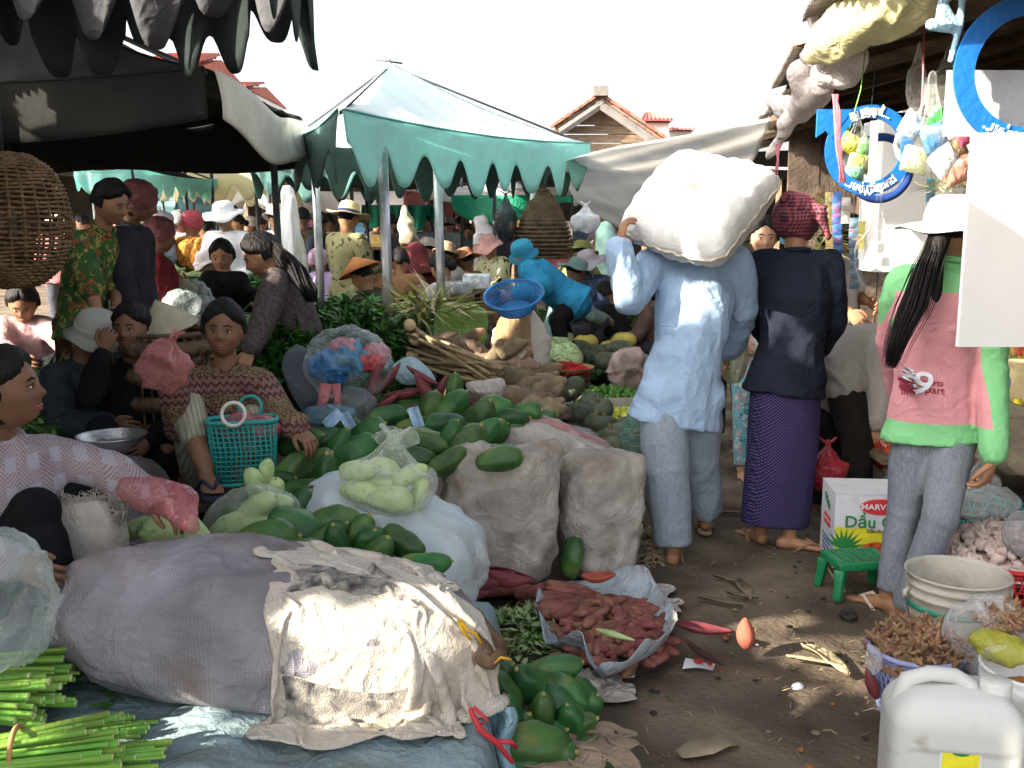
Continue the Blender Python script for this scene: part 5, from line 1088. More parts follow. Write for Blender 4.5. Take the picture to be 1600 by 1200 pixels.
# cane / root bundle
T = thing('cane_bundle', 'bundle of dry brown canes leaning on the yam heap', 'cane bundle', W(710, 590, 5.3)); CANE = mat('dry_cane', (.30, .22, .12), rough=.8, nz=(8, .4), bump=(50, .3), rand=0)
for k in range(46):
    a = W(636 + random.uniform(-6, 14), 505 + random.uniform(0, 62), 5.6 + random.uniform(-.15, .2)); b = W(772 + random.uniform(-14, 18), 578 + random.uniform(-12, 34), 5.15 + random.uniform(-.12, .15)); m = MB(); r = random.uniform(.006, .013); md = a.lerp(b, .5) + Vector((0, 0, random.uniform(-.02, .02))); m.tube([a, md, b], [r * 1.1, r, r * .8], 7); m.build('cane', CANE, T)
for x, y in ((640, 508), (648, 530), (644, 555)): m = MB(); m.ell(W(x, y, 5.5), (.035, .03, .035)); m.build('cane_butt', mat('cut_root', (.55, .40, .22), nz=(9, .2)), T)
o = sack('burlap_sack', 'big white wrinkled sack standing behind the yams with a sunlit face', 'sack', W(815, 572, 6.0), (.16, .17, .33), rotz(.3), mat('sack_offwhite', (.60, .55, .46), nz=(4, .1), bump=(220, .2), wrink=.8, stain=((.35, .28, .2), 3, .5)), seed=41, p=3, amp=.03, fs=6, sub=(70, 60), stretch=(.5, .5, 1.8))
c = W(812, 640, 6.0); BRB = mat('brown_burlap', (.34, .22, .12), nz=(5, .2), bump=(220, .35), wrink=.6)
cb = W(815, 572, 6.0); n2 = 60; u = np.linspace(-.5, .5, n2); A_, B_ = np.meshgrid(u, u, indexing='ij'); P0 = np.stack([cb.x - .10 + A_ * .30, cb.y - .08 + B_ * .27, cb.z + .37 + 0 * A_], -1)
drape('burlap_cloth', 'brown burlap cloth hanging over the white sack behind the yams', 'burlap', P0, (.50 / n2, .36 / n2), BRB, col_floor(.25, col_ell(cb, (.175, .185, .345), None, 2.8)), steps=170, seed=14, noise=.05, th=.006, fric=.85)
# blue basket tipped on the burlap
def mesh_basket(name, label, c, R0, R1, H, mt, rot=None, nrib=36, nring=8, th=.004, cat='basket', rimr=.008, ell_=1.0, floor=True, group=None, double=True):
    M = rot or Matrix.Identity(3); c = Vector(c); T = thing(name, label, cat, c, group); pt = lambda g, f, o_=0: c + M @ Vector(((R0 + (R1 - R0) * f + o_) * cos(g), (R0 + (R1 - R0) * f + o_) * sin(g) * ell_, H * f))
    m = MB()
    for k in range(nrib):
        g = 2 * pi * k / nrib; s = .28 if double else 0
        m.tube([pt(g, 0), pt(g + s * .5, .5), pt(g + s, 1)], th * .6, 4)
        if double: m.tube([pt(g, 0), pt(g - s * .5, .5), pt(g - s, 1)], th * .6, 4)
    m.build('mesh_wall', mt, T); m = MB()
    for j in range(1, nring): m.tube([pt(2 * pi * i / 40, j / nring) for i in range(41)], th * .55, 4)
    m.build('mesh_bands', mt, T); m = MB(); m.tube([pt(2 * pi * i / 48, 1.0, .004) for i in range(49)], rimr, 8); m.tube([pt(2 * pi * i / 48, .93, .002) for i in range(49)], rimr * .6, 6); m.build('rim', mt, T)
    if floor: m = MB(); m.lathe([(.001, 0), (R0, 0), (R0, .006), (.001, .006)], c, 30, rot=M @ Matrix.Diagonal((1, ell_, 1))); m.build('base', mt, T)
    return T
BLUEP = mat('blue_plastic', (.03, .22, .55), rough=.35, spec=.5, nz=(6, .08), trl=.15)
mesh_basket('blue_basket', 'bright blue plastic mesh basket tipped on the brown burlap', W(806, 484, 5.72), .10, .165, .10, BLUEP, Matrix.Rotation(.45, 3, 'X') @ Matrix.Rotation(-.12, 3, 'Y'), 44, 6, .004)
# green basket woven of tubes, teal shopping basket near the seated woman
TEAL = mat('teal_plastic', (.03, .33, .30), rough=.4, nz=(6, .1)); 
T = thing('shopping_basket', 'teal lattice plastic shopping basket with round white handle before the seated woman', 'basket', W(383, 750, 3.8)); c = W(383, 752, 3.8)
Rb = rotz(.25); hx, hy, hh = .125, .06, .24
def bp(g, f): x = cos(g); y = sin(g); k = (abs(x) ** 4 + abs(y) ** 4) ** -.25; return c + Rb @ Vector((x * k * hx * (.9 + .12 * f), y * k * hy * (.9 + .2 * f), hh * f))
m = MB()
for k in range(44): g = 2 * pi * k / 44; m.tube([bp(g, 0), bp(g + .08, .5), bp(g, 1)], .0035, 5)
for j in range(1, 13): m.tube([bp(2 * pi * i / 48, j / 13) for i in range(49)], .0032, 5)
m.build('lattice', TEAL, T); m = MB(); m.tube([bp(2 * pi * i / 48, 1) for i in range(49)], .009, 8); m.tube([bp(2 * pi * i / 48, 0) for i in range(49)], .008, 8); m.build('rim', TEAL, T)
for yy, nm, mt_ in ((-.07, 'white_handle', mat('white_plastic', (.7, .68, .62), rough=.4, nz=(6, .05))), (.06, 'teal_handle', TEAL)):
    m = MB(); m.ring(c + Rb @ Vector((-.03 + (.06 if yy > 0 else 0), yy, hh + .035)), .043, .007, Matrix.Rotation(pi / 2 - .2, 3, 'X'), 30, 8); m.build(nm, mt_, T)
pbag('pink_bag', 'pink translucent plastic bag stuffed in the teal shopping basket', bagm('pink', (.55, .14, .18), .55), W(385, 668, 3.78), (.125, .07, .055), seed=12, amp=.3)
# plastic bags on the heap
pbag('peeled_papaya_bag', 'knotted clear bag of peeled pale green papaya on the pale sack', bagm('milky', (.80, .86, .76), .30), W(608, 752, 3.38), (.165, .12, .118), Matrix.Rotation(.12, 3, 'Y'), seed=5, neck=.06, amp=.10, fs=8)
for k, (x, y, d, s, a) in enumerate([(560, 735, 3.38, .62, 10), (600, 728, 3.38, .6, -10), (640, 742, 3.38, .6, 30), (570, 770, 3.36, .75, -15), (610, 780, 3.34, .85, -8), (655, 775, 3.38, .6, 70), (600, 755, 3.42, .8, 0)]):
    o = papaya(x, y, d, s, a, label='peeled pale papaya inside the knotted clear bag', group='peeled papayas in the knotted bag'); o.data = o.data.copy(); o.data.materials[0] = PAPP
m = MB()
for a, l in ((1.15, .07), (.5, .10), (2.0, .06)):
    t = W(608, 700, 3.36); dv = Vector((cos(a), -.1, sin(a))); m.loft([(t, .008, .006), (t + dv * l * .5, .028, .004), (t + dv * l, .034, .003), (t + dv * l * 1.1, .02, .002)], Vector((sin(a), 0, -cos(a))), 10)
tag(m.build('bag_knot', bagm('milky', (1, 1, 1))), 'white knotted ends on top of the bag of peeled papaya', 'bag knot')
pbag('vegetable_bag', 'thin clear bag of pale green chayote left of the papaya pile', bagm('clear2', (.72, .80, .66), .22), W(395, 810, 3.28), (.165, .10, .105), Matrix.Rotation(-.25, 3, 'Y'), seed=6, amp=.14, fs=8)
for k, (x, y, d, s, a) in enumerate([(360, 820, 3.28, .7, 30), (400, 795, 3.28, .75, 40), (430, 785, 3.3, .6, 10), (390, 830, 3.26, .7, 10), (250, 828, 3.05, .8, 10), (282, 822, 3.1, .7, -10), (225, 822, 3.1, .6, 20), (300, 830, 3.08, .7, -30), (430, 765, 3.4, .55, 80), (398, 755, 3.45, .5, 100), (415, 740, 3.5, .5, 80)]):
    o = papaya(x, y, d, s, a, label='pale green peeled gourd beside the seated women' if k > 3 else 'pale gourd inside the thin clear bag', group='pale gourds beside the women' if k > 3 else 'pale gourds in the thin bag'); o.data = o.data.copy(); o.data.materials[0] = PAPP
BOB = pbag('bag_of_bags', 'big clear bag full of blue and pink carrier bags', bagm('clear3', (.65, .75, .76), .16), W(545, 570, 4.6), (.20, .15, .17), seed=8, amp=.16, fs=7)
for x, y, cl, r, s, nm in [(520, 572, (.05, .22, .50), .085, 2, 'blue'), (550, 560, (.07, .27, .45), .08, 6, 'blue'), (575, 565, (.60, .10, .10), .07, 3, 'red'), (535, 545, (.50, .20, .24), .06, 4, 'pink'), (590, 552, (.55, .22, .25), .055, 5, 'pink')]:
    pbag('carrier_bag', 'crumpled %s carrier bag inside the big clear bag, at its %s' % (nm, {2: 'lower left', 6: 'middle', 3: 'right side', 4: 'top left', 5: 'top right'}[s]), bagm('in_' + nm + str(s), cl, .92), W(x, y, 4.6), (r * 1.05, r * .8, r * .85), seed=s, amp=.6, fs=15)
pbag('grey_bag', 'dark translucent bag below the bag of carrier bags', bagm('smoke', (.18, .20, .22), .5), W(555, 635, 4.45), (.10, .08, .09), seed=18, amp=.25)
m = MB(); m.loft([(W(510, 600, 4.4), .03, .01), (W(505, 625, 4.38), .025, .01), (W(495, 650, 4.38), .012, .006)], None, 10); m.loft([(W(525, 600, 4.4), .02, .01), (W(528, 640, 4.38), .015, .01)], None, 10); m.build('pink_handle', bagm('pink2', (.6, .2, .2), .7), bpy.data.objects['bag_of_bags'])
pbag('blue_bag', 'flat translucent blue bag by the hand of the seated woman', bagm('blue', (.15, .28, .36), .55), W(515, 650, 4.3), (.12, .08, .05), seed=19, amp=.35)
for x, y, a in ((545, 660, .5), (520, 655, -.8), (650, 652, .3), (600, 560, .7)):
    p = W(x, y, 4.2 if y > 600 else 4.8); m = MB(); m.grid(lambda u, v: p + Vector(((u - .5) * .05, .01 * sin(5 * u), (v - .5) * .09)) @ Matrix.Rotation(a, 3, 'Y'), 5, 5); o = m.build('paper_scrap', mat('blue_paper', (.35, .55, .75), nz=(12, .2), stain=((.8, .82, .85), 30, .8))); tag(o, 'scrap of light blue printed paper stuck in the papaya heap', 'paper', 'blue paper scraps in the heap')
crump('white_rag', 'small grey white rag on the yam side of the papaya heap', 'rag', [(728, 600), (755, 595), (785, 592), (788, 610), (770, 625), (740, 615)], (758, 608), 4.75, .03, RAG, fold=(10, .02), seed=16, nu=40, nv=14)
crump('blue_cloth', 'pale blue cloth piece between banana flowers and canes', 'cloth', [(612, 575), (640, 558), (668, 575), (680, 598), (655, 600), (625, 598)], (648, 582), 4.95, .04, mat('pale_blue_cloth', (.32, .46, .50), nz=(6, .1), wrink=.8), fold=(8, .02), seed=17, nu=40, nv=14)
crump('grey_cloth_board', 'dark grey slanting sheet between the seated woman and the clear bag', 'sheet', [(440, 570), (470, 540), (520, 600), (560, 660), (520, 680), (470, 640)], (500, 610), 4.75, .02, mat('slate_sheet', (.10, .12, .14), nz=(4, .2)), fold=(4, .02), seed=18, nu=40, nv=14)
# leaf heaps
BL = leaf(.11, .02, .5, 3)
clump_heap('leafy_greens', 'big heap of dark leafy greens behind the bag of carrier bags', 'leafy greens', W(560, 560, 5.6) - Vector((0, 0, .25)), (.38, .42), .52, [LEAF, LEAF2, LEAF], BL, 3800, seed=1)
clump_heap('leafy_greens', 'dark leafy greens spilling left beside the leaning woman', 'leafy greens', W(445, 545, 5.2) - Vector((0, 0, .12)), (.22, .25), .22, [LEAF, LEAF, LEAF2], BL, 1500, seed=2)
clump_heap('corn_husks', 'pale dry corn leaves sticking out behind the greens', 'corn leaves', W(672, 490, 6.3), (.2, .12), .12, [mat('straw', (.55, .50, .28), nz=(9, .2)), LEAF3], leaf(.25, .014, .3), 130, seed=4)
sack('green_sack', 'bright lime green net sack behind the cane bundle', 'sack', W(720, 515, 6.5), (.17, .13, .17), Matrix.Identity(3), mat('lime_net', (.28, .46, .12), nz=(6, .2), bump=(120, .4), wrink=.8), seed=44, p=3, amp=.03)
# woven basket with tubers, pumpkins
def wicker(name, label, c, R0, R1, H, mt, rings=9, ribs=28, cat='basket', group=None, rot=None, strands=True):
    T = thing(name, label, cat, c, group); c = Vector(c); M = rot or Matrix.Identity(3)
    P = lambda g, f, o_: c + M @ Vector(((R0 + (R1 - R0) * math.sin(f * pi / 2) + o_) * cos(g), (R0 + (R1 - R0) * math.sin(f * pi / 2) + o_) * sin(g), H * f))
    for j in range(rings):
        m = MB(); f = (j + .5) / rings; h = H / rings * .62; n = ribs * 4
        V = []; 
        for i in range(n + 1):
            g = 2 * pi * i / n; V.append(P(g, f, .006 * cos(g * ribs / 1 + pi * j)))
        m.tube(V, h * .5, 5); m.build('weave_strand', mt, T)
    m = MB()
    for k in range(ribs): g = 2 * pi * k / ribs; m.tube([P(g, t / 4, 0) for t in range(5)], .005, 5)
    m.build('ribs', mt, T); m = MB(); m.tube([P(2 * pi * i / 40, 1, 0) for i in range(41)], .012, 8); m.build('rim', mt, T)
    m = MB(); m.lathe([(.001, .0), (R0, .0), (R0, .01), (.001, .012)], c, 24, rot=M); m.build('base', mt, T); return T
p = G(902, 735); wicker('wicker_basket', 'dark woven basket holding yams beside the striped sack', Vector((p.x, p.y + .1, 0)), .13, .19, .20, WICKD)
for k in range(9):
    m = MB(); tuber(m, Vector((p.x + random.uniform(-.09, .09), p.y + .1 + random.uniform(-.08, .08), .13 + .02 * (k % 3))), Vector((random.uniform(-1, 1), random.uniform(-1, 1), .1)).normalized(), .06, .035, rn, False); o = m.build('yam', YAM); tag(o, 'small light brown yam in the dark woven basket', 'yam', 'yams in the dark basket')
m = MB(); nu, nv = 48, 20
def pf(u, v):
    g = 2 * pi * u; t = pi * v; rr = sin(t) ** .8 * (1 + .07 * abs(cos(4.5 * g)) - .05); return Vector((.09 * rr * cos(g), .09 * rr * sin(g), .062 * cos(t) - .02 * math.exp(-(sin(t) / .25) ** 2) * cos(t)))
m.grid(pf, nu, nv, cu=True); PUM = m.mesh('pumpkin', PUMP); m = MB(); m.tube([(0, 0, .035), (0, 0, .06), (.012, 0, .075)], [.012, .009, .010], 7); PST_ = m.mesh('stem', STEMC)
for x, y, d, s in [(893, 608, 5.9, 1), (918, 630, 5.9, 1), (900, 645, 5.6, 1), (935, 640, 5.7, 1), (950, 672, 5.6, .9), (960, 680, 5.3, .9), (945, 665, 5.5, .9), (985, 690, 5.2, .8), (965, 700, 5.1, .8), (980, 715, 5.0, .7), (975, 665, 5.5, .8), (990, 710, 5.1, .8), (925, 660, 5.6, .9), (940, 690, 5.4, .9)]:
    o = bpy.data.objects.new('pumpkin', PUM); COL.objects.link(o); q = W(x, y, d); o.location = q; o.scale = (s,) * 3; o.rotation_euler = (random.uniform(-.8, .8), random.uniform(-.5, .5), random.uniform(0, 6)); tag(o, 'small ribbed grey green pumpkin beside the yam basket', 'pumpkin', 'grey green pumpkins'); t = bpy.data.objects.new('stem', PST_); COL.objects.link(t); t.parent = o
for x, y, d, s in [(905, 545, 9.0, 1), (930, 552, 8.8, .9), (945, 548, 8.9, .8), (950, 565, 8.4, 1), (970, 545, 8.9, 1), (900, 555, 8.6, .8), (915, 558, 8.7, .8), (982, 552, 8.6, .8)]:
    o = bpy.data.objects.new('pumpkin', PUM); COL.objects.link(o); o.location = W(x, y, d); o.scale = (s * 1.3,) * 3; o.rotation_euler = (random.uniform(-.5, .5), 0, random.uniform(0, 6)); tag(o, 'round brownish pumpkin behind the cucumbers', 'pumpkin', 'brown pumpkins behind the cucumbers')
for x, y in ((915, 535), (955, 545), (975, 532)):
    o = bpy.data.objects.new('pumpkin', PUM.copy()); o.data.materials[0] = mat('yellow_squash', (.55, .45, .10), nz=(7, .2)); COL.objects.link(o); o.location = W(x, y, 9.3); o.scale = (1.3,) * 3; tag(o, 'yellow squash at the back of the pumpkins', 'squash', 'yellow squashes')
# limes in two shallow crates, cucumbers, cabbages, chilies
LIME = mat('lime_skin', (.08, .20, .03), rough=.4, nz=(9, .3), rand=.5); LIMY = mat('yellow_lime', (.55, .58, .05), rough=.4, nz=(9, .2), rand=.5); CRATE = mat('crate_board', (.50, .46, .40), nz=(6, .2))
def crate(label, p, sx, sy, h, mt=CRATE, name='crate', cat='crate', rz=0):
    T = thing(name, label, cat, p); R = rotz(rz)
    for dx, dy, wx, wy in ((0, -sy / 2, sx, .012), (0, sy / 2, sx, .012), (-sx / 2, 0, .012, sy), (sx / 2, 0, .012, sy)):
        m = MB(); m.box(Vector(p) + R @ Vector((dx, dy, h / 2 + .003)), (wx + .012 if wy == .012 else wx, wy - (.013 if wy != .012 else 0), h), R); m.build('side_board', mt, T, smooth=False)
    m = MB(); m.box(Vector(p) + Vector((0, 0, .01)), (sx - .03, sy - .03, .012), R); m.build('floor_board', mt, T, smooth=False); return T
lm = MB(); lm.ell((0, 0, 0), (.021, .021, .024), None, 10, 7); LMM = lm.mesh('lime', LIME); LMY = lm.mesh('lime', LIMY)
def fruits(mesh, p, sx, sy, z0, n, label, group, s=1, name='lime', cat='lime', H=.05):
    for k in range(n):
        x, y = random.uniform(-.5, .5), random.uniform(-.5, .5); o = bpy.data.objects.new(name, mesh); COL.objects.link(o); o.location = Vector(p) + Vector((x * sx, y * sy, z0 + H * (1 - 2 * max(abs(x), abs(y))) + random.uniform(-.01, .015))); o.rotation_euler = rot_rand().to_euler(); o.scale = (s * random.uniform(.85, 1.1),) * 3; tag(o, label, cat, group)
p1_ = W(955, 608, 7.2); p1_.z = 0.3; z_ = p1_.z; 
def stand(label, p, sx, sy, h, mt=WOODM):
    T = thing('display_stand', label, 'stand', (p.x, p.y, 0))
    m = MB(); m.box((p.x, p.y, h - .015), (sx, sy, .03)); m.build('top_board', mt, T, smooth=False)
    for a in (-1, 1):
        for b in (-1, 1): m = MB(); m.box((p.x + a * (sx / 2 - .04), p.y + b * (sy / 2 - .04), (h - .03) / 2), (.05, .05, h - .03)); m.build('leg', mt, T, smooth=False)
def zfit(px, py, z): return G(px, py, z)
a = zfit(955, 625, .22); stand('low stand under the green lime crate', a + Vector((0, .22, 0)), .62, .5, .14); a.z = .14; crate('shallow board crate heaped with green limes', a + Vector((0, .22, 0)), .54, .42, .09)
fruits(LMM, a + Vector((0, .22, 0)), .50, .38, .08, 190, 'green lime heaped in the shallow crate', 'green limes in the crate', H=.05)
b = zfit(968, 665, .15); b.z = .05; stand('low stand under the yellow lime crate', b + Vector((.02, .25, 0)), .5, .5, .10); b.z = .10; crate('shallow board crate of yellow limes in front of the green ones', b + Vector((.02, .25, 0)), .44, .42, .07)
fruits(LMY, b + Vector((.02, .25, 0)), .40, .38, .06, 150, 'yellow green lime in the nearer shallow crate', 'yellow limes in the crate', H=.04)
lm = MB(); lm.loft([((0, 0, -.13), .006, .006), ((.005, 0, -.11), .022, .022), ((.01, 0, 0), .028, .027), ((.0, 0, .10), .024, .024), ((0, 0, .13), .006, .006)], None, 10); CUC = lm.mesh('cucumber', mat('cucumber_skin', (.05, .17, .035), rough=.45, nz=(12, .35), rand=.3))
a = zfit(930, 600, .12)
for k in range(60):
    o = bpy.data.objects.new('cucumber', CUC); COL.objects.link(o); x, y = random.uniform(-.32, .25), random.uniform(-.4, .5); o.location = a + Vector((x, .5 + y, .0 + .14 * (1 - abs(x) * 2) * random.random())); o.rotation_euler = (pi / 2 + random.uniform(-.2, .2), 0, random.uniform(-.8, 1.5)); tag(o, 'dark green cucumber in the pile behind the limes', 'cucumber', 'cucumbers behind the limes')
lm = MB(); lm.ell((0, 0, 0), .095, None, 22, 16); disp_m = lm.mesh('cabbage', mat('cabbage_leaf', (.45, .58, .28), rough=.5, nz=(8, .2), bump=(30, .4), wrink=1.5)); disp(disp_m, lambda q: .008 * folds(q, 12, 3))
for x, y, d in [(875, 540, 8.2), (872, 556, 7.9), (888, 552, 8.0), (893, 562, 7.8), (880, 530, 8.5)]:
    o = bpy.data.objects.new('cabbage', disp_m); COL.objects.link(o); o.location = W(x, y, d); o.rotation_euler = rot_rand().to_euler(); tag(o, 'pale green cabbage beside the white sack', 'cabbage', 'cabbages')
lm = MB(); lm.ell((0, 0, 0), .04, None, 12, 8); APP = lm.mesh('green_guava', mat('guava', (.30, .45, .12), rough=.4, nz=(9, .2), rand=.3))
a = zfit(885, 628, .22); a.z = .16; stand('low stand under the box of green guavas', a + Vector((-.02, .25, 0)), .3, .42, .16); crate('open white carton of round green guavas', a + Vector((-.02, .25, 0)), .24, .36, .1, mat('white_carton', (.72, .70, .66), nz=(6, .08)), 'carton', 'carton'); fruits(APP, a + Vector((-.02, .25, 0)), .18, .28, .09, 26, 'round green guava in the open carton', 'green guavas', name='green_guava', cat='guava', H=.03)
a = W(885, 570, 7.6); a.z -= .02
T = thing('chili_tray', 'round wicker tray of red chilies in front of the cabbages', 'tray', a - Vector((0, 0, .04))); m = MB(); m.lathe([(.001, -.04), (.16, -.03), (.21, .0), (.215, .01), (.2, .004), (.15, -.02), (.001, -.028)], a, 36); m.build('tray', WICK, T); clump_heap('red_chilies', 'red chilies heaped on the round wicker tray', 'chilies', a - Vector((0, 0, .02)), (.19, .19), .06, [mat('chili', (.45, .02, .015), rough=.35, nz=(9, .2))] * 2, stalk(.05, .005), 420, seed=8)
wicker('wicker_basket', 'dark round basket under the tray of chilies', Vector((a.x, a.y, 0)), .12, .17, a.z - .05, WICKD, rings=7, ribs=22)
clump_heap('long_beans', 'pile of thin dark green herbs behind the cabbages', 'herbs', W(890, 545, 9.6) - Vector((0, 0, .2)), (.5, .5), .36, [LEAF, LEAF2], stalk(.30, .005), 900, seed=9)
clump_heap('ginger_roots', 'heap of dull brown root bunches behind the squashes', 'roots', W(965, 530, 10.2) - Vector((0, 0, .25)), (.42, .5), .42, [mat('root_brown', (.17, .11, .06), nz=(9, .4)), LEAF3], stalk(.18, .009), 900, seed=10)
clump_heap('fine_herbs', 'dark green herb heap near the far seated sellers', 'herbs', W(920, 495, 12) - Vector((0, 0, .2)), (.9, .9), .35, [LEAF, LEAF2], leaf(.14, .02, .4), 1300, seed=11)
clump_heap('lettuce', 'light green herb bunches left of the porter', 'herbs', W(985, 505, 10.8) - Vector((0, 0, .1)), (.35, .5), .22, [LEAF2, mat('fresh_green', (.12, .32, .10), nz=(9, .2))], leaf(.12, .03, .4), 500, seed=12)
sack('net_sack', 'pinkish brown net sack beside the lime crate', 'sack', W(985, 580, 7.6), (.17, .17, .19), Matrix.Identity(3), mat('net_sack', (.33, .24, .21), nz=(12, .35), bump=(90, .4)), seed=48, p=2.4, amp=.03, fs=9)
pbag('green_bag', 'translucent green bag standing beside the leg of the porter', bagm('green', (.12, .30, .24), .5), W(993, 692, 4.75), (.07, .08, .17), seed=22, amp=.2)
clump_heap('straw_litter', 'straw and dry litter on the ground behind the tied sack', 'litter', G(1000, 850), (.15, .35), .05, [mat('straw2', (.30, .23, .13), nz=(9, .3))] * 2, stalk(.10, .003), 260, seed=13)
# ------------------------------------------------------------ stall at the right
IRON = mat('corrugated_iron', (.20, .18, .16), rough=.55, met=.35, nz=(2, .35), stain=((.16, .08, .045), 2.5, .9)); 
T = thing('stall_roof', 'corrugated iron stall roof with ragged eave at the top right', 'roof', (3, 6, 0))
e0 = Vector((.62, .6, 2.42)); e1 = Vector((2.55, 11.0, 2.36)); wv = Vector((3.6, -.6, .95))
for k in range(13):
    a0 = e0.lerp(e1, k / 13 - .004); a1 = e0.lerp(e1, (k + 1) / 13 + .004); j = random.uniform(-.10, .06)
    def rf(u, v, a0=a0, a1=a1, j=j, k=k): p = a0.lerp(a1, u) + wv * (v * 1.0) + Vector((j * (1 - v), 0, 0)); return p + Vector((0, 0, .016 * sin(2 * pi * u * 11) + .008 * (k % 2) + .015 * sin(3 * v + k)))
    sheet('iron_sheet', rf, 66, 5, IRON, T, .002)
for k in range(4):
    m = MB(); a = e0 + wv * (.03 + .3 * k) - Vector((0, 0, .06)); b = e1 + wv * (.03 + .3 * k) - Vector((0, 0, .06)); m.loft([(a, .025, .035), (b, .025, .035)], Vector((1, 0, 0)), 4); m.build('purlin', BARKD, T, smooth=False)
for k in range(9):
    m = MB(); a = e0.lerp(e1, (k + .3) / 9) - Vector((0, 0, .13)); m.loft([(a, .03, .045), (a + wv, .03, .045)], Vector((0, 1, 0)), 4); m.build('rafter', BARKD, T, smooth=False)
for (px, d) in ((1330, 9.0), (1600, 6.5), (1700, 3.2)):
    x = W(px, 600, d).x; y = W(px, 600, d).y; m = MB(); m.loft([((x, y, 0), .04, .04), ((x, y, 2.6), .04, .04)], Vector((1, 0, 0)), 8); m.build('post', BARKD, T)
DK = mat('stall_inner_boards', (.085, .06, .045), rough=.9, nz=(4, .4), bump=(40, .4), stretch=(1, 8, 1))
T = thing('stall_wall', 'dark board back wall of the right stall', 'wall', (4.6, 6, 0))
for k in range(26):
    m = MB(); m.box((4.35 + .006 * (k % 2), 1.2 + .40 * k, 1.5), (.04, .39, 3.0)); m.build('wall_board', DK, T, smooth=False)
T = thing('stall_wall', 'dark board end wall of the right stall beyond the hanging sachets', 'wall', (3.4, 9.6, 0))
for k in range(8):
    m = MB(); m.box((2.75 + .30 * k, 9.6 + .006 * (k % 2), 1.25), (.29, .04, 2.5)); m.build('wall_board', DK, T, smooth=False)
WB = mat('white_board', (.88, .88, .86), rough=.5, nz=(3, .03), bump=(20, .05)); GP = mat('grey_panel', (.42, .43, .45), rough=.25, spec=.5, nz=(3, .05))
def panel(name, label, cat, x0, y0, x1, y1, d, mt, th=.03, d2=None, frame=None):
    a, b, c_, e = W(x0, y0, d), W(x1, y0, d2 or d), W(x1, y1, d2 or d), W(x0, y1, d); a2 = Vector((e.x, e.y, a.z)); b2 = Vector((c_.x, c_.y, b.z)); q = Vector((0, th, 0)); m = MB()
    m.add([e, c_, b2, a2, e + q, c_ + q, b2 + q, a2 + q], [(0, 1, 2, 3), (4, 7, 6, 5), (3, 2, 6, 7), (0, 4, 5, 1), (0, 3, 7, 4), (1, 5, 6, 2)]); o = m.build(name, mt, smooth=False); tag(o, label, cat)
    if frame: m = MB(); [m.tube([p_, q_], .007, 5) for p_, q_ in ((a2, b2), (b2, c_), (c_, e), (e, a2))]; m.build('edge_frame', frame, o)
    return o
panel('white_board', 'blank white board hanging in front of the woman in green at the right edge', 'board', 1497, 212, 1720, 542, 3.15, WB, .02, 3.3)
panel('white_cabinet', 'white cabinet panel behind the hanging clear bags', 'panel', 1368, 188, 1530, 425, 5.2, WB, .3)
panel('grey_mirror', 'grey mirror panel inside the large blue ring', 'panel', 1474, 112, 1720, 213, 3.45, GP, .01)
panel('white_strip', 'narrow grey metal strip hanging inside the smaller blue ring', 'strip', 1357, 190, 1368, 278, 4.5, GP, .01)
BLUER = mat('blue_sign', (.010, .12, .40), rough=.4, nz=(4, .06)); WHT = mat('white_print', (.75, .78, .82), nz=(4, .05))
def ringsign(label, cx, cy, R, r, d, arrow, texts, tilt=0):
    c = W(cx, cy, d); s = S(d); T = thing('ring_sign', label, 'sign', c - Vector((0, 0, R * s))); m = MB(); n = 64
    M = rotz(tilt)
    for f, z in ((-.006, 0), (.006, 1)): pass
    V = []
    for i in range(n):
        g = 2 * pi * i / n
        for rr, yy in ((r, -.006), (R, -.006), (R, .006), (r, .006)): V.append(c + M @ Vector((rr * s * cos(g), yy, rr * s * sin(g))))
    F = [(4 * i + a, 4 * ((i + 1) % n) + a, 4 * ((i + 1) % n) + (a + 1) % 4, 4 * i + (a + 1) % 4) for i in range(n) for a in range(4)]
    m.add(V, F); m.build('ring_board', BLUER, T, smooth=False)
    if arrow:
        m = MB(); L_ = [(-86, 50), (-62, 50), (-46, 50), (-52, 28), (-64, 22), (-86, 22), (-78, 36)]; P = [(-78, 68), (-36, 60), (-52, 30), (-64, 12), (-72, 28), (-88, 18)]
        P = [(-84, 62), (-30, 62), (-60, 18), (-70, 30), (-84, 20)]
        m.add([c + M @ Vector((x * s, -.009, z * s)) for x, z in P] + [c + M @ Vector((x * s, .009, z * s)) for x, z in P], [tuple(range(5)), tuple(range(9, 4, -1))] + [(i, i + 5, (i + 1) % 5 + 5, (i + 1) % 5) for i in range(5)]); m.build('arrow_head', BLUER, T, smooth=False)
    for tx, g0, g1, up, sz in texts:
        n_ = len(tx); rm = (R + r) / 2 * s
        for i, ch in enumerate(tx):
            g = radians(g0 + (g1 - g0) * (i + .5) / n_); o = text_mesh(ch, sz, WHT, T, 'lettering')
            rot = Matrix.Rotation(-(g - pi / 2) if up else -(g + pi / 2), 3, 'Y'); p = c + M @ Vector((rm * cos(g), -.012, rm * sin(g)))
            place(o, p, M @ rot @ Matrix.Rotation(pi / 2, 3, 'X'), T)
    m = MB(); m.tube([c + Vector((0, 0, R * s)), Vector((c.x + .02, c.y, 2.5))], .002, 4); m.build('hanging_wire', METALD, T); return T
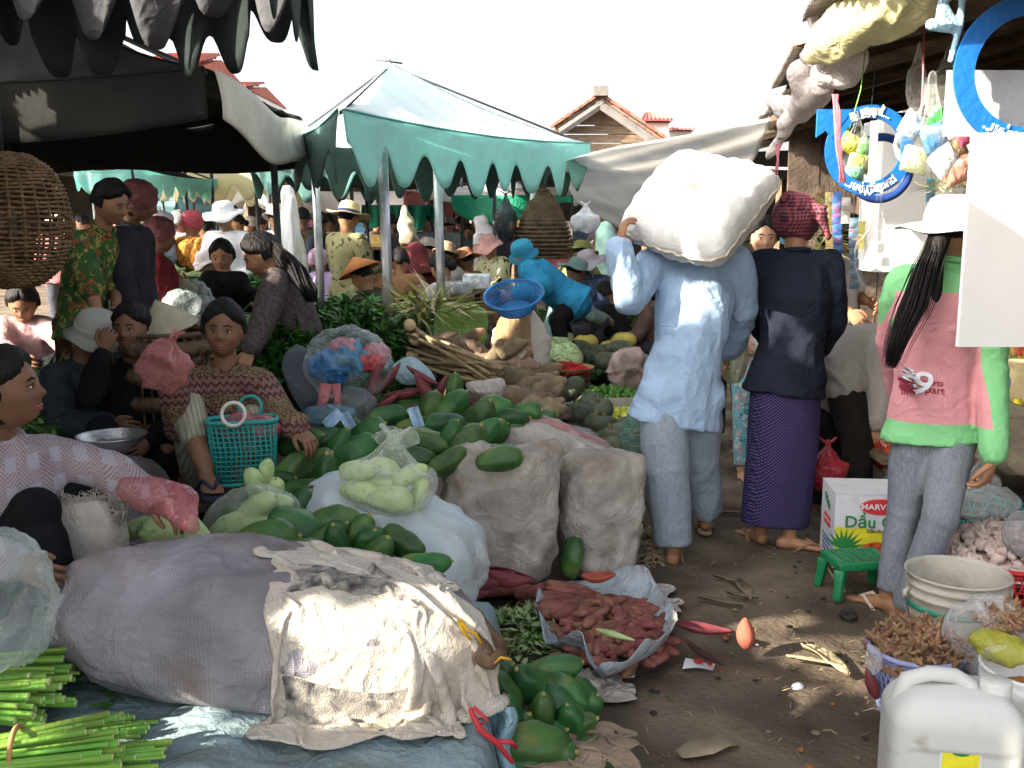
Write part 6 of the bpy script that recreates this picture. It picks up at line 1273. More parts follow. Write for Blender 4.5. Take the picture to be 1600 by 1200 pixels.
def text_mesh(tx, size, mt, parent, name='lettering', ext=.001, sx=1):
    cu = bpy.data.curves.new(name, 'FONT'); cu.body = tx; cu.size = size; cu.extrude = ext; cu.align_x = 'CENTER'; cu.align_y = 'CENTER'; cu.resolution_u = 3; cu.offset = size * .012
    o = bpy.data.objects.new(name, cu); COL.objects.link(o); bpy.context.view_layer.update(); me = bpy.data.meshes.new_from_object(o); bpy.data.objects.remove(o); me.materials.clear(); me.materials.append(mt)
    o = bpy.data.objects.new(name, me); COL.objects.link(o); o.parent = parent; return o
def place(o, p, R3, T, sc=(1, 1, 1)):
    off = Vector(T['_w']); o.location = Vector(p) - off; o.rotation_euler = R3.to_euler(); o.scale = sc
ringsign('smaller blue round arrow sign with white lettering hanging under the eave', 1358, 235, 69, 49, 4.3, True, [(['ប', 'ញ្ញ', 'ូ', 'លអ', 'ព្វ', 'ៃ', '...'], 122, 62, True, .05), (['...', 'រប', 'ស់', 'បុ', 'ណ្យ', 'ពិត', 'ប្រា', 'ក', 'ដ'], 235, 315, False, .05)])
ringsign('larger blue round sign cut by the right picture edge', 1606, 112, 116, 84, 3.3, False, [(['...', 'រប', 'ស់', 'រ', 'ប', 'ស់'], 232, 275, False, .055)])
m = MB(); c = W(1375, 263, 4.9); m.ring(c, .15, .02, Matrix.Rotation(pi / 2, 3, 'X'), 40, 6); tag(m.build('ring_sign', mat('dark_blue', (.01, .04, .18), nz=(4, .1))), 'dark blue ring half hidden behind the smaller blue arrow sign', 'sign')
# bundles rolled under the eave
CLP = mat('rolled_cloth_pinkish', (.62, .54, .50), rough=.9, nz=(5, .08), bump=(200, .2), wrink=1, stain=((.40, .33, .28), 4, .5)); CLO = mat('rolled_cloth_olive', (.42, .38, .20), rough=.8, nz=(5, .12), bump=(200, .2), wrink=1)
def lump(name, label, cat, pts, mt, seed, vox=.014, amp=.034, fs=6.5, st=(1, 1, 1)):
    m = MB()
    for seg in pts: m.tube([W(*p[:3]) for p in seg], [p[3] for p in seg], 14, round_=True)
    o = fuse(m, name, mt, None, vox, 3, lambda q: amp * folds(q, fs, seed, st)); tag(o, label, cat); return o
lump('rolled_awning', 'pinkish white cloth bundled and knotted under the eave, lower part', 'rolled cloth', [[(1225, 168, 5.6, .06), (1250, 170, 5.4, .075), (1275, 150, 5.2, .075), (1285, 135, 5.0, .06)], [(1250, 110, 5.1, .06), (1262, 150, 5.2, .08), (1240, 180, 5.4, .05)], [(1232, 185, 5.4, .05), (1220, 215, 5.5, .042), (1203, 245, 5.6, .03)], [(1205, 160, 5.8, .035), (1225, 165, 5.6, .05)]], CLP, 4)
lump('rolled_awning', 'white cloth bundle hanging like a bowl under the eave', 'rolled cloth', [[(1290, 60, 4.5, .07), (1275, 95, 4.55, .06), (1262, 85, 4.7, .03)], [(1300, 110, 4.4, .085), (1325, 105, 4.35, .085), (1340, 90, 4.3, .05)], [(1285, 20, 4.4, .06), (1300, 60, 4.4, .08), (1310, 100, 4.4, .09)]], CLP, 7)
lump('rolled_awning', 'olive and cream cloth roll slung along the eave at the top', 'rolled cloth', [[(1275, 80, 4.3, .04), (1310, 58, 4.1, .10), (1360, 28, 3.9, .12), (1410, 5, 3.7, .11), (1470, -40, 3.5, .10)], [(1330, 65, 4.0, .06), (1400, 50, 3.8, .05), (1450, 5, 3.6, .06)]], CLO, 9, amp=.03, fs=7, st=(1.3, .4, 1.3))
lump('blue_rope', 'thick pale blue cloth rope looped near the top right', 'rope', [[(1478, -20, 3.3, .015), (1470, 25, 3.3, .018), (1485, 45, 3.3, .02), (1455, 38, 3.3, .02)], [(1505, -20, 3.3, .013), (1500, 40, 3.3, .012), (1485, 95, 3.3, .009)], [(1490, 40, 3.3, .016), (1475, 5, 3.3, .012)]], mat('pale_blue_rope', (.30, .48, .60), rough=.9, nz=(20, .2), bump=(90, .5)), 5, vox=.007, amp=.003)
def cord(name, label, pts, r, mt, n=1, spread=0, cat='string'):
    T = thing(name, label, cat, W(*pts[-1]))
    for k in range(n):
        m = MB(); m.tube([W(p[0] + random.uniform(-spread, spread), p[1], p[2]) for p in pts], r, 5); m.build('strand', mt, T)
PINKS = mat('pink_raffia', (.62, .20, .24), rough=.5, nz=(9, .2), trl=.2)
cord('pink_strings', 'bunch of pink plastic strings hanging in front of the smaller ring', [(1305, 148, 4.2), (1308, 175, 4.15), (1311, 230, 4.15), (1316, 285, 4.15)], .0045, PINKS, 9, 5)
cord('pink_string', 'single pink string above the bag of packets', [(1444, 45, 3.9), (1442, 130, 3.85), (1438, 210, 3.8)], .004, PINKS)
cord('green_string', 'thin green string hanging from the white bundle', [(1352, 80, 4.2), (1345, 140, 4.2), (1328, 200, 4.2), (1320, 212, 4.2)], .0025, mat('green_raffia', (.2, .45, .1), nz=(9, .2)))
cord('pink_string', 'pink string ends behind the shoulder sack', [(1215, 225, 5.4), (1214, 250, 5.4), (1212, 275, 5.4)], .004, PINKS, 4, 4)
# hanging packets, each its own
def hangbag(label, cx, cy, d, r, items, key, col=(.8, .82, .8), alpha=.18, seed=1, neck=.08, rot=None):
    pbag('hanging_bag', label, bagm(key, col, alpha), W(cx, cy, d), r, rot, seed=seed, neck=neck, amp=.14, ears=False, cat='hanging bag')
    for k, (x, y, w, h, cl, a) in enumerate(items):
        m = MB(); R = Matrix.Rotation(a, 3, 'Y') @ rotz(.3); nn = 10
        def pf(u, v, w=w, h=h): X = (u - .5) * w * S(d); Z_ = (v - .5) * h * S(d); b = .022 * (sin(pi * u) * sin(pi * v)) ** .5; return X, Z_, b
        V1 = lambda u, v: W(x, y, d - .02 * (k % 3)) + R @ Vector((pf(u, v)[0], -pf(u, v)[2], pf(u, v)[1])); V2 = lambda u, v: W(x, y, d - .02 * (k % 3)) + R @ Vector((pf(u, v)[0], pf(u, v)[2], pf(u, v)[1]))
        m.grid(V1, nn, nn); m.grid(V2, nn, nn); o = m.build('packet', mat('packet_%s_%d' % (key, k), cl, rough=.35, nz=(18, .2), stain=((.75, .7, .6), 22, .8, .52), wrink=1)); tag(o, '%s packet, %s in %s' % (('coloured',) * 1 + (('first', 'second', 'third', 'fourth', 'fifth', 'sixth', 'seventh', 'eighth')[k], label.replace(' hanging', '').replace('mixed ', ''))), 'packet')
hangbag('clear bag of mixed packets under the pink string', 1450, 225, 3.8, (.13, .08, .11), [(1470, 185, 44, 34, (.05, .50, .08), .3), (1425, 195, 40, 40, (.45, .55, .65), .5), (1460, 215, 46, 40, (.10, .25, .50), -.4), (1490, 235, 50, 36, (.55, .35, .15), -.5), (1510, 205, 40, 40, (.50, .10, .18), -.4), (1475, 250, 52, 40, (.75, .75, .72), -.7), (1430, 250, 50, 40, (.55, .62, .35), .2), (1500, 265, 60, 40, (.55, .25, .18), -.3)], 'hb1', seed=3, neck=.16)
hangbag('clear bag of yellow packets in the smaller blue ring', 1338, 240, 4.55, (.09, .06, .10), [(1330, 225, 40, 30, (.60, .52, .05), .4), (1342, 255, 40, 28, (.55, .60, .2), .2), (1335, 272, 34, 24, (.2, .45, .3), 0), (1350, 232, 22, 36, (.1, .3, .08), .3)], 'hb2', seed=5, neck=.08)
pbag('hanging_bag', 'empty looking clear bag with a flat bottom hanging in front of the stall keeper', bagm('hb3', (.75, .76, .74), .12, .15), W(1368, 400, 4.3), (.09, .04, .15), None, seed=7, neck=.16, amp=.12, ears=False, cat='hanging bag')
pbag('hanging_bag', 'pale folded plastic hanging left of the pink string', bagm('hb4', (.75, .72, .66), .45), W(1432, 130, 4.2), (.04, .03, .12), None, seed=8, neck=.05, amp=.2, ears=False, cat='hanging bag')
pbag('hanging_bag', 'long crinkled clear bag tied above the bag of packets', bagm('hb5', (.6, .58, .5), .3), W(1478, 145, 4.0), (.09, .05, .12), None, seed=9, neck=.05, amp=.25, ears=False, cat='hanging bag')
for k, (x, y0, y1, d, cl, nm) in enumerate([(1308, 300, 450, 5.0, (.05, .16, .42), 'blue and red'), (1322, 308, 350, 5.1, (.60, .58, .52), 'white'), (1334, 340, 452, 4.9, (.12, .22, .30), 'dark blue'), (1296, 300, 420, 5.4, (.55, .42, .12), 'golden'), (1455, 278, 335, 4.6, (.05, .30, .42), 'turquoise'), (1345, 345, 390, 5.3, (.5, .45, .1), 'yellow'), (1282, 290, 400, 5.8, (.35, .30, .2), 'brown')]):
    n = max(2, int((y1 - y0) / 16)); T = thing('sachet_strip', 'strip of %s sachets hanging at %s' % (nm, ('the krama wearer side of the stall', 'the left of the stall, short one', 'the back of the stall keeper', 'the left end of the sachets', 'the brim of the white sun hat', 'the ear of the stall keeper', 'the darkest end of the stall')[k]), 'sachets', W(x, y1, d))
    for j in range(n):
        m = MB(); c = W(x, y0 + (j + .5) * (y1 - y0) / n, d); w = 14 * S(d); h = (y1 - y0) / n * S(d) * .94
        m.grid(lambda u, v: c + Vector(((u - .5) * w, -.006 * sin(pi * u) * sin(pi * v) + .01 * sin(j), (v - .5) * h)), 5, 5); m.build('sachet', mat('sachet_%d' % k, cl, rough=.3, spec=.5, nz=(30, .3), stain=(((.55, .06, .04), (.7, .7, .65))[k % 2], 40, .9, .53)), T)
    m = MB(); m.tube([W(x, y0, d), W(x, y0 - 60, d)], .0015, 4); m.build('wire', METALD, T)
o = clump_heap('straw_brooms', 'bundle of straw brush ends above the white sun hat', 'brooms', W(1487, 300, 4.4), (.08, .05), .07, [mat('straw', (.5, .5, .3)), LEAF3], leaf(.12, .006, .2), 120, kind=None, seed=6); o.data.materials[1] = mat('straw', ())
clump_heap('dry_bunch', 'dry pale bunches hung behind the turbaned head', 'dry bunch', W(1345 - 60, 400, 5.6), (.12, .06), .3, [mat('straw', ()), LEAF3], leaf(.12, .01, .4), 200, seed=16)
# carton
def quadprint(name, pts, mt, parent, off=Vector((0, -.003, 0))): m = MB(); m.add([Vector(p) + off for p in pts], [tuple(range(len(pts)))]); return m.build(name, mt, parent, smooth=False)
CW = mat('carton_white', (.66, .68, .72), rough=.6, nz=(5, .05), bump=(60, .1), stain=((.45, .40, .34), 6, .4, .55)); YEL = mat('print_yellow', (.72, .66, .03), rough=.6, nz=(9, .08)); GRN = mat('print_green', (.03, .22, .06), nz=(9, .1)); REDP = mat('print_red', (.62, .04, .05), nz=(9, .05)); PALM = mat('print_palmfruit', (.50, .09, .03), nz=(50, .7)); BLKP = mat('print_black', (.04, .04, .05), nz=(9, .05))
bl = G(1300, 889); ang = -.10; R = rotz(ang); cw, cd, ch = .40, .27, .335; T = thing('oil_carton', 'white oil carton printed with palm fruit behind the green stool', 'carton', bl + R @ Vector((cw / 2, cd / 2, 0)))
Q = lambda x, z, y=0: bl + R @ Vector((x, y, z))
m = MB(); m.box(Q(cw / 2, ch / 2, cd / 2), (cw, cd, ch), R); bx_ = m.build('box', CW, T, smooth=False)
for k in (0, 1): m = MB(); m.box(Q(cw / 2, ch + .004, cd * (.25 + .5 * k)), (cw + .004, cd / 2 - .003, .004), R); m.build('flap', CW, T, smooth=False)
o_ = lambda dy: R @ Vector((0, -dy, 0))
quadprint('print_field', [Q(0.004, .0), Q(.38, .0), Q(.36, .13), Q(.30, .165), Q(.2, .175), Q(.12, .19), Q(.06, .185), Q(.004, .195)], YEL, T, o_(.003)); quadprint('print_edge', [Q(.345, .16), Q(.395, .16), Q(.395, ch - .01), Q(.37, ch - .01)], YEL, T, o_(.003))
P = [Q(.19 + .085 * cos(g), .285 + .034 * sin(g)) for g in np.linspace(0, 2 * pi, 28, endpoint=False)]; quadprint('print_oval_rim', [Q(.19 + .090 * cos(g), .285 + .038 * sin(g)) for g in np.linspace(0, 2 * pi, 28, endpoint=False)], mat('print_pink', (.75, .3, .32), nz=(9, .05)), T, o_(.0035)); quadprint('print_oval', P, REDP, T, o_(.005))
m = MB(); rn = random.Random(2)
V = [Q(.055 + .24 * i / 12, .02 + .11 * sin(pi * (i + .3) / 12.6) ** .8) for i in range(13)] + [Q(.295, .008), Q(.055, .008)]; quadprint('print_fruit', V, PALM, T, o_(.005))
for k in range(9):
    a = .3 + .28 * k; m = MB(); b = Q(.04, .09); d_ = R @ Vector((cos(a), 0, sin(a))); s_ = R @ Vector((-sin(a), 0, cos(a))); l = .10; m.add([b, b + d_ * l * .5 + s_ * .008, b + d_ * l, b + d_ * l * .5 - s_ * .008], [(0, 1, 2, 3)]); m.v = [tuple(Vector(v) + o_(.0042 + .0001 * k)) for v in m.v]; m.build('print_leaf', GRN, T, smooth=False)
fx = R @ Matrix.Rotation(pi / 2, 3, 'X')
o = text_mesh('MARVELA', .034, WHT, T); place(o, Q(.19, .285) + o_(.008), fx, T, (1.15, 1, 1)); o = text_mesh('Dầu Olein', .074, GRN, T); place(o, Q(.20, .215) + o_(.007), fx, T); o = text_mesh('Dầu thực vật cao cấp', .021, BLKP, T); place(o, Q(.23, .178) + o_(.007), fx, T)
fs_ = R @ Matrix.Rotation(-pi / 2, 3, 'Z') @ Matrix.Rotation(pi / 2, 3, 'X')
o = text_mesh('Olein', .05, GRN, T); place(o, Q(-.003, .27, .14), fs_ @ Matrix.Rotation(-.35, 3, 'Z'), T); o = text_mesh('DÙNG CHO', .022, REDP, T); place(o, Q(-.003, .2, .13), fs_, T); o = text_mesh('THỰC PHẨM', .022, REDP, T); place(o, Q(-.003, .17, .13), fs_, T)
for k in range(4): o = text_mesh('Bảo quản nơi khô mát', .016, mat('print_blue', (.1, .15, .4), nz=(9, .05)), T); place(o, Q(-.003, .11 - .022 * k, .13), fs_, T)
# green stool
GS = mat('green_plastic', (.012, .22, .085), rough=.35, spec=.5, nz=(6, .12), bump=(60, .05)); s0 = W(1347, 892, 3.95); h = .15; sx, sy = .215, .165; c = Vector((s0.x + .02, G(1345, 920).y - .03, 0)); R = rotz(.12); T = thing('plastic_stool', 'low green plastic stool in front of the oil carton', 'stool', c)
for k in range(11): m = MB(); m.box(c + R @ Vector(((k - 5) * .0185, 0, h)), (.0115, sy - .03, .008), R); m.build('seat_slat', GS, T, smooth=False)
for sxx, syy, wx, wy in ((0, -sy / 2, sx + .02, .022), (0, sy / 2, sx + .02, .022), (-sx / 2, 0, .022, sy - .024), (sx / 2, 0, .022, sy - .024)):
    m = MB(); m.box(c + R @ Vector((sxx, syy, h - .012)), (wx, wy, .034), R); o = m.build('seat_edge', GS, T); bake(o, [('BEVEL', dict(width=.006, segments=3))])
for a in (-1, 1):
    for b in (-1, 1):
        m = MB(); t = c + R @ Vector((a * sx * .48, b * sy * .46, h - .028)); f = c + R @ Vector((a * sx * .56, b * sy * .56, 0)); m.loft([(f, .024, .02), (t.lerp(f, .5), .025, .02), (t, .034, .026)], R @ Vector((1, 0, 0)), 4); o = m.build('leg', GS, T); bake(o, [('BEVEL', dict(width=.005, segments=2))])
m = MB(); m.box(c + Vector((0, 0, h - .006)), (sx - .01, sy - .01, .004), R); m.build('seat_plate', GS, T, smooth=False)
# bucket
BK = mat('bucket_plastic', (.46, .43, .37), rough=.5, nz=(4, .1), stain=((.16, .12, .08), 3.5, .85, .48)); BG = mat('bucket_band', (.02, .26, .16), rough=.45, nz=(9, .2), stain=((.3, .28, .22), 8, .7))
rc = W(1497, 893, 3.22); c = Vector((rc.x, rc.y, 0)); H = rc.z; T = thing('paint_bucket', 'dirty white bucket with a green band between basket and garlic', 'bucket', c)
pr = [(.001, .004), (.128, .004), (.132, .02), (.150, H * .72), (.152, H * .80), (.158, H * .81), (.158, H * .83), (.152, H * .84), (.153, H * .89), (.159, H * .90), (.159, H * .92), (.154, H * .93), (.156, H * .98), (.163, H * .985), (.163, H), (.157, H + .002), (.152, H - .01), (.146, H * .7), (.128, .03), (.001, .02)]
m = MB(); m.lathe(pr, c, 56); m.build('bucket_shell', BK, T); m = MB(); m.lathe([(.1505, H * .70), (.1535, H * .705), (.1545, H * .745), (.1515, H * .75)], c, 56); m.build('green_band', BG, T)
m = MB()
for a in (-1, 1): m.tube([c + Vector((a * .155, 0, H * .86)), c + Vector((a * .172, -.01, H * .84)), c + Vector((a * .172, -.01, H * .78))], .008, 6)
m.build('handle_lug', BK, T); m = MB(); m.tube([c + Vector((-.172, -.02, H * .8)), c + Vector((-.17, -.09, H * .5)), c + Vector((-.12, -.135, H * .35))], .003, 6); m.build('wire_handle', METALD, T)
m = MB(); q = c + Vector((-.115, -.085, H * .47)); rr = rotz(-.95); m.add([q + rr @ Vector(v) for v in ((0, -.004, .03), (.012, -.004, 0), (0, -.004, -.03), (-.012, -.004, 0), (0, -.004, .018), (.006, -.004, 0), (0, -.004, -.018), (-.006, -.004, 0))], [(0, 1, 5, 4), (1, 2, 6, 5), (2, 3, 7, 6), (3, 0, 4, 7)]); m.build('black_mark', BLKP, T, smooth=False)
# lavender basket with ginger, bag with ginger, red basket with garlic
LAV = mat('lavender_plastic', (.36, .40, .68), rough=.4, nz=(5, .06), trl=.15); GIN = mat('ginger', (.30, .175, .10), rough=.85, nz=(14, .35), bump=(50, .4), rand=.3, stain=((.40, .16, .09), 9, .6))
GM_ = []
for k in range(6):
    rn = random.Random(k + 5); m = MB(); p = Vector(); v = Vector((1, 0, 0)); pts = [p]
    for j in range(3): v = (v + Vector((rn.uniform(-.4, .4), rn.uniform(-.7, .7), rn.uniform(-.4, .4)))).normalized(); pts.append(pts[-1] + v * .017)
    m.tube(pts, [.007, .0085, .0075, .005], 7, round_=True); m.tube([pts[1], pts[1] + Vector((.003, .016, .006))], [.007, .005], 6, round_=True)
    if k % 2: m.tube([pts[2], pts[2] + Vector((.004, -.014, .008))], [.0065, .0045], 6, round_=True)
    GM_.append(m.mesh('ginger_root', GIN))
def pile(meshes, c, R, H, n, name, label, cat, group, s=1, rough_=1, ry=None):
    for k in range(n):
        a = random.uniform(0, 2 * pi); q = math.sqrt(random.random()); o = bpy.data.objects.new(name, meshes[k % len(meshes)]); COL.objects.link(o); o.location = Vector(c) + Vector((R * q * cos(a), (ry or R) * q * sin(a), H * (1 - q ** 1.7) * random.uniform(.75, 1.05))); o.rotation_euler = rot_rand(rough_).to_euler(); o.scale = (s * random.uniform(.8, 1.25),) * 3; tag(o, label, cat, group)
rc = W(1432, 1012, 3.05); c = Vector((rc.x, rc.y, 0)); H = max(.17, rc.z); mesh_basket('ginger_basket', 'lavender plastic mesh basket heaped with ginger', c, .10, .137, H, LAV, None, 40, 9, .006, rimr=.009)
m = MB(); m.lathe([(.137, H - .05), (.134, H - .025), (.001, H - .01)], c, 30); tag(m.build('ginger_bed', GIN), 'packed ginger filling the lavender basket', 'ginger', kind='stuff')
pile(GM_, c + Vector((0, 0, H - .01)), .128, .085, 290, 'ginger_root', 'knobbly finger of ginger heaped in the lavender basket', 'ginger', 'ginger in the lavender basket', .95)
c2 = W(1552, 975, 3.0); pbag('clear_bag', 'open clear bag of turmeric fingers right of the bucket', bagm('cl4', (.80, .78, .80), .30), c2 - Vector((0, 0, .05)), (.15, .12, .13), None, seed=31, amp=.2, fs=10); pile(GM_, c2 + Vector((0.01, -.06, .03)), .07, .035, 90, 'ginger_root', 'thin turmeric finger in the open clear bag', 'turmeric', 'turmeric in the clear bag', .8)
sack('low_bag', 'brown bag of roots holding up the clear bag', 'sack', Vector((c2.x, c2.y, .1)), (.12, .11, .11), Matrix.Identity(3), BURL, seed=60, sub=(24, 18))
pbag('yellow_bag', 'crumpled yellow green plastic bag behind the white pail', bagm('ylw', (.50, .50, .04), .6), W(1565, 1012, 2.8), (.09, .06, .045), Matrix.Rotation(.3, 3, 'Y'), seed=33, amp=.4)
pbag('small_bag', 'small crumpled clear bag against the lavender basket', bagm('cl5', (.8, .8, .82), .3), W(1365, 1030, 2.98), (.03, .03, .045), None, seed=34, amp=.35)
REDB = mat('red_basket', (.42, .02, .03), rough=.4, nz=(6, .1)); rc = W(1560, 855, 3.75); c = Vector((rc.x + .08, rc.y + .1, 0)); mesh_basket('red_basket', 'red plastic basket heaped with garlic at the right edge', c, .22, .27, .24, REDB, None, 56, 9, .007, rimr=.010)
lm = MB(); lm.lathe([(.001, -.014), (.014, -.013), (.021, -.004), (.02, .006), (.012, .014), (.005, .019), (.004, .03), (.001, .034)], (0, 0, 0), 14); 
for i in range(len(lm.v)): 
    v = Vector(lm.v[i]); g = math.atan2(v.y, v.x); r_ = 1 + .07 * cos(6 * g); lm.v[i] = (v.x * r_, v.y * r_, v.z)
GAR = lm.mesh('garlic_bulb', mat('garlic', (.50, .40, .36), rough=.6, nz=(20, .2), rand=.25, stain=((.34, .20, .20), 12, .6)))
m = MB(); m.lathe([(.265, .20), (.26, .235), (.1, .26), (.001, .27)], c, 30); tag(m.build('garlic_bed', mat('garlic', ())), 'packed garlic filling the red basket', 'garlic', kind='stuff')
pile([GAR], c + Vector((0, 0, .235)), .255, .10, 300, 'garlic_bulb', 'small purplish white garlic bulb in the red basket', 'garlic', 'garlic in the red basket', 1.0)
rc = W(1540, 806, 4.15); mesh_basket('teal_basket', 'teal plastic tray behind the garlic', Vector((rc.x, rc.y + .05, 0)), .24, .27, rc.z, TEAL, None, 30, 5, .006)
pbag('clear_bag', 'big limp clear bag of water behind the garlic', bagm('cl6', (.78, .82, .84), .35), W(1535, 785, 4.2), (.15, .10, .075), None, seed=35, amp=.2); pbag('clear_bag', 'tall clear plastic bag above the limp one', bagm('cl7', (.8, .82, .82), .3), W(1530, 755, 4.35), (.09, .07, .08), None, seed=36, amp=.25, neck=.05); pbag('clear_bag', 'shiny clear bag with dark contents at the right edge above the garlic', bagm('cl8', (.35, .35, .38), .5), W(1595, 835, 3.65), (.07, .06, .08), None, seed=37, amp=.25)
# jug
JG = mat('jug_plastic', (.70, .71, .68), rough=.42, spec=.4, nz=(3, .05), trl=.2, bump=(30, .05), stain=((.38, .30, .20), 7, .6, .57)); jc = W(1487, 1125, 2.47); jc.z = 0; H = W(1487, 1062, 2.47).z; T = thing('water_jug', 'big translucent white jerrycan with a yellow label in the front right corner', 'jerrycan', jc); R = rotz(-.16)
D = []; nu, nv = 64, 44; m = MB()
def jf(u, v):
    g = 2 * pi * u; z = v * H; tp = max(0, (z - (H - .085)) / .085); w = 1 - .42 * tp ** 2.0; x, y = cos(g), sin(g); k = (abs(x) ** 5 + abs(y) ** 5) ** -.2
    X, Y = x * k * .158 * w, y * k * .105 * w
    if abs(X) < .115 and Y < 0 and .05 < z < H - .13: Y += .007
    if v >= .999: X *= .0; Y *= .0
    dent = .03 * math.exp(-((X + .02) / .07) ** 2) * tp
    return jc + R @ Vector((X, Y, z - dent * 0))
m.grid(jf, nu, nv, cu=True); m.build('jug_body', JG, T)
m = MB(); hz = H - .01; hp = [(-.13, hz - .055), (-.11, hz + .012), (-.06, hz + .03), (0.0, hz + .028), (.035, hz + .008), (.04, hz - .03)]; m.tube([jc + R @ Vector((x, -.0, z)) for x, z in hp], [.022, .021, .019, .019, .02, .022], 12, round_=True); m.build('handle', JG, T)
cp = jc + R @ Vector((.095, 0, H - .025)); m = MB(); m.lathe([(.034, -.02), (.034, .0), (.031, .004)], cp, 24); m.build('neck', JG, T); m = MB(); V = []
m.grid(lambda u, v: cp + Vector((([.037, .037, .034, .001][int(round(v * 3))] + .0012 * (int(u * 48) % 2)) * cos(2 * pi * u), ([.037, .037, .034, .001][int(round(v * 3))] + .0012 * (int(u * 48) % 2)) * sin(2 * pi * u), [.002, .036, .040, .0405][int(round(v * 3))])), 48, 3, cu=True); m.build('screw_cap', JG, T)
lab = lambda x, z, y=-.1085: jc + R @ Vector((x, y + .007, z)); zt = W(1490, 1172, 2.35).z
m = MB(); m.grid(lambda u, v: lab(-.045 + .085 * u, zt - .10 + .10 * v), 2, 2); m.build('label', YEL, T); m = MB(); m.grid(lambda u, v: lab(-.05 + .095 * u, zt - .105 + .11 * v, -.1072), 2, 2); m.build('label_border', WHT, T)
m = MB(); m.add([lab(-.002 + .02 * cos(g), zt - .022 + .008 * sin(g), -.1095) for g in np.linspace(0, 2 * pi, 20, endpoint=False)], [tuple(range(20))]); m.build('label_emblem', GRN, T)
# pail with orange pickles
pc = W(1618, 1040, 2.72); T = thing('white_pail', 'white pail of orange pickled fruit at the right edge', 'pail', (pc.x, pc.y, 0)); H = pc.z; c = Vector((pc.x, pc.y, 0)); PL = mat('pail_white', (.70, .71, .70), rough=.4, nz=(4, .04), stain=((.4, .35, .3), 6, .4, .6))
m = MB(); m.lathe([(.001, .004), (.118, .004), (.135, H * .8), (.139, H * .82), (.139, H * .9), (.136, H * .92), (.142, H * .97), (.142, H), (.136, H), (.13, H * .85), (.11, H * .6), (.001, H * .6)], c, 48); m.build('pail_shell', PL, T); m = MB(); m.lathe([(.1215, .05), (.1315, H * .55)], c, 40); m.build('green_print', GRN, T)
BRN = mat('syrup', (.16, .06, .025), rough=.15, spec=.6, nz=(5, .3)); m = MB(); m.lathe([(.001, H * .70), (.127, H * .70)], c, 32); m.build('syrup', BRN, T); PK = mat('pickle', (.42, .17, .03), rough=.25, spec=.6, nz=(9, .3), trl=.2)
for k in range(26): a = random.uniform(0, 6.28); q = .10 * math.sqrt(random.random()); m = MB(); m.ell(c + Vector((q * cos(a), q * sin(a), H * .70 + .012)), (.03, .022, .016), rot_rand(.5)); o = m.build('pickled_fruit', PK); tag(o, 'shiny orange pickled fruit in the white pail', 'pickle', 'pickles in the white pail')
# low shelf with bottles, packets, sacks, red bags behind the woman in green
T = thing('goods_table', 'low plank table of the right stall carrying bottles and bags', 'table', (2.6, 5.2, 0)); hz = .38
for k in range(6): m = MB(); m.box((2.72, 4.72 + .19 * k, hz - .015), (1.9, .18, .03)); m.build('plank', WOODM, T, smooth=False)
for x in (1.85, 3.6):
    for y in (4.7, 5.6): m = MB(); m.box((x, y, (hz - .03) / 2), (.07, .07, hz - .03)); m.build('leg', WOODM, T, smooth=False)
OIL = mat('fish_sauce', (.42, .14, .02), rough=.12, spec=.6, nz=(5, .15), trl=.35); YC = mat('yellow_cap', (.70, .58, .02), rough=.4, nz=(9, .05)); 
def bottle(p, H=.24, R_=.033, label='', body=OIL, cap=YC):
    T = thing('sauce_bottle', label, 'bottle', p, 'sauce bottles with yellow caps'); m = MB(); m.lathe([(.001, 0), (R_, 0), (R_, H * .6), (R_ * .9, H * .68), (R_ * .4, H * .8), (R_ * .38, H * .88), (.001, H * .88)], p, 20); m.build('glass_body', body, T); m = MB(); m.lathe([(R_ * .55, H * .86), (R_ * .55, H), (.001, H)], p, 16); m.build('cap', cap, T); m = MB(); m.lathe([(R_ + .001, H * .22), (R_ + .001, H * .52)], p, 20); m.build('paper_label', WHT, T)
for k in range(9):
    y = 4.74 + .11 * (k // 3); p = Vector((2.36 + .085 * (k % 3) + .03 * (k // 3), y, hz)); bottle(p, .27, .036, 'brown sauce bottle with a yellow cap at the right edge')
sack('open_gunny', 'open gunny sack with dark contents right of the green sleeve', 'sack', W(1600, 690, 4.3), (.17, .16, .14), Matrix.Identity(3), mat('gunny_tan', (.42, .34, .24), nz=(5, .2), bump=(220, .3), wrink=.6), seed=62, p=3, amp=.02)
m = MB(); p = W(1598, 648, 4.3); m.lathe([(.125, -.03), (.150, .0), (.152, .02), (.135, .012), (.12, -.02), (.001, -.03)], p, 40, wav=lambda g, r: .012 * sin(5 * g)); m.build('rolled_rim', mat('gunny_tan', ()), bpy.data.objects['open_gunny']); m = MB(); m.lathe([(.001, -.018), (.125, -.02)], p, 24); tag(m.build('dark_beans', mat('black_beans', (.02, .018, .016), nz=(60, .5))), 'dark beans filling the open gunny sack', 'beans', kind='stuff')
sack('tan_bag', 'tan bag above the gunny sack at the right edge', 'sack', W(1610, 600, 5.0), (.20, .15, .12), Matrix.Identity(3), mat('tan_bag_m', (.50, .40, .22), nz=(5, .2), wrink=.6), seed=63, amp=.02)
m = MB(); m.ring(W(1556, 596, 4.6), .05, .02, Matrix.Rotation(1.2, 3, 'X'), 24, 8); tag(m.build('blue_cloth_ring', mat('pale_blue_cloth', ())), 'pale blue cloth rolled into a ring by the green sleeve', 'cloth')
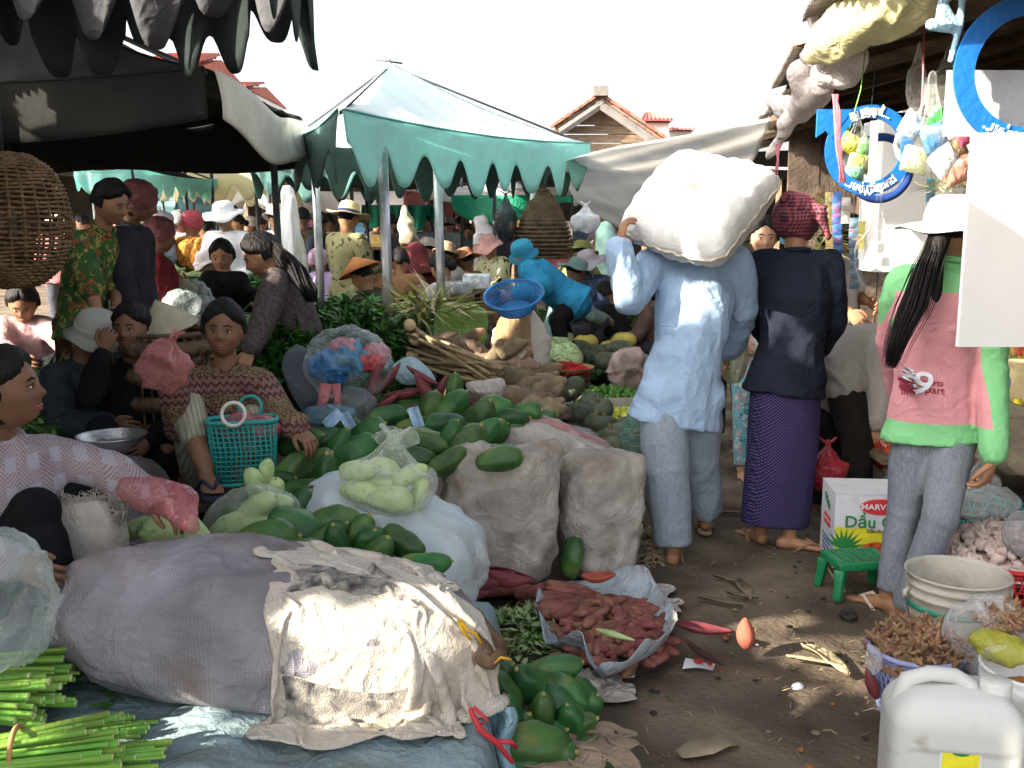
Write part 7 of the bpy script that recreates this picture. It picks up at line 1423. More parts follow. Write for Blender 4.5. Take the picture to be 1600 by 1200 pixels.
for k in range(36):
    x, y = 1535 + 12 * (k % 9) + random.uniform(-3, 3), 550 + 14 * (k // 9); m = MB(); c = W(x, y, 5.4); w = 13 * S(5.4); R_ = Matrix.Rotation(random.uniform(-.3, .3), 3, 'Y')
    m.grid(lambda u, v: c + R_ @ Vector(((u - .5) * w, -.012 * sin(pi * u) * sin(pi * v), (v - .5) * w * 1.2)), 4, 4); o = m.build('seasoning_packet', GM2[k % 5] if 'GM2' in globals() else mat('pk%d' % (k % 5), ((.7, .12, .06), (.75, .6, .1), (.8, .75, .6), (.2, .45, .15), (.8, .4, .1))[k % 5], rough=.35, nz=(30, .3))); tag(o, 'colourful seasoning packet on the rack at the right edge', 'packet', 'seasoning packets on the rack')
panel('packet_rack', 'pale rack board carrying the seasoning packets', 'rack', 1525, 540, 1700, 606, 5.46, mat('rack_tan', (.6, .45, .3), nz=(6, .2)), .03)
pbag('red_bag', 'dark red plastic bag between the sarong and the carton', bagm('red', (.38, .03, .04), .8), W(1292, 735, 4.75), (.10, .08, .10), None, seed=39, amp=.22, neck=.05)
pbag('orange_bag', 'taut bag of bright orange red sauce left of the grey jeans', bagm('orange', (.62, .09, .02), .93, .15), W(1402, 712, 4.9), (.065, .06, .10), Matrix.Rotation(.3, 3, 'Y'), seed=40, amp=.08); pbag('orange_bag', 'second darker red bag behind the sauce bag', bagm('orange2', (.40, .03, .02), .9, .15), W(1380, 705, 5.0), (.06, .06, .09), None, seed=41, amp=.15)
m = MB(); m.box(W(1412, 762, 4.7), (.14, .10, .09)); tag(m.build('teal_box', TEAL, smooth=False), 'small teal box behind the oil carton', 'box'); m = MB(); m.box(W(1400, 800, 4.75) - Vector((0, 0, .02)), (.3, .2, .12)); tag(m.build('crate', WOODM, smooth=False), 'low wooden crate behind the oil carton', 'crate')
sack('white_bag', 'small white bag of shallots behind the orange bag', 'sack', W(1390, 670, 5.2), (.09, .08, .11), Matrix.Identity(3), SACKW, seed=66, amp=.03)
sack('pale_pile', 'pale sunlit sack pile between bent person and woman in green', 'sack', W(1398, 625, 5.6), (.12, .12, .25), Matrix.Identity(3), SACKB, seed=67, amp=.03)
# ------------------------------------------------------------ litter in the aisle
HUSK = mat('banana_husk', (.42, .33, .20), rough=.8, nz=(8, .25), bump=(60, .3), stain=((.22, .14, .08), 6, .5)); HUSKD = mat('husk_brown', (.20, .15, .10), rough=.9, nz=(8, .3))
def husk(pts, w, label, mt=HUSK, group=None, z=.012, cup=.012):
    P = [G(x, y) + Vector((0, 0, z)) for x, y in pts]; m = MB(); V = []; n = len(P)
    for i, p in enumerate(P):
        t = (P[min(i + 1, n - 1)] - P[max(i - 1, 0)]).normalized(); s = Vector((-t.y, t.x, 0)); f = i / (n - 1); ww = w * (sin(pi * min(1, f * .85 + .12)) ** .7) 
        V += [p - s * ww + Vector((0, 0, cup)), p, p + s * ww + Vector((0, 0, cup * .7))]
    m.add(V, [(3 * i + a, 3 * i + a + 1, 3 * i + a + 4, 3 * i + a + 3) for i in range(n - 1) for a in (0, 1)]); o = m.build('dry_husk', mt); solid(o, .003); tag(o, label, 'husk', group)
husk([(1255, 1022), (1285, 1035), (1305, 1052), (1325, 1068)], .032, 'broad pale banana husk lying in the sun patch', z=.02, cup=.025); husk([(1228, 1040), (1265, 1046), (1300, 1052), (1322, 1062)], .012, 'narrow pale husk crossing the broad one', z=.03)
husk([(1150, 910), (1163, 925), (1172, 942)], .028, 'brown twisted husk in the middle of the aisle, upper part', HUSKD); husk([(1090, 938), (1125, 945), (1160, 952)], .022, 'long brown husk strip across the aisle', HUSKD); husk([(1115, 905), (1135, 910), (1150, 915)], .014, 'small brown husk strip at the left', HUSKD); husk([(1135, 930), (1150, 935), (1185, 940)], .015, 'brown husk strip ending at right', HUSKD)
husk([(1065, 1190), (1095, 1178), (1130, 1165), (1155, 1172)], .05, 'large torn brown husk at the bottom edge of the aisle', mat('husk_mid', (.30, .24, .16), nz=(7, .3))); husk([(1120, 805), (1150, 805), (1180, 808)], .02, 'flat brown husk behind the feet of the porter', HUSKD)
rn = random.Random(9)
for k in range(150):
    x = rn.uniform(1010, 1390); y = rn.uniform(800, 1200); p = G(x, y); p.z = .006; a = rn.uniform(0, pi); l = rn.uniform(.012, .07); m = MB(); m.tube([p, p + Vector((cos(a), sin(a), 0)) * l * .5 + Vector((0, 0, .006)), p + Vector((cos(a + .3), sin(a + .3), 0)) * l], rn.uniform(.0007, .0018), 4); o = m.build('straw', (HUSKD, HUSKD, HUSK, HUSKD)[k % 4]); tag(o, 'bit of straw on the dirt of the aisle', 'straw', 'straw bits on the aisle')
for k in range(90):
    x = rn.uniform(1000, 1400); y = rn.uniform(800, 1200); p = G(x, y); p.z = .004; m = MB(); r = rn.uniform(.004, .016); m.ell(p, (r, r * rn.uniform(.5, 1), r * .35), rotz(rn.uniform(0, 3)), 7, 5); o = m.build('debris_crumb', (HUSKD, mat('crumb_dark', (.03, .025, .02), nz=(9, .3)), mat('crumb_leaf', (.09, .12, .04), nz=(9, .3)), mat('crumb_orange', (.35, .12, .04), nz=(9, .3)))[(0, 1, 1, 2, 1, 0, 3)[k % 7]]); tag(o, 'small crumb of trodden litter on the aisle', 'litter', 'litter crumbs on the aisle')
p = G(1092, 1043); m = MB(); rr = rotz(-.15); m.grid(lambda u, v: p + rr @ Vector(((u - .5) * .10 + .012 * (v - .5), (v - .5) * .075, .008 + .008 * sin(3 * u + 2 * v))), 8, 8); o = m.build('paper_scrap', mat('white_paper', (.75, .75, .80), nz=(6, .03))); tag(o, 'white card scrap with a red blot on the aisle dirt', 'paper'); m = MB(); m.lathe([(.001, 0), (.018, 0)], p + Vector((0, .008, .019)), 20); m.build('red_print', REDP, o); m = MB(); m.box(p + Vector((.035, -.012, .019)), (.016, .03, .001)); m.build('red_corner', REDP, o)
crump('white_scrap', 'tiny crumpled white paper in the aisle', 'paper', [(1238, 1072), (1248, 1068), (1256, 1074), (1250, 1080), (1240, 1080)], (1247, 1075), 3.26, .02, mat('white_paper', ()), fold=(30, .01), nu=20, nv=8)
m = MB(); p = G(1325, 962); m.lathe([(.001, .01), (.02, .012), (.032, .008), (.036, .0)], p, 20, wav=lambda g, r: .004 * sin(4 * g)); tag(m.build('dark_disc', mat('crumb_dark', ())), 'dark flattened round thing on the dirt near the bucket', 'litter')
husk([(1285, 880), (1305, 915), (1320, 930)], .004, 'thin yellow straw stem before the stool', mat('straw', ()))
from mathutils.bvhtree import BVHTree
# ------------------------------------------------------------ people
def PX(**k):
    """joints picked as (px, py, distance)"""
    return {a: (W(*b) if isinstance(b, tuple) and len(b) == 3 and abs(b[1]) > 50 else Vector(b)) for a, b in k.items()}
BLS = cloth('light_blue', (.36, .50, .68), nz=(4, .06)); JNS = cloth('washed_blue_grey', (.27, .32, .37), nz=(30, .12), stretch=(6, 6, 1)); KR = mat('krama', (.30, .07, .09), rough=.9, nz=(9, .1), pat='check', psc=62, pcol=(.03, .02, .03), bump=(220, .2), wrink=.8)
# the porter
J = PX(head=(1095, 352, 4.72), face=(.2, 1, -.1), neck=(1088, 392, 4.58), chest=(1085, 470, 4.5), waist=(1075, 540, 4.48), pelvis=(1062, 605, 4.5), shL=(1018, 412, 4.5), shR=(1150, 410, 4.52), elL=(985, 468, 4.32), wrL=(968, 388, 4.28), elR=(1162, 485, 4.62), wrR=(1140, 545, 4.8),
       hipL=(1035, 620, 4.48), hipR=(1092, 618, 4.52), knL=(1042, 735, 4.42), knR=(1092, 715, 4.62), anL=(1052, 860, 4.42), anR=(1102, 806, 4.78), fwd=(.1, 1, 0), toeL=(.25, 1, 0), toeR=(.1, 1, 0))
porter = person('man in a light blue shirt carrying a white sack on his shoulders', J, BLS, JNS, vox=.011, fine=True, loose=.034, hem=.17, hair='man', ll=.026, sandal=mat('sandal_tan', (.25, .17, .10), nz=(9, .2)), fold=(7, .016),
       hands={'L': dict(d=(.15, .1, 1), n=(-1, -.25, .1), side=-1, curl=.45, spread=.3, thumb=.4)}, skin=SKIN)
RICE = mat('rice_sack', (.74, .73, .70), rough=.75, nz=(4, .04), bump=(260, .2), wrink=.5, stretch=(1, 1, 1)); c = W(1098, 322, 4.40)
n = Vector((-.25, -.62, .74)).normalized(); a = Vector((.584, .515, .627)).normalized(); a = (a - n * a.dot(n)).normalized(); b = n.cross(a); n = -n; RM = Matrix((a, n, b)).transposed()
# pillow shaped sack: a closed seam runs round it
S_ = thing('rice_sack', 'big white filled sack with stitched seam on the shoulders of the man', 'sack', c)
m = MB(); nu, nv = 120, 60
def rs(u, v):
    g = 2 * pi * u; f = v; x, z = cos(g), sin(g); k = (abs(x) ** 3.6 + abs(z) ** 3.6) ** (-1 / 3.6); r = sin(pi * f) ** .0 
    t = pi * (f - .5); rr = cos(t) ** .42; X = x * k * .30 * rr; Z = z * k * .285 * rr; Y = .15 * sin(t) * (1 - .25 * abs(x * k) ** 3) 
    return Vector((X, Y, Z))
for j in range(nv + 1):
    for i in range(nu):
        p = rs(i / nu, j / nv); m.v.append(p)
P = np.array([tuple(p) for p in m.v]); sm = np.exp(-(P[:, 1] / .035) ** 2); P[:, 1] += .0
ex = np.abs(P[:, 0]) / .30; ez = np.abs(P[:, 2]) / .285; cor = np.clip(ex * ez - .45, 0, 1); P[:, 0] *= 1 + .22 * cor; P[:, 2] *= 1 + .30 * cor; edge = np.clip(np.maximum(ex, ez) - .55, 0, .45) / .45
P[:, 1] += .008 * np.sin(P[:, 0] * 70 + 3 * P[:, 2]) * edge * (ez > ex) + .007 * np.sin(P[:, 2] * 85) * edge * (ex >= ez) + .02 * folds(P, 3.5, 4); P[:, 2] -= .045 * (1 - (P[:, 0] / .4) ** 2) * (P[:, 2] < 0) * (-P[:, 2] / .285) * -1
Pw = P @ np.array(RM).T + np.array(c); m.v = []; m.add(Pw.tolist(), [(j * nu + i, j * nu + (i + 1) % nu, (j + 1) * nu + (i + 1) % nu, (j + 1) * nu + i) for j in range(nv) for i in range(nu)])
m.build('sack_body', RICE, S_)
m = MB(); ring_ = []
for i in range(nu + 1):
    p = P[(nv // 2) * nu + i % nu]; q = Vector((p[0] * 1.012, p[1] + .003 * sin(i * 1.9), p[2] * 1.018)); ring_.append(c + RM @ q)
m.loft([(p, .004, .010) for p in ring_], None, 6); m.build('stitched_seam', mat('seam', (.52, .48, .40), nz=(40, .3)), S_)
def decal(tx, size, mt, target, p, R3, T, sx=1, off=.003, name='lettering', dirv=None):
    o = text_mesh(tx, size, mt, T, name, 0, sx); me = o.data; wo = Vector(T['_w']); two = Vector(target['_w']); dv = (R3 @ Vector((0, 0, -1))).normalized()
    bv = BVHTree.FromPolygons([v.co for v in target.data.vertices], [tuple(f.vertices) for f in target.data.polygons])
    for v in me.vertices:
        q = Vector(p) + R3 @ Vector((v.co.x * sx, v.co.y, 0)); h, nn, _, _ = bv.ray_cast(q - dv * .5 - two, dv)
        if h is None: h = q - two
        v.co = h + two - dv * off - wo
    me.update(); return o
fr = Matrix((a, b, -n if n.y > 0 else n)).transposed() if True else None
nz_ = n if n.y < 0 else -n
fr = Matrix((-b, a, nz_)).transposed(); bod = [k for k in S_.children if k.name.startswith('sack_body')][0]
decal('ALPHAT...', .045, mat('faded_print', (.55, .55, .56), nz=(40, .2), stain=((.74, .73, .70), 60, .8)), bod, c + a * .05 + b * .06, fr, S_)
# woman in the sarong
NAVY = cloth('navy', (.016, .020, .034), nz=(9, .15)); SAR = cloth('sarong', (.022, .015, .055), pat='dots', psc=70, pcol=(.10, .08, .19))
J = PX(head=(1243, 350, 4.62), face=(.25, 1, -.05), neck=(1243, 398, 4.6), chest=(1242, 470, 4.6), waist=(1236, 535, 4.6), pelvis=(1228, 585, 4.62), shL=(1190, 412, 4.6), shR=(1296, 412, 4.62), elL=(1178, 490, 4.72), wrL=(1200, 530, 4.95), elR=(1302, 500, 4.66), wrR=(1280, 545, 4.9),
       hipL=(1203, 590, 4.62), hipR=(1254, 590, 4.62), knL=(1200, 705, 4.66), knR=(1246, 705, 4.6), anL=(1186, 828, 4.72), anR=(1232, 838, 4.60), fwd=(.1, 1, 0), toeL=(-.3, 1, 0), toeR=(.95, -.15, 0))
sarw = person('woman in navy jacket, dotted purple sarong and checked head scarf', J, NAVY, SAR, vox=.012, fine=True, loose=.024, hem=.09, legs='skirt', hair='short', hat=wrap(KR, .045, True, seed=5), sandal=mat('sandal_brown', (.22, .14, .08), nz=(9, .2)), fold=(6, .010))
# woman in green and pink
PNK = cloth('salmon_pink', (.66, .30, .33), nz=(4, .06)); JG2 = cloth('grey_jeans', (.20, .225, .26), nz=(40, .18), stretch=(5, 5, 1), stain=((.32, .34, .36), 2.2, .4))
SUNH = mat('white_straw', (.78, .75, .70), rough=.8, nz=(30, .08), bump=(90, .4))
J = PX(head=(1487, 366, 3.72), face=(.75, .75, -.05), neck=(1482, 412, 3.72), chest=(1463, 510, 3.75), waist=(1460, 590, 3.78), pelvis=(1458, 655, 3.82), shL=(1412, 440, 3.76), shR=(1540, 440, 3.72), elL=(1392, 530, 3.95), wrL=(1405, 610, 4.15), elR=(1550, 580, 3.70), wrR=(1554, 712, 3.64),
       hipL=(1432, 680, 3.84), hipR=(1485, 680, 3.80), knL=(1412, 800, 3.88), knR=(1468, 808, 3.72), anL=(1386, 932, 3.90), anR=(1408, 960, 3.82), fwd=(-.2, 1, 0), toeL=(-.1, -1, 0) if False else (-.5, .8, 0), toeR=(-.1, .9, 0))
grw = person('woman in green and pink top, grey jeans, long ponytail and white sun hat', J, PNK, JG2, vox=.010, fine=True, ll=-.012, loose=.020, hem=.07, hair='pony', hat=hat_brim(SUNH, .20, .10, .03, wv=.01, band=mat('hat_ribbon', (.62, .55, .45), nz=(20, .1))), fold=(6, .010),
       hands={'R': dict(d=(-.25, 0, -1), n=(.5, -.6, -.1), side=1, curl=.5, spread=.35)}, sandal=mat('sandal_pale', (.55, .45, .35), nz=(9, .2)))
sh = [k for k in grw.children if k.name.startswith('blouse')][0]; wo = Vector(sh['_w'])
def jersey():
    """the knit is pink with green yoke, sleeves and hem band: the seams follow the garment"""
    N = PNK.node_tree.nodes; L = PNK.node_tree.links; b = N['Principled BSDF']; src = b.inputs['Base Color'].links[0].from_socket
    tc = N.new('ShaderNodeTexCoord'); sx = N.new('ShaderNodeSeparateXYZ'); L.new(tc.outputs['Object'], sx.inputs[0])
    def mt(op, a, c):
        x = N.new('ShaderNodeMath'); x.operation = op
        for i, s_ in enumerate((a, c)):
            if isinstance(s_, (int, float)): x.inputs[i].default_value = s_
            else: L.new(s_, x.inputs[i])
        return x.outputs[0]
    zt = W(1460, 455, 3.7).z - wo.z; zb = W(1460, 662, 3.72).z - wo.z; xc = W(1455, 500, 3.75).x - wo.x
    f = mt('MAXIMUM', mt('GREATER_THAN', sx.outputs[2], zt), mt('LESS_THAN', sx.outputs[2], zb))
    wd = mt('ADD', mt('MULTIPLY', mt('MAXIMUM', mt('SUBTRACT', 1.12 - wo.z, sx.outputs[2]), 0), .07), .142)
    f = mt('MAXIMUM', f, mt('GREATER_THAN', mt('SUBTRACT', sx.outputs[0], xc), wd)); f = mt('MAXIMUM', f, mt('LESS_THAN', mt('SUBTRACT', sx.outputs[0], xc), mt('MULTIPLY', wd, -1.0)))
    mx = N.new('ShaderNodeMix'); mx.data_type = 'RGBA'; L.new(f, mx.inputs[0]); L.new(src, mx.inputs[6]); mx.inputs[7].default_value = (.22, .56, .25, 1); L.new(mx.outputs[2], b.inputs['Base Color'])
jersey()
T_ = grw; Rt = Matrix.Rotation(pi / 2, 3, 'X'); decal('3', .085, WHT, sh, W(1430, 592, 3.6), Rt @ Matrix.Rotation(.2, 3, 'Z'), T_, off=.022); decal('9', .13, WHT, sh, W(1453, 607, 3.6), Rt @ Matrix.Rotation(-.3, 3, 'Z'), T_, off=.024)
MRN = mat('maroon_print', (.30, .03, .05), nz=(9, .1)); decal('kommissperts', .033, MRN, sh, W(1447, 602, 3.6), Rt @ Matrix.Rotation(-.06, 3, 'Z'), T_, off=.005); decal('in  the  part', .04, MRN, sh, W(1448, 614, 3.6), Rt @ Matrix.Rotation(-.06, 3, 'Z'), T_, off=.005)
m = MB(); rn = random.Random(3)
for k in range(460):
    o1 = rn.gauss(0, 1); o2 = rn.gauss(0, 1); s_ = S(3.7); e = rn.uniform(.75, 1.05)
    m.tube([W(1468 + 6 * o1, 372 + 4 * o2, 3.62 - .01 * abs(o2)), W(1448 + 8 * o1, 420 + 5 * o2, 3.57 + .01 * o2), W(1428 + 10 * o1, 480, 3.565 + .01 * o2), W(1404 + (7 * o1), 480 + 92 * e * .6, 3.56 + .008 * o2), W(1393 + 5 * o1, 480 + 92 * e, 3.565 + .008 * o2)], [.0014, .0018, .0016, .0013, .0005], 4)
m.build('long_ponytail', HAIR, grw)
m = MB(); m.tube([W(1470, 372, 3.6), W(1446, 425, 3.585), W(1424, 485, 3.58), W(1400, 545, 3.58), W(1393, 565, 3.58)], [.033, .032, .026, .013, .004], 12, round_=True, side=(1, 0, 0)); m.build('ponytail_core', HAIR, grw)
m = MB(); q = W(1478, 712, 3.66)
# woman in batik seated on a low stool, holding a pink bag
BAT = cloth('batik', (.24, .14, .13), pat='batik', psc=34, pcol=(.09, .035, .03), pcol2=(.38, .30, .16)); LINEN = cloth('linen_stripe', (.40, .37, .27), pat='stripe', psc=50, pcol=(.26, .25, .19))
J = PX(head=(350, 517, 4.0), face=(.12, -1, .0), up=(0.05, 0, 1), neck=(350, 578, 4.05), chest=(350, 645, 4.1), waist=(348, 700, 4.18), pelvis=(350, 738, 4.28), shR=(292, 598, 4.05), shL=(407, 602, 4.05), elR=(282, 668, 3.86), wrR=(270, 600, 3.72), elL=(440, 655, 3.92), wrL=(462, 668, 3.80),
       hipR=(318, 738, 4.24), hipL=(382, 738, 4.24), knR=(292, 640, 3.82), knL=(400, 660, 3.95), anR=(322, 735, 3.70), anL=(372, 760, 3.80), fwd=(0, -1, 0), toeR=(.5, -1, 0), toeL=(.3, -1, 0))
person('seated woman in a brown batik blouse with a pink bag in her raised hand', J, BAT, LINEN, vox=.010, fine=True, loose=.026, hem=.05, hair='bun', eyes=True, legs='mid', fold=(6, .011), belly=.02, skin=SKIN2, s=.95,
       hands={'R': dict(d=(.25, -.1, 1), n=(-.3, 1, 0), side=1, curl=.7, spread=.2), 'L': dict(d=(.6, -.5, -.4), n=(.2, -.3, 1), side=1, curl=.5)}, sandal=mat('sandal_navy', (.03, .03, .06), nz=(9, .2)))
pbag('pink_bag', 'pink translucent bag hanging from the raised hand of the seated woman', bagm('pinkh', (.66, .24, .24), .55), W(258, 570, 3.66), (.09, .05, .105), Matrix.Rotation(.4, 3, 'Y'), seed=51, amp=.6, fs=13, neck=.03)
m = MB(); 
for k in range(4): m.box((W(330, 760, 4.2).x + 0, 3.95 + .1 * k, .30), (.8, .095, .03))
T = thing('low_bench', 'worn wooden bench board under the woman in batik', 'bench', (W(330, 760, 4.1).x, 4.2, 0))
for k in range(4): m = MB(); m.box((T.location.x, 3.98 + .11 * k, .34), (.75, .10, .03)); m.build('plank', WOODM, T, smooth=False)
for x in (-.34, .34): m = MB(); m.box((T.location.x + x, 4.15, .162), (.05, .4, .325)); m.build('leg', WOODM, T, smooth=False)
# woman at the far left front
ZIG = cloth('zigzag_blouse', (.40, .34, .36), pat='zigzag', psc=85, pcol=(.27, .19, .18), pcol2=(.44, .42, .48)); BLK = cloth('black', (.010, .010, .012), nz=(9, .2))
J = PX(head=(8, 612, 2.78), face=(1, .12, .12), neck=(0, 690, 2.86), chest=(22, 770, 2.9), waist=(15, 860, 2.95), pelvis=(-5, 930, 3.0), shR=(-62, 728, 2.72), shL=(82, 715, 3.02), elR=(-80, 840, 2.7), wrR=(20, 880, 2.6), elL=(165, 735, 2.98), wrL=(238, 775, 2.85),
       hipR=(-30, 930, 2.9), hipL=(30, 930, 3.05), knR=(55, 800, 2.78), knL=(130, 785, 2.98), anR=(90, 900, 2.75), anL=(170, 880, 3.0), fwd=(1, -.1, 0), toeR=(1, -.3, 0), toeL=(1, -.2, 0))
person('woman in a pale zigzag blouse in profile at the left edge, reaching right', J, ZIG, BLK, vox=.010, fine=True, loose=.024, hem=.05, hair='bun', eyes=True, fold=(5, .012), skin=SKIN2, s=.95, hands={'L': dict(d=(.75, -.35, -.35), n=(0, -.3, 1), side=1, curl=.45)})
m = MB(); m.tube([W(205, 765, 2.85), W(245, 778, 2.82), W(285, 790, 2.76), W(298, 820, 2.72)], [.045, .06, .05, .02], 16, round_=True); o = fuse(m, 'pink_bag', bagm('pinkg', (.50, .16, .18), .55), None, .007, 2, lambda q: .018 * folds(q, 13, 3)); tag(o, 'pink plastic bag pulled over the reaching hand at front left', 'plastic bag')
T = thing('metal_bowl', 'shallow aluminium bowl between the seated women at left', 'bowl', W(175, 700, 3.9)); m = MB(); m.lathe([(.001, -.04), (.06, -.04), (.12, .0), (.13, .022), (.134, .024), (.126, .016), (.11, -.01), (.05, -.032), (.001, -.034)], W(175, 688, 3.9), 40); m.build('bowl', mat('aluminium', (.6, .6, .58), rough=.3, met=.9, nz=(5, .05)), T)
c = W(175, 730, 3.9); sack('bowl_sack', 'dark full sack the aluminium bowl stands on', 'sack', Vector((c.x, c.y, c.z * .5)), (.22, .2, c.z * .5 + .03), Matrix.Identity(3), BURL, seed=71, p=3, sub=(30, 20), flat=.05)
# dark woman with hand at her mouth, bucket hat person, others at left
J = PX(head=(206, 516, 4.5), face=(-.05, -1, .05), neck=(208, 570, 4.56), chest=(208, 640, 4.6), waist=(212, 700, 4.65), pelvis=(215, 740, 4.7), shR=(160, 592, 4.55), shL=(258, 590, 4.6), elR=(140, 618, 4.3), wrR=(160, 555, 4.28), elL=(275, 665, 4.5), wrL=(235, 690, 4.3),
       hipR=(190, 740, 4.7), hipL=(245, 740, 4.7), knR=(160, 675, 4.3), knL=(262, 675, 4.35), anR=(165, 775, 4.3), anL=(255, 775, 4.35), fwd=(0, -1, 0))
person('woman in black seated with her hand raised to her mouth', J, BLK, BLK, vox=.011, fine=True, loose=.018, hem=.05, hair='bun', eyes=True, s=.95, skin=SKIN2, hands={'R': dict(d=(.35, .05, 1), n=(.2, -1, 0), side=-1, curl=.75, spread=.2)})
J = PX(head=(150, 528, 4.7), face=(.75, -.75, -.5), neck=(128, 568, 4.75), chest=(115, 630, 4.8), waist=(115, 690, 4.85), pelvis=(110, 735, 4.9), shR=(85, 592, 4.65), shL=(165, 592, 4.9), elR=(95, 660, 4.5), wrR=(165, 665, 4.45), elL=(170, 650, 4.75), wrL=(190, 660, 4.6),
       hipR=(90, 735, 4.85), hipL=(130, 735, 4.95), knR=(140, 690, 4.5), knL=(180, 690, 4.7), anR=(130, 770, 4.5), anL=(170, 770, 4.7), fwd=(.8, -.6, 0))
HATK = mat('hat_khaki_white', (.44, .44, .38), rough=.9, nz=(9, .1), bump=(160, .2)); SLATE = cloth('slate', (.04, .048, .055), nz=(9, .2))
person('person in a dark grey jacket crouching under a pale bucket hat', J, SLATE, BLK, vox=.012, loose=.03, hem=.05, hair='short', skin=SKIN2, hat=hat_brim(HATK, .135, .085, .045, wv=.008, band=HATK))
FLO = cloth('floral_green', (.05, .12, .035), pat='floral', psc=28, pcol=(.42, .33, .10), pcol2=(.42, .10, .05)); FLOB = cloth('floral_brown', (.05, .025, .015), pat='floral', psc=34, pcol=(.22, .13, .06), pcol2=(.10, .05, .03))
J = PX(head=(173, 318, 5.35), face=(.85, -.35, -.35), neck=(160, 358, 5.4), chest=(140, 415, 5.45), waist=(132, 460, 5.45), pelvis=(130, 500, 5.45), shR=(122, 382, 5.25), shL=(172, 380, 5.6), elR=(140, 440, 5.15), wrR=(152, 488, 5.1), elL=(185, 440, 5.6), wrL=(180, 480, 5.4),
       hipR=(115, 510, 5.4), hipL=(148, 510, 5.5), knR=(118, 640, 5.4), knL=(150, 640, 5.5), anR=(112, 770, 5.4), anL=(150, 770, 5.5), fwd=(.8, -.5, 0))
person('short haired woman in a green floral blouse standing by the wicker basket', J, FLO, FLOB, vox=.012, fine=True, sleeve='mid', loose=.022, hem=.12, hair='short', skin=SKIN, fold=(7, .009), eyes=True)
J = PX(head=(217, 316, 5.75), face=(.8, .35, -.35), neck=(205, 352, 5.8), chest=(196, 420, 5.85), waist=(196, 465, 5.85), pelvis=(200, 500, 5.85), shR=(188, 372, 5.6), shL=(222, 372, 6.0), elR=(190, 430, 5.55), wrR=(205, 475, 5.5), elL=(225, 440, 6.0), wrL=(235, 480, 5.9), hipR=(190, 505, 5.8), hipL=(215, 505, 5.9), knR=(195, 620, 5.8), knL=(220, 620, 5.9), anR=(192, 735, 5.8), anL=(222, 735, 5.9), fwd=(.8, .2, 0))
MRNC = cloth('maroon', (.14, .015, .02), nz=(9, .15)); MAUVE = mat('mauve_scarf', (.20, .07, .075), rough=.9, nz=(9, .2), bump=(200, .2), wrink=.8)
person('standing woman in a charcoal jacket with a mauve head scarf', J, cloth('charcoal', (.035, .036, .045), nz=(9, .2)), BLK, vox=.013, fine=True, loose=.026, hem=.14, hair='short', hat=wrap(MAUVE, .02, False, seed=2), skin=SKIN2)
J = POSE('stand', (W(243, 400, 6.5).x, W(243, 400, 6.5).y, 0), -1.2, 1.52); person('woman in a maroon blouse standing just right of the charcoal jacket', J, MRNC, BLK, vox=.014, hat=wrap(MAUVE, .01, False, seed=8), skin=SKIN2, loose=.03)
# leaning woman with the long ponytail
TWD = cloth('brown_tweed', (.085, .068, .065), nz=(60, .35)); 
J = PX(head=(411, 400, 5.35), face=(-.85, -.3, -.5), neck=(428, 428, 5.35), chest=(452, 480, 5.35), waist=(465, 520, 5.35), pelvis=(470, 560, 5.4), shL=(432, 440, 5.15), shR=(450, 440, 5.55), elL=(410, 505, 5.05), wrL=(392, 545, 4.95), elR=(415, 500, 5.5), wrR=(395, 530, 5.4), hipL=(465, 565, 5.3), hipR=(475, 565, 5.5), knL=(420, 560, 5.2), knR=(425, 555, 5.4), anL=(425, 640, 5.2), anR=(430, 640, 5.4), fwd=(-1, -.2, 0))
lw = person('woman in a brown tweed jacket leaning left with a long black ponytail', J, TWD, BLK, vox=.012, fine=True, loose=.028, hem=.06, hair='short', fold=(6, .008), eyes=True, belly=.01)
m = MB(); rn = random.Random(5)
for k in range(90): o1, o2 = rn.gauss(0, 1), rn.gauss(0, 1); m.tube([W(428 + 3 * o1, 385 + 3 * o2, 5.3), W(447 + 5 * o1, 405 + 4 * o2, 5.25), W(464 + 6 * o1, 425 + 5 * o2, 5.15 + .01 * o1), W(480 + 6 * o1, 452, 5.12 + .01 * o2), W(486 + 4 * o1, 472, 5.12)], [.006, .007, .006, .004, .001], 5)
m.build('long_ponytail', HAIR, lw)
J = PX(head=(347, 402, 7.2), face=(.1, -1, -.2), neck=(350, 428, 7.2), chest=(350, 460, 7.2), waist=(352, 485, 7.2), pelvis=(355, 505, 7.25), shR=(326, 436, 7.15), shL=(374, 436, 7.2), elR=(318, 462, 7.0), wrR=(296, 448, 6.9), elL=(385, 470, 7.1), wrL=(395, 478, 7.0), hipR=(345, 505, 7.2), hipL=(368, 505, 7.2), knR=(330, 480, 6.9), knL=(402, 468, 7.0), anR=(335, 540, 6.9), anL=(425, 520, 7.0), fwd=(.2, -1, 0))
person('woman in a black short sleeved blouse seated between two dark poles', J, BLK, BLK, vox=.015, sleeve='mid', hair='bun', eyes=True, skin=SKIN)
J = PX(head=(36, 474, 5.9), face=(.25, -.8, -.5), neck=(38, 502, 5.95), chest=(45, 530, 6.0), waist=(48, 560, 6.0), pelvis=(50, 590, 6.05), shR=(10, 508, 5.95), shL=(68, 508, 6.0), elR=(5, 540, 5.8), wrR=(30, 560, 5.7), elL=(90, 530, 5.8), wrL=(105, 548, 5.7), hipR=(35, 590, 6.0), hipL=(65, 590, 6.0), knR=(30, 570, 5.7), knL=(90, 570, 5.7), anR=(30, 640, 5.7), anL=(85, 640, 5.7), fwd=(.2, -1, 0))
person('woman in a faded pink blouse seated under the wicker basket', J, cloth('faded_pink', (.34, .22, .22), nz=(20, .2)), BLK, vox=.014, hair='bun', eyes=True, skin=SKIN2)
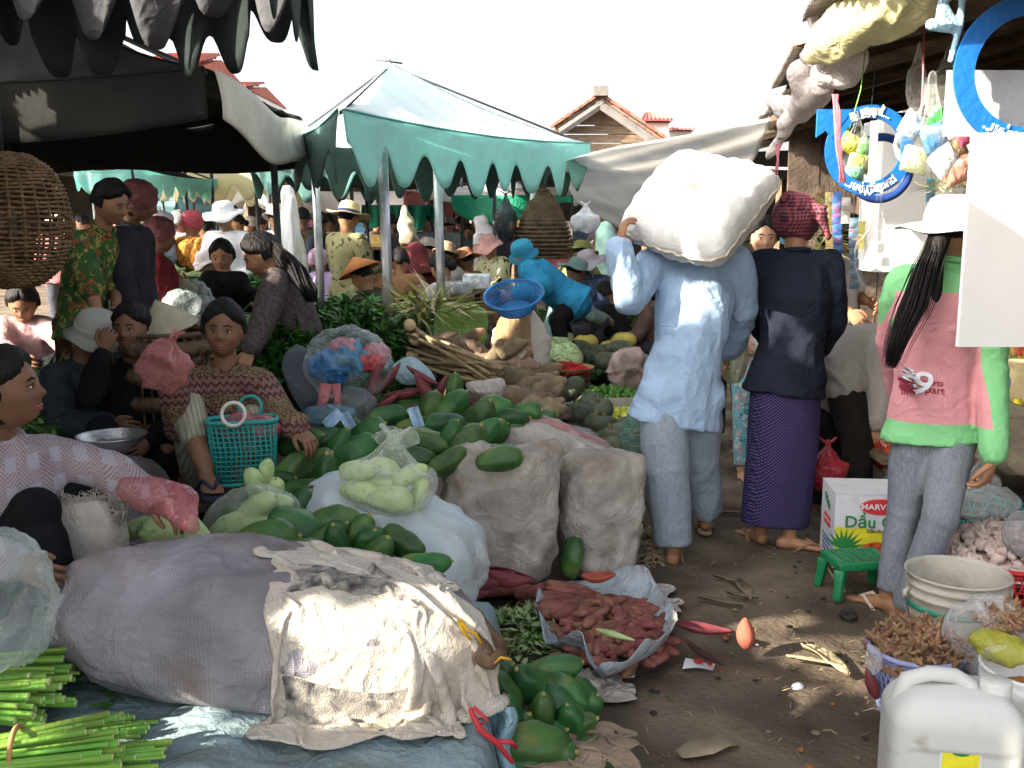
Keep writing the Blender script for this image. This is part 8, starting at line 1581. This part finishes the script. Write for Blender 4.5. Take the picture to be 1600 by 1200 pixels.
# right side: bending person, woman facing the camera, stall keeper
BEI = cloth('beige', (.36, .33, .30), nz=(4, .08))
J = PX(head=(1425, 600, 5.2), face=(.8, 0, -.8), neck=(1405, 560, 5.2), chest=(1370, 545, 5.2), waist=(1330, 550, 5.15), pelvis=(1303, 580, 5.1), shR=(1385, 545, 5.0), shL=(1385, 545, 5.4), elR=(1378, 615, 4.98), wrR=(1370, 660, 4.98), elL=(1400, 610, 5.4), wrL=(1390, 660, 5.4), hipR=(1318, 595, 5.0), hipL=(1300, 595, 5.2), knR=(1338, 690, 4.98), knL=(1290, 700, 5.25), anR=(1342, 800, 5.0), anL=(1268, 790, 5.3), fwd=(1, 0, 0))
person('person in a beige shirt and black trousers bending down behind the sarong', J, BEI, cloth('brown_black', (.018, .015, .013), nz=(9, .2)), vox=.013, loose=.03, hem=.14, hair='short', fold=(6, .012), belly=.03)
J = PX(head=(1193, 372, 6.0), face=(-.1, -1, -.1), neck=(1193, 405, 6.05), chest=(1190, 460, 6.1), waist=(1188, 500, 6.1), pelvis=(1180, 540, 6.1), shR=(1160, 415, 6.05), shL=(1222, 415, 6.1), elR=(1150, 470, 6.05), wrR=(1160, 520, 5.95), elL=(1225, 470, 6.1), wrL=(1215, 520, 6.0), hipR=(1170, 545, 6.05), hipL=(1195, 545, 6.1), knR=(1163, 640, 6.0), knL=(1195, 645, 6.05), anR=(1160, 738, 5.92), anL=(1195, 742, 6.05), fwd=(-.1, -1, 0))
person('woman with a sunlit face and flowered trousers facing the camera behind the big sack', J, cloth('white_blouse', (.66, .63, .62), nz=(5, .05)), cloth('teal_flowers', (.14, .34, .40), pat='floral', psc=30, pcol=(.5, .25, .22), pcol2=(.5, .5, .45)), vox=.013, fine=True, hair='short', eyes=True, sandal=mat('sandal_dark', (.12, .07, .05), nz=(9, .2)), skin=mat('skin_light', (.50, .28, .17), rough=.55, nz=(14, .1), sss=.06))
J = POSE('stand', (W(1140, 600, 6.6).x, W(1140, 600, 6.6).y, 0), .3, 1.6); person('man in dark olive trousers mostly hidden behind the porter', J, cloth('olive_shirt', (.10, .09, .05)), cloth('dark_olive', (.045, .040, .022), nz=(9, .2)), vox=.016, hair='man', skin=SKIN2, loose=.03)
pbag('olive_bag', 'sunlit olive translucent bag between the porter and the sarong', bagm('olive', (.42, .38, .22), .7), W(1146, 555, 5.5), (.085, .07, .16), None, seed=55, amp=.2)
J = PX(head=(1362, 375, 5.0), face=(1, -.3, -.15), neck=(1350, 405, 5.0), chest=(1345, 455, 5.0), waist=(1345, 500, 5.0), pelvis=(1345, 540, 5.0), shR=(1338, 425, 4.85), shL=(1362, 425, 5.15), elR=(1338, 480, 4.8), wrR=(1365, 505, 4.75), elL=(1380, 480, 5.1), wrL=(1400, 490, 5.0), hipR=(1335, 545, 4.9), hipL=(1355, 545, 5.1), knR=(1335, 660, 4.9), knL=(1360, 660, 5.1), anR=(1335, 795, 4.95), anL=(1362, 785, 5.1), fwd=(1, 0, 0))
J = {k: (v + Vector((.12, .75, 0)) if k not in ('face', 'fwd') else v) for k, v in J.items()}
person('stall keeper in a white short sleeved shirt in profile behind the clear hanging bag', J, cloth('white_tee', (.68, .68, .70), nz=(5, .04)), cloth('dark_blue_trs', (.05, .06, .1)), vox=.013, sleeve='short', hair='bun', eyes=True)
# the crowd farther back
CW_ = lambda n, c, **k: cloth(n, c, **k)
far = [(255, 352, 9.5, -1.9, 'stand', ('blue_grey', (.30, .38, .46)), ('khaki', (.2, .17, .12)), 'bucket', (.30, .26, .26), 'man in a blue grey shirt and mauve bucket hat far left in the crowd'),
 (281, 346, 10.8, 2.7, 'stand', ('purple_stripe', (.45, .35, .45)), ('dk', (.05, .05, .06)), 'cap', (.8, .8, .82), 'man in a white cap and purple striped shirt in the crowd'),
 (301, 350, 9.6, -.6, 'stand', ('orange_flower', (.45, .18, .03)), ('mrn2', (.14, .03, .03)), 'wrap', (.45, .08, .10), 'woman in an orange patterned blouse with a red head scarf'),
 (320, 356, 10.4, .4, 'stand', ('cream_s', (.55, .44, .30)), ('mrn2', (.14, .03, .03)), None, None, 'woman in a cream blouse beside the orange blouse'),
 (350, 338, 9.0, 2.8, 'stand', ('white_d', (.78, .78, .8)), ('white_t', (.6, .6, .62)), 'sun', (.78, .80, .80), 'sunlit woman in white with a broad white hat'),
 (432, 340, 9.6, .1, 'stand', ('white_e', (.80, .76, .70)), ('dk', (.05, .05, .06)), 'bucket', (.74, .62, .58), 'person in a white shirt and pinkish bucket hat beside the furled umbrella'),
 (473, 342, 12, .5, 'stand', ('camo_b', (.16, .13, .08)), ('dk', (.05, .05, .06)), None, None, 'man in brown camouflage right of the furled umbrella'),
 (499, 348, 11.6, 1.2, 'stand', ('dkblue', (.04, .05, .07)), ('dk', (.05, .05, .06)), None, None, 'dark clothed man left of the straw hatted man'),
 (544, 342, 8.9, -.7, 'stand', ('camo_g', (.20, .19, .10)), ('tan_t', (.36, .22, .10)), 'straw', (.50, .40, .22), 'man in camouflage shirt and tan trousers with a banded straw hat'),
 (700, 352, 15, .6, 'stand', ('pale_blue_s', (.30, .36, .40)), ('dk', (.05, .05, .06)), 'bucket', (.20, .20, .2), 'man in a pale blue shirt in the dark shed behind the poles'),
 (752, 352, 13.6, 1.4, 'stand', ('lav_s', (.50, .50, .60)), ('dk', (.05, .05, .06)), 'hijab', (.80, .78, .80), 'woman with a white headscarf left of the hanging basket'),
 (733, 372, 15.5, 2.9, 'stand', ('dkteal', (.06, .1, .12)), ('dk', (.05, .05, .06)), None, None, 'dim figure in the shed left of the white headscarf'),
 (497, 408, 10, 2.4, 'sit', ('lilac', (.52, .40, .66)), ('dk', (.05, .05, .06)), 'wrap', (.62, .40, .55), 'seated woman in lilac with a lilac striped head scarf'),
 (566, 432, 8.3, 1.3, 'sit', ('dkbrown', (.06, .045, .035)), ('dk', (.05, .05, .06)), 'cone', (.46, .17, .06), 'seated person under a pointed orange brown hat by the front pole'),
 (612, 404, 10.3, 0, 'sit', ('olive_b', (.16, .12, .07)), ('dk', (.05, .05, .06)), None, None, 'brown haired seated woman right of the front pole'),
 (624, 410, 9.0, 0.1, 'sit', ('brown_c', (.22, .11, .06)), ('dk', (.05, .05, .06)), None, None, 'seated woman with black hair seen from behind in brown'),
 (651, 402, 9.4, .6, 'sit', ('mrn3', (.16, .03, .04)), ('dk', (.05, .05, .06)), 'hijab', (.10, .015, .02), 'seated woman in a dark maroon headscarf'),
 (668, 390, 11, -.3, 'sit', ('greyc', (.35, .34, .33)), ('dk', (.05, .05, .06)), 'bucket', (.62, .58, .50), 'seated person in a cream bucket hat left of the second pole'),
 (697, 398, 10, -.5, 'sit', ('grey_b', (.30, .28, .28)), ('dk', (.05, .05, .06)), 'bucket', (.28, .20, .14), 'seated person in a brown bucket hat right of the second pole'),
 (690, 420, 8.6, 1.0, 'sit', ('pale_pinkgrey', (.46, .42, .42)), ('dk', (.05, .05, .06)), None, None, 'black haired woman in a pale grey blouse bending left by the second pole'),
 (727, 408, 10.2, 1.2, 'sit', ('brick', (.25, .10, .07)), ('dk', (.05, .05, .06)), 'sun', (.42, .18, .10), 'person under a wide brick brown hat'),
 (764, 386, 10.8, 2.3, 'sit', ('camo_l', (.42, .42, .28)), ('dk', (.05, .05, .06)), 'sun', (.66, .36, .34), 'woman in a pale patterned blouse with a pink sun hat'),
 (900, 425, 9.4, -1.2, 'sit', ('teal_g', (.20, .30, .29)), ('dk', (.05, .05, .06)), 'sun', (.22, .34, .33), 'person under a grey teal knitted hat right of the blue jacket'),
 (908, 396, 10.6, -.6, 'sit', ('grnk', (.3, .32, .1)), ('dk', (.05, .05, .06)), 'sun', (.36, .38, .12), 'person under an olive green brimmed hat'),
 (918, 412, 9.9, 2.4, 'sit', ('navyk', (.05, .07, .13)), ('dk', (.05, .05, .06)), 'sun', (.58, .50, .58), 'person in a white and purple brimmed hat'),
 (935, 455, 10.5, -1.0, 'sit', ('navyk', (.05, .07, .13)), ('dk', (.05, .05, .06)), None, None, 'child with dark hair crouching by the herbs'),
 (948, 460, 9.8, 1.0, 'sit', ('blk2', (.02, .02, .02)), ('dk', (.05, .05, .06)), None, None, 'second dark haired child crouching nearest the herbs'),
 (1000, 472, 9.6, 1.5, 'sit', ('brk', (.12, .08, .07)), ('dk', (.05, .05, .06)), None, None, 'woman bending low whose face shows under the arm of the porter'),
 (990, 440, 13, .4, 'sit', ('wht3', (.6, .6, .62)), ('dk', (.05, .05, .06)), 'wrap', (.6, .55, .62), 'seated person with a pale scarf left of the porter'),
 (410, 432, 11, .4, 'sit', ('teal3', (.05, .2, .25)), ('dk', (.05, .05, .06)), None, None, 'person in teal seated behind the leaning woman'),
 (325, 412, 9.0, 2.0, 'sit', ('white4', (.6, .58, .6)), ('dk', (.05, .05, .06)), 'bucket', (.7, .62, .6), 'small pale hatted person behind the dark poles'),
 (312, 416, 9.6, 1.0, 'sit', ('mauve4', (.3, .2, .24)), ('dk', (.05, .05, .06)), 'wrap', (.26, .20, .26), 'person with a dull purple scarf behind the bok choy'),
 (298, 408, 10.4, .2, 'sit', ('yellow4', (.6, .55, .1)), ('dk', (.05, .05, .06)), None, None, 'person in a yellow shirt behind the bok choy')]
for i in range(24):
    px = [90, 130, 225, 240, 268, 372, 392, 410, 455, 515, 590, 610, 640, 665, 680, 720, 742, 785, 870, 905, 940, 960, 240, 575][i]; d = [12, 14, 14, 17, 16, 14, 17, 19, 15, 14, 16, 13, 18, 14, 20, 17, 20, 16, 14, 17, 15, 19, 20, 19][i]
    c1 = [(.3, .1, .1), (.1, .14, .2), (.4, .38, .35), (.12, .2, .12), (.35, .28, .2), (.06, .06, .07)][i % 6]; hc = [(.6, .58, .5), None, (.35, .2, .15), None, (.55, .45, .3), None][(i * 5) % 6]
    far.append((px, 349 + (d - 12) * .2, d, (i * 1.7) % 6.28, 'stand', ('bg%d' % (i % 6), c1), ('dk', (.05, .05, .06)), 'bucket' if hc else None, hc, 'shopper number %s from the left in the dim crowd far back' % ['one', 'two', 'three', 'four', 'five', 'six', 'seven', 'eight', 'nine', 'ten', 'eleven', 'twelve', 'thirteen', 'fourteen', 'fifteen', 'sixteen', 'seventeen', 'eighteen', 'nineteen', 'twenty', 'twenty one', 'twenty two', 'twenty three', 'twenty four'][i]))
for px, py, d, yaw, kind, tp, bt, ht, hc, lb in far:
    h = W(px, py, d); M = rotz(yaw)
    if kind == 'stand': k = h.z / 1.475; off = M @ Vector((0, .03, 0)); bz = 0; k = max(.9, min(1.08, k))
    else: k = 1.0; off = M @ Vector((0, .11, 0)); bz = h.z - .89
    if kind == 'sit' and bz < 0: k = max(.85, h.z / .89); bz = 0
    J = POSE(kind, (h.x - off.x, h.y - off.y, bz), yaw, 1.6 * k, arms=['down', 'fwd', 'hip'][int(px) % 3])
    if bz > .04:
        T = thing('low_platform', 'low board platform under the %s' % ' '.join(lb.split()[:10]), 'platform', (J['pelvis'].x, J['pelvis'].y, 0)); 
        m = MB(); m.box((J['pelvis'].x, J['pelvis'].y, bz - .015), (.7, .8, .03)); m.build('board', WOODM, T, smooth=False)
        for a_ in (-.3, .3): m = MB(); m.box((J['pelvis'].x + a_, J['pelvis'].y, (bz - .03) / 2), (.05, .6, max(.01, bz - .03))); m.build('leg', WOODM, T, smooth=False)
    hat = None
    if ht: hm = mat('hat_%s' % ''.join('%02d' % int(q * 99) for q in hc), hc, rough=.9, nz=(9, .12), bump=(140, .2), wrink=.4)
    if ht == 'bucket': hat = hat_brim(hm, .14, .085, .04)
    if ht == 'sun': hat = hat_brim(hm, .19, .09, .035, wv=.02)
    if ht == 'straw': hat = hat_brim(hm, .20, .115, .01, band=mat('navy_band', (.02, .02, .06), nz=(9, .1)), wv=.015)
    if ht == 'cap': hat = hat_cap(hm)
    if ht == 'cone': hat = hat_cone(hm, .19, .13)
    if ht == 'wrap': hat = wrap(hm, .02, False, seed=int(px))
    if ht == 'hijab': hat = hijab(hm)
    pt = dict(pat='camo', psc=14, pcol=(.05, .05, .02)) if 'camo' in tp[0] else (dict(pat='stripe', psc=30, pcol=(.2, .1, .3)) if 'stripe' in tp[0] else (dict(pat='floral', psc=24, pcol=(.1, .05, .02)) if 'flower' in tp[0] else {}))
    person(lb, J, cloth(tp[0], tp[1], **pt), cloth(bt[0], bt[1]), vox=.020 if d < 10 else .026, hair='short' if (ht or int(px) % 2) else 'bun', hat=hat, loose=.028, eyes=d < 9.2 and abs(yaw) > 1.9, fold=(6, .012), skin=(SKIN, SKIN2)[int(px) % 2])
# the bright blue jacket leaning over the basket
BBL = cloth('bright_blue', (.03, .24, .42), nz=(4, .08))
J = PX(head=(818, 400, 8.4), face=(-.5, -.7, -.5), neck=(828, 414, 8.4), chest=(848, 436, 8.4), waist=(872, 455, 8.4), pelvis=(895, 470, 8.4), shR=(826, 424, 8.2), shL=(838, 420, 8.6), elR=(850, 448, 8.1), wrR=(808, 458, 8.0), elL=(850, 445, 8.6), wrL=(815, 455, 8.5), hipR=(895, 475, 8.3), hipL=(900, 475, 8.5), knR=(870, 500, 8.2), knL=(875, 500, 8.5), anR=(880, 545, 8.2), anL=(890, 545, 8.5), fwd=(-1, -.2, 0))
person('person in a bright blue jacket and blue bucket hat leaning over the blue basket', J, BBL, BLK, vox=.016, loose=.05, hem=.08, hat=hat_brim(mat('hat_blue', (.04, .30, .48), nz=(9, .1), bump=(120, .2)), .13, .09, .05), fold=(6, .016))
# loose market things between the people
m = MB(); big = W(45, 345, 3.9)
T = thing('hanging_basket', 'huge bulging wicker basket hanging at the left picture edge', 'basket', W(35, 450, 3.9)); c = W(12, 345, 3.9); R = rotz(.5); rr = .225
WK2 = mat('brown_wicker', (.20, .125, .06), rough=.7, nz=(14, .35), bump=(60, .3))
for j in range(42):
    t = pi * (j + .8) / 43; r = rr * sin(t) ** .75 * 1.0; z = .26 * cos(t)
    if r < .05: continue
    m = MB(); V = [c + R @ Vector(((r + .007 * cos(28 * g + pi * j)) * cos(g), (r + .007 * cos(28 * g + pi * j)) * sin(g), z + .003 * sin(5 * g + j))) for g in np.linspace(0, 2 * pi, 169)]; m.tube(V, .0062, 5); m.build('weave_strand', WK2, T)
for k in range(28):
    g = 2 * pi * k / 28; m = MB(); m.tube([c + R @ Vector((rr * sin(t) ** .75 * cos(g), rr * sin(t) ** .75 * sin(g), .26 * cos(t))) for t in np.linspace(.12, pi - .12, 14)], .006, 5); m.build('rib', WK2, T)
m = MB(); m.ring(c + Vector((rr * .98, 0, -.02)), .04, .008, Matrix.Rotation(pi / 2, 3, 'X'), 20, 6); m.build('loop_handle', WK2, T); m = MB(); m.tube([c + Vector((0, 0, .25)), Vector((c.x, c.y, 2.45))], .008, 6); m.build('rope', METALD, T)
T = thing('hanging_basket', 'dark brown wicker basket hanging from the right pole of the mint tent', 'basket', W(848, 385, 8.9)); c = W(848, 345, 8.9)
m = MB(); nu, nv = 40, 24
for j in range(18):
    f = j / 17; r = .26 * (1 - (1 - f) ** 1.6) * (1 if f < .8 else 1 - (f - .8) * 1.2) + .02; m = MB(); m.tube([c + Vector(((r + .008 * cos(20 * g + pi * j)) * cos(g), (r + .008 * cos(20 * g + pi * j)) * sin(g) * .6, .30 - .62 * f)) for g in np.linspace(0, 2 * pi, 121)], .0155, 5); m.build('weave_strand', WICKD, T)
m = MB(); m.lathe([(.02, .30), (.10, .22), (.18, .08), (.235, -.12), (.235, -.2), (.15, -.32), (.001, -.33)], c, 30, rot=Matrix.Diagonal((1, .6, 1))); m.build('basket_lining', WICKD, T); m = MB(); m.tube([c + Vector((0, 0, .3)), c + Vector((0, 0, .6))], .006, 5); m.build('rope', METALD, T)
o = pbag('black_bag', 'dark plastic bag hanging beside the dark basket', bagm('blackb', (.03, .035, .05), .9), W(790, 345, 8.8), (.10, .08, .20), None, seed=61, neck=.05); pbag('white_bag', 'white translucent bag hanging below the grey tarpaulin', bagm('whiteb', (.75, .76, .80), .7), W(915, 345, 8.4), (.12, .08, .10), None, seed=62, neck=.05, amp=.2)
lump('folded_umbrella', 'furled white and grey market umbrella standing beside the white shirt', 'umbrella', [[(452, 300, 9, .06), (455, 350, 9, .085), (458, 400, 9, .08), (460, 440, 9, .10)]], mat('white_canvas', ()), 15, vox=.012, amp=.03, fs=16, st=(1, 1, .12))
lump('cloth_bag', 'beige cloth bag hanging from the tent roof behind the front pole', 'bag', [[(632, 325, 9.5, .04), (635, 350, 9.5, .09), (640, 375, 9.5, .10)]], mat('bag_beige', (.36, .30, .22), nz=(9, .2)), 16, vox=.02); lump('green_cloth', 'green checked cloth hung far behind the herb sellers', 'cloth', [[(945, 360, 12, .12), (950, 400, 12, .16), (955, 430, 12, .16)]], mat('mint_cloth', (.30, .50, .42), nz=(9, .2)), 18, vox=.03)
T = thing('cone_hat', 'woven conical hat lying between the seated women at left', 'conical hat', W(262, 515, 4.6)); c = W(262, 516, 4.6); CH = mat('palm_leaf_hat', (.46, .42, .30), rough=.8, nz=(20, .12), bump=(90, .4), stretch=(1, 1, .2)); m = MB(); Rr = Matrix.Rotation(-.28, 3, 'Y') @ Matrix.Rotation(.15, 3, 'X')
m.lathe([(.001, .15), (.05, .108), (.10, .06), (.145, .012), (.15, 0), (.147, -.003), (.10, .052), (.001, .14)], c, 44, rot=Rr); m.build('hat_shell', CH, T); m = MB()
for k in range(4): z = .03 + .03 * k; m.lathe([(.15 * (1 - z / .15) + .003, z), (.15 * (1 - z / .15) + .001, z + .004)], c, 40, rot=Rr)
m.build('hoops', CH, T); wicker('wicker_basket', 'basket of greens the conical hat rests on', Vector((c.x, c.y, 0)), .14, .18, c.z - .01, WICKD, rings=8, ribs=22)
for x, y, d, R_, H, ms, lb, bl_, n_ in [(285, 430, 8.6, (.4, .4), .35, [mat('bok_stem', (.45, .52, .25), nz=(9, .2)), LEAF2, mat('bok_stem', ())], 'heap of bok choy with pale stems left of the seated woman in black', stalk(.3, .012, 3), 420), (235, 400, 9.5, (.4, .4), .3, [LEAF, LEAF2], 'dark herbs behind the bok choy', leaf(.12, .03), 500), (420, 425, 8.8, (.2, .2), .25, [LEAF, LEAF2, mat('fresh_green', ())], 'bunch of green herbs left of the tweed jacket', leaf(.12, .03, .4, 3), 380), (385, 395 + 100, 6.4, (.25, .3), .2, [LEAF, PALEG], 'green stalk vegetables below the seated woman in black', stalk(.25, .006), 300),
                           (75, 590, 5.2, (.25, .3), .28, [LEAF, LEAF2, PALEG], 'dark greens beside the pink bloused woman', leaf(.12, .03, .4, 3), 900), (60, 640, 4.6, (.22, .3), .22, [PALEG, LEAF2, mat('fresh_green', ())], 'pale leafy cabbages at the left edge', leaf(.12, .05, .6, 3), 500), (500, 470, 8.2, (.5, .4), .3, [LEAF, LEAF2], 'dark greens heaped before the lilac scarf', leaf(.12, .03), 700), (570, 470, 7.6, (.4, .4), .3, [LEAF, LEAF2], 'greens behind the front pole', leaf(.12, .03), 600), (640, 480, 7.4, (.35, .4), .28, [LEAF, LEAF3], 'greens heaped behind the corn leaves', leaf(.14, .03), 500)]:
    q = W(x, y, d); b = Vector((q.x, q.y, max(.02, q.z - H * .9))); clump_heap('vegetable_heap', lb, 'vegetables', b, R_, H, ms, bl_, n_, seed=int(x))
    if b.z > .1:
        T = thing('vegetable_stand', 'low stand under the %s' % ' '.join(lb.split()[:9]), 'stand', (q.x, q.y, 0)); m = MB(); m.box((q.x, q.y, b.z - .015), (R_[0] * 1.9, R_[1] * 1.9, .03)); m.build('board', WOODM, T, smooth=False)
        for a_ in (-1, 1): m = MB(); m.box((q.x + a_ * R_[0] * .8, q.y, (b.z - .03) / 2), (.05, R_[1] * 1.6, b.z - .03)); m.build('leg', WOODM, T, smooth=False)
for k, (x, y, d) in enumerate([(300, 460, 6.6), (285, 475, 6.3), (320, 485, 6.0)]): pbag('clear_bag', ('tall clear bag left of the dark pole', 'clear bag of ice lying by the conical hat', 'limp clear bag before the seated woman in black')[k], bagm('ice', (.6, .68, .68), .35), W(x, y, d), (.12, .10, .09), None, seed=80 + k, amp=.25)
for k, (x, y, d, w, c) in enumerate([(745, 440, 8.6, .24, (.75, .76, .8)), (720, 450, 8.4, .18, (.4, .4, .42)), (540, 378, 12, .4, (.35, .45, .55)), (660, 352, 14.5, .4, (.45, .45, .45)), (600, 376, 13, .3, (.5, .35, .12)), (640, 380, 13, .25, (.55, .38, .12)), (880, 440, 11.5, .3, (.3, .12, .3)), (700, 470, 8.8, .5, (.16, .08, .12))]):
    m = MB(); q = W(x, y, d); m.box(q, (w, w * .8, w * .55), rotz(.3 * k)); o = m.build('goods_box', mat('gb%d' % k, c, nz=(20, .3)), smooth=False); bake(o, [('BEVEL', dict(width=.02, segments=3))]); tag(o, '%s box of goods among the seated sellers' % ('white rounded', 'dark grey', 'pale blue', 'grey', 'ochre', 'orange', 'violet', 'dull maroon')[k], 'box')
    T = thing('goods_stand', 'stand under the %s box' % ('white rounded', 'dark grey', 'pale blue', 'grey', 'ochre', 'orange', 'violet', 'dull maroon')[k], 'stand', (q.x, q.y, 0)); m = MB(); h_ = q.z - w * .275; m.box((q.x, q.y, h_ - .015), (w * 1.3, w * 1.2, .03)); m.build('board', WOODM, T, smooth=False)
    for a_ in (-1, 1): m = MB(); m.box((q.x + a_ * w * .5, q.y, (h_ - .03) / 2), (.04, w * .8, h_ - .03)); m.build('leg', WOODM, T, smooth=False)

bpy.data.scenes.remove(TMP)
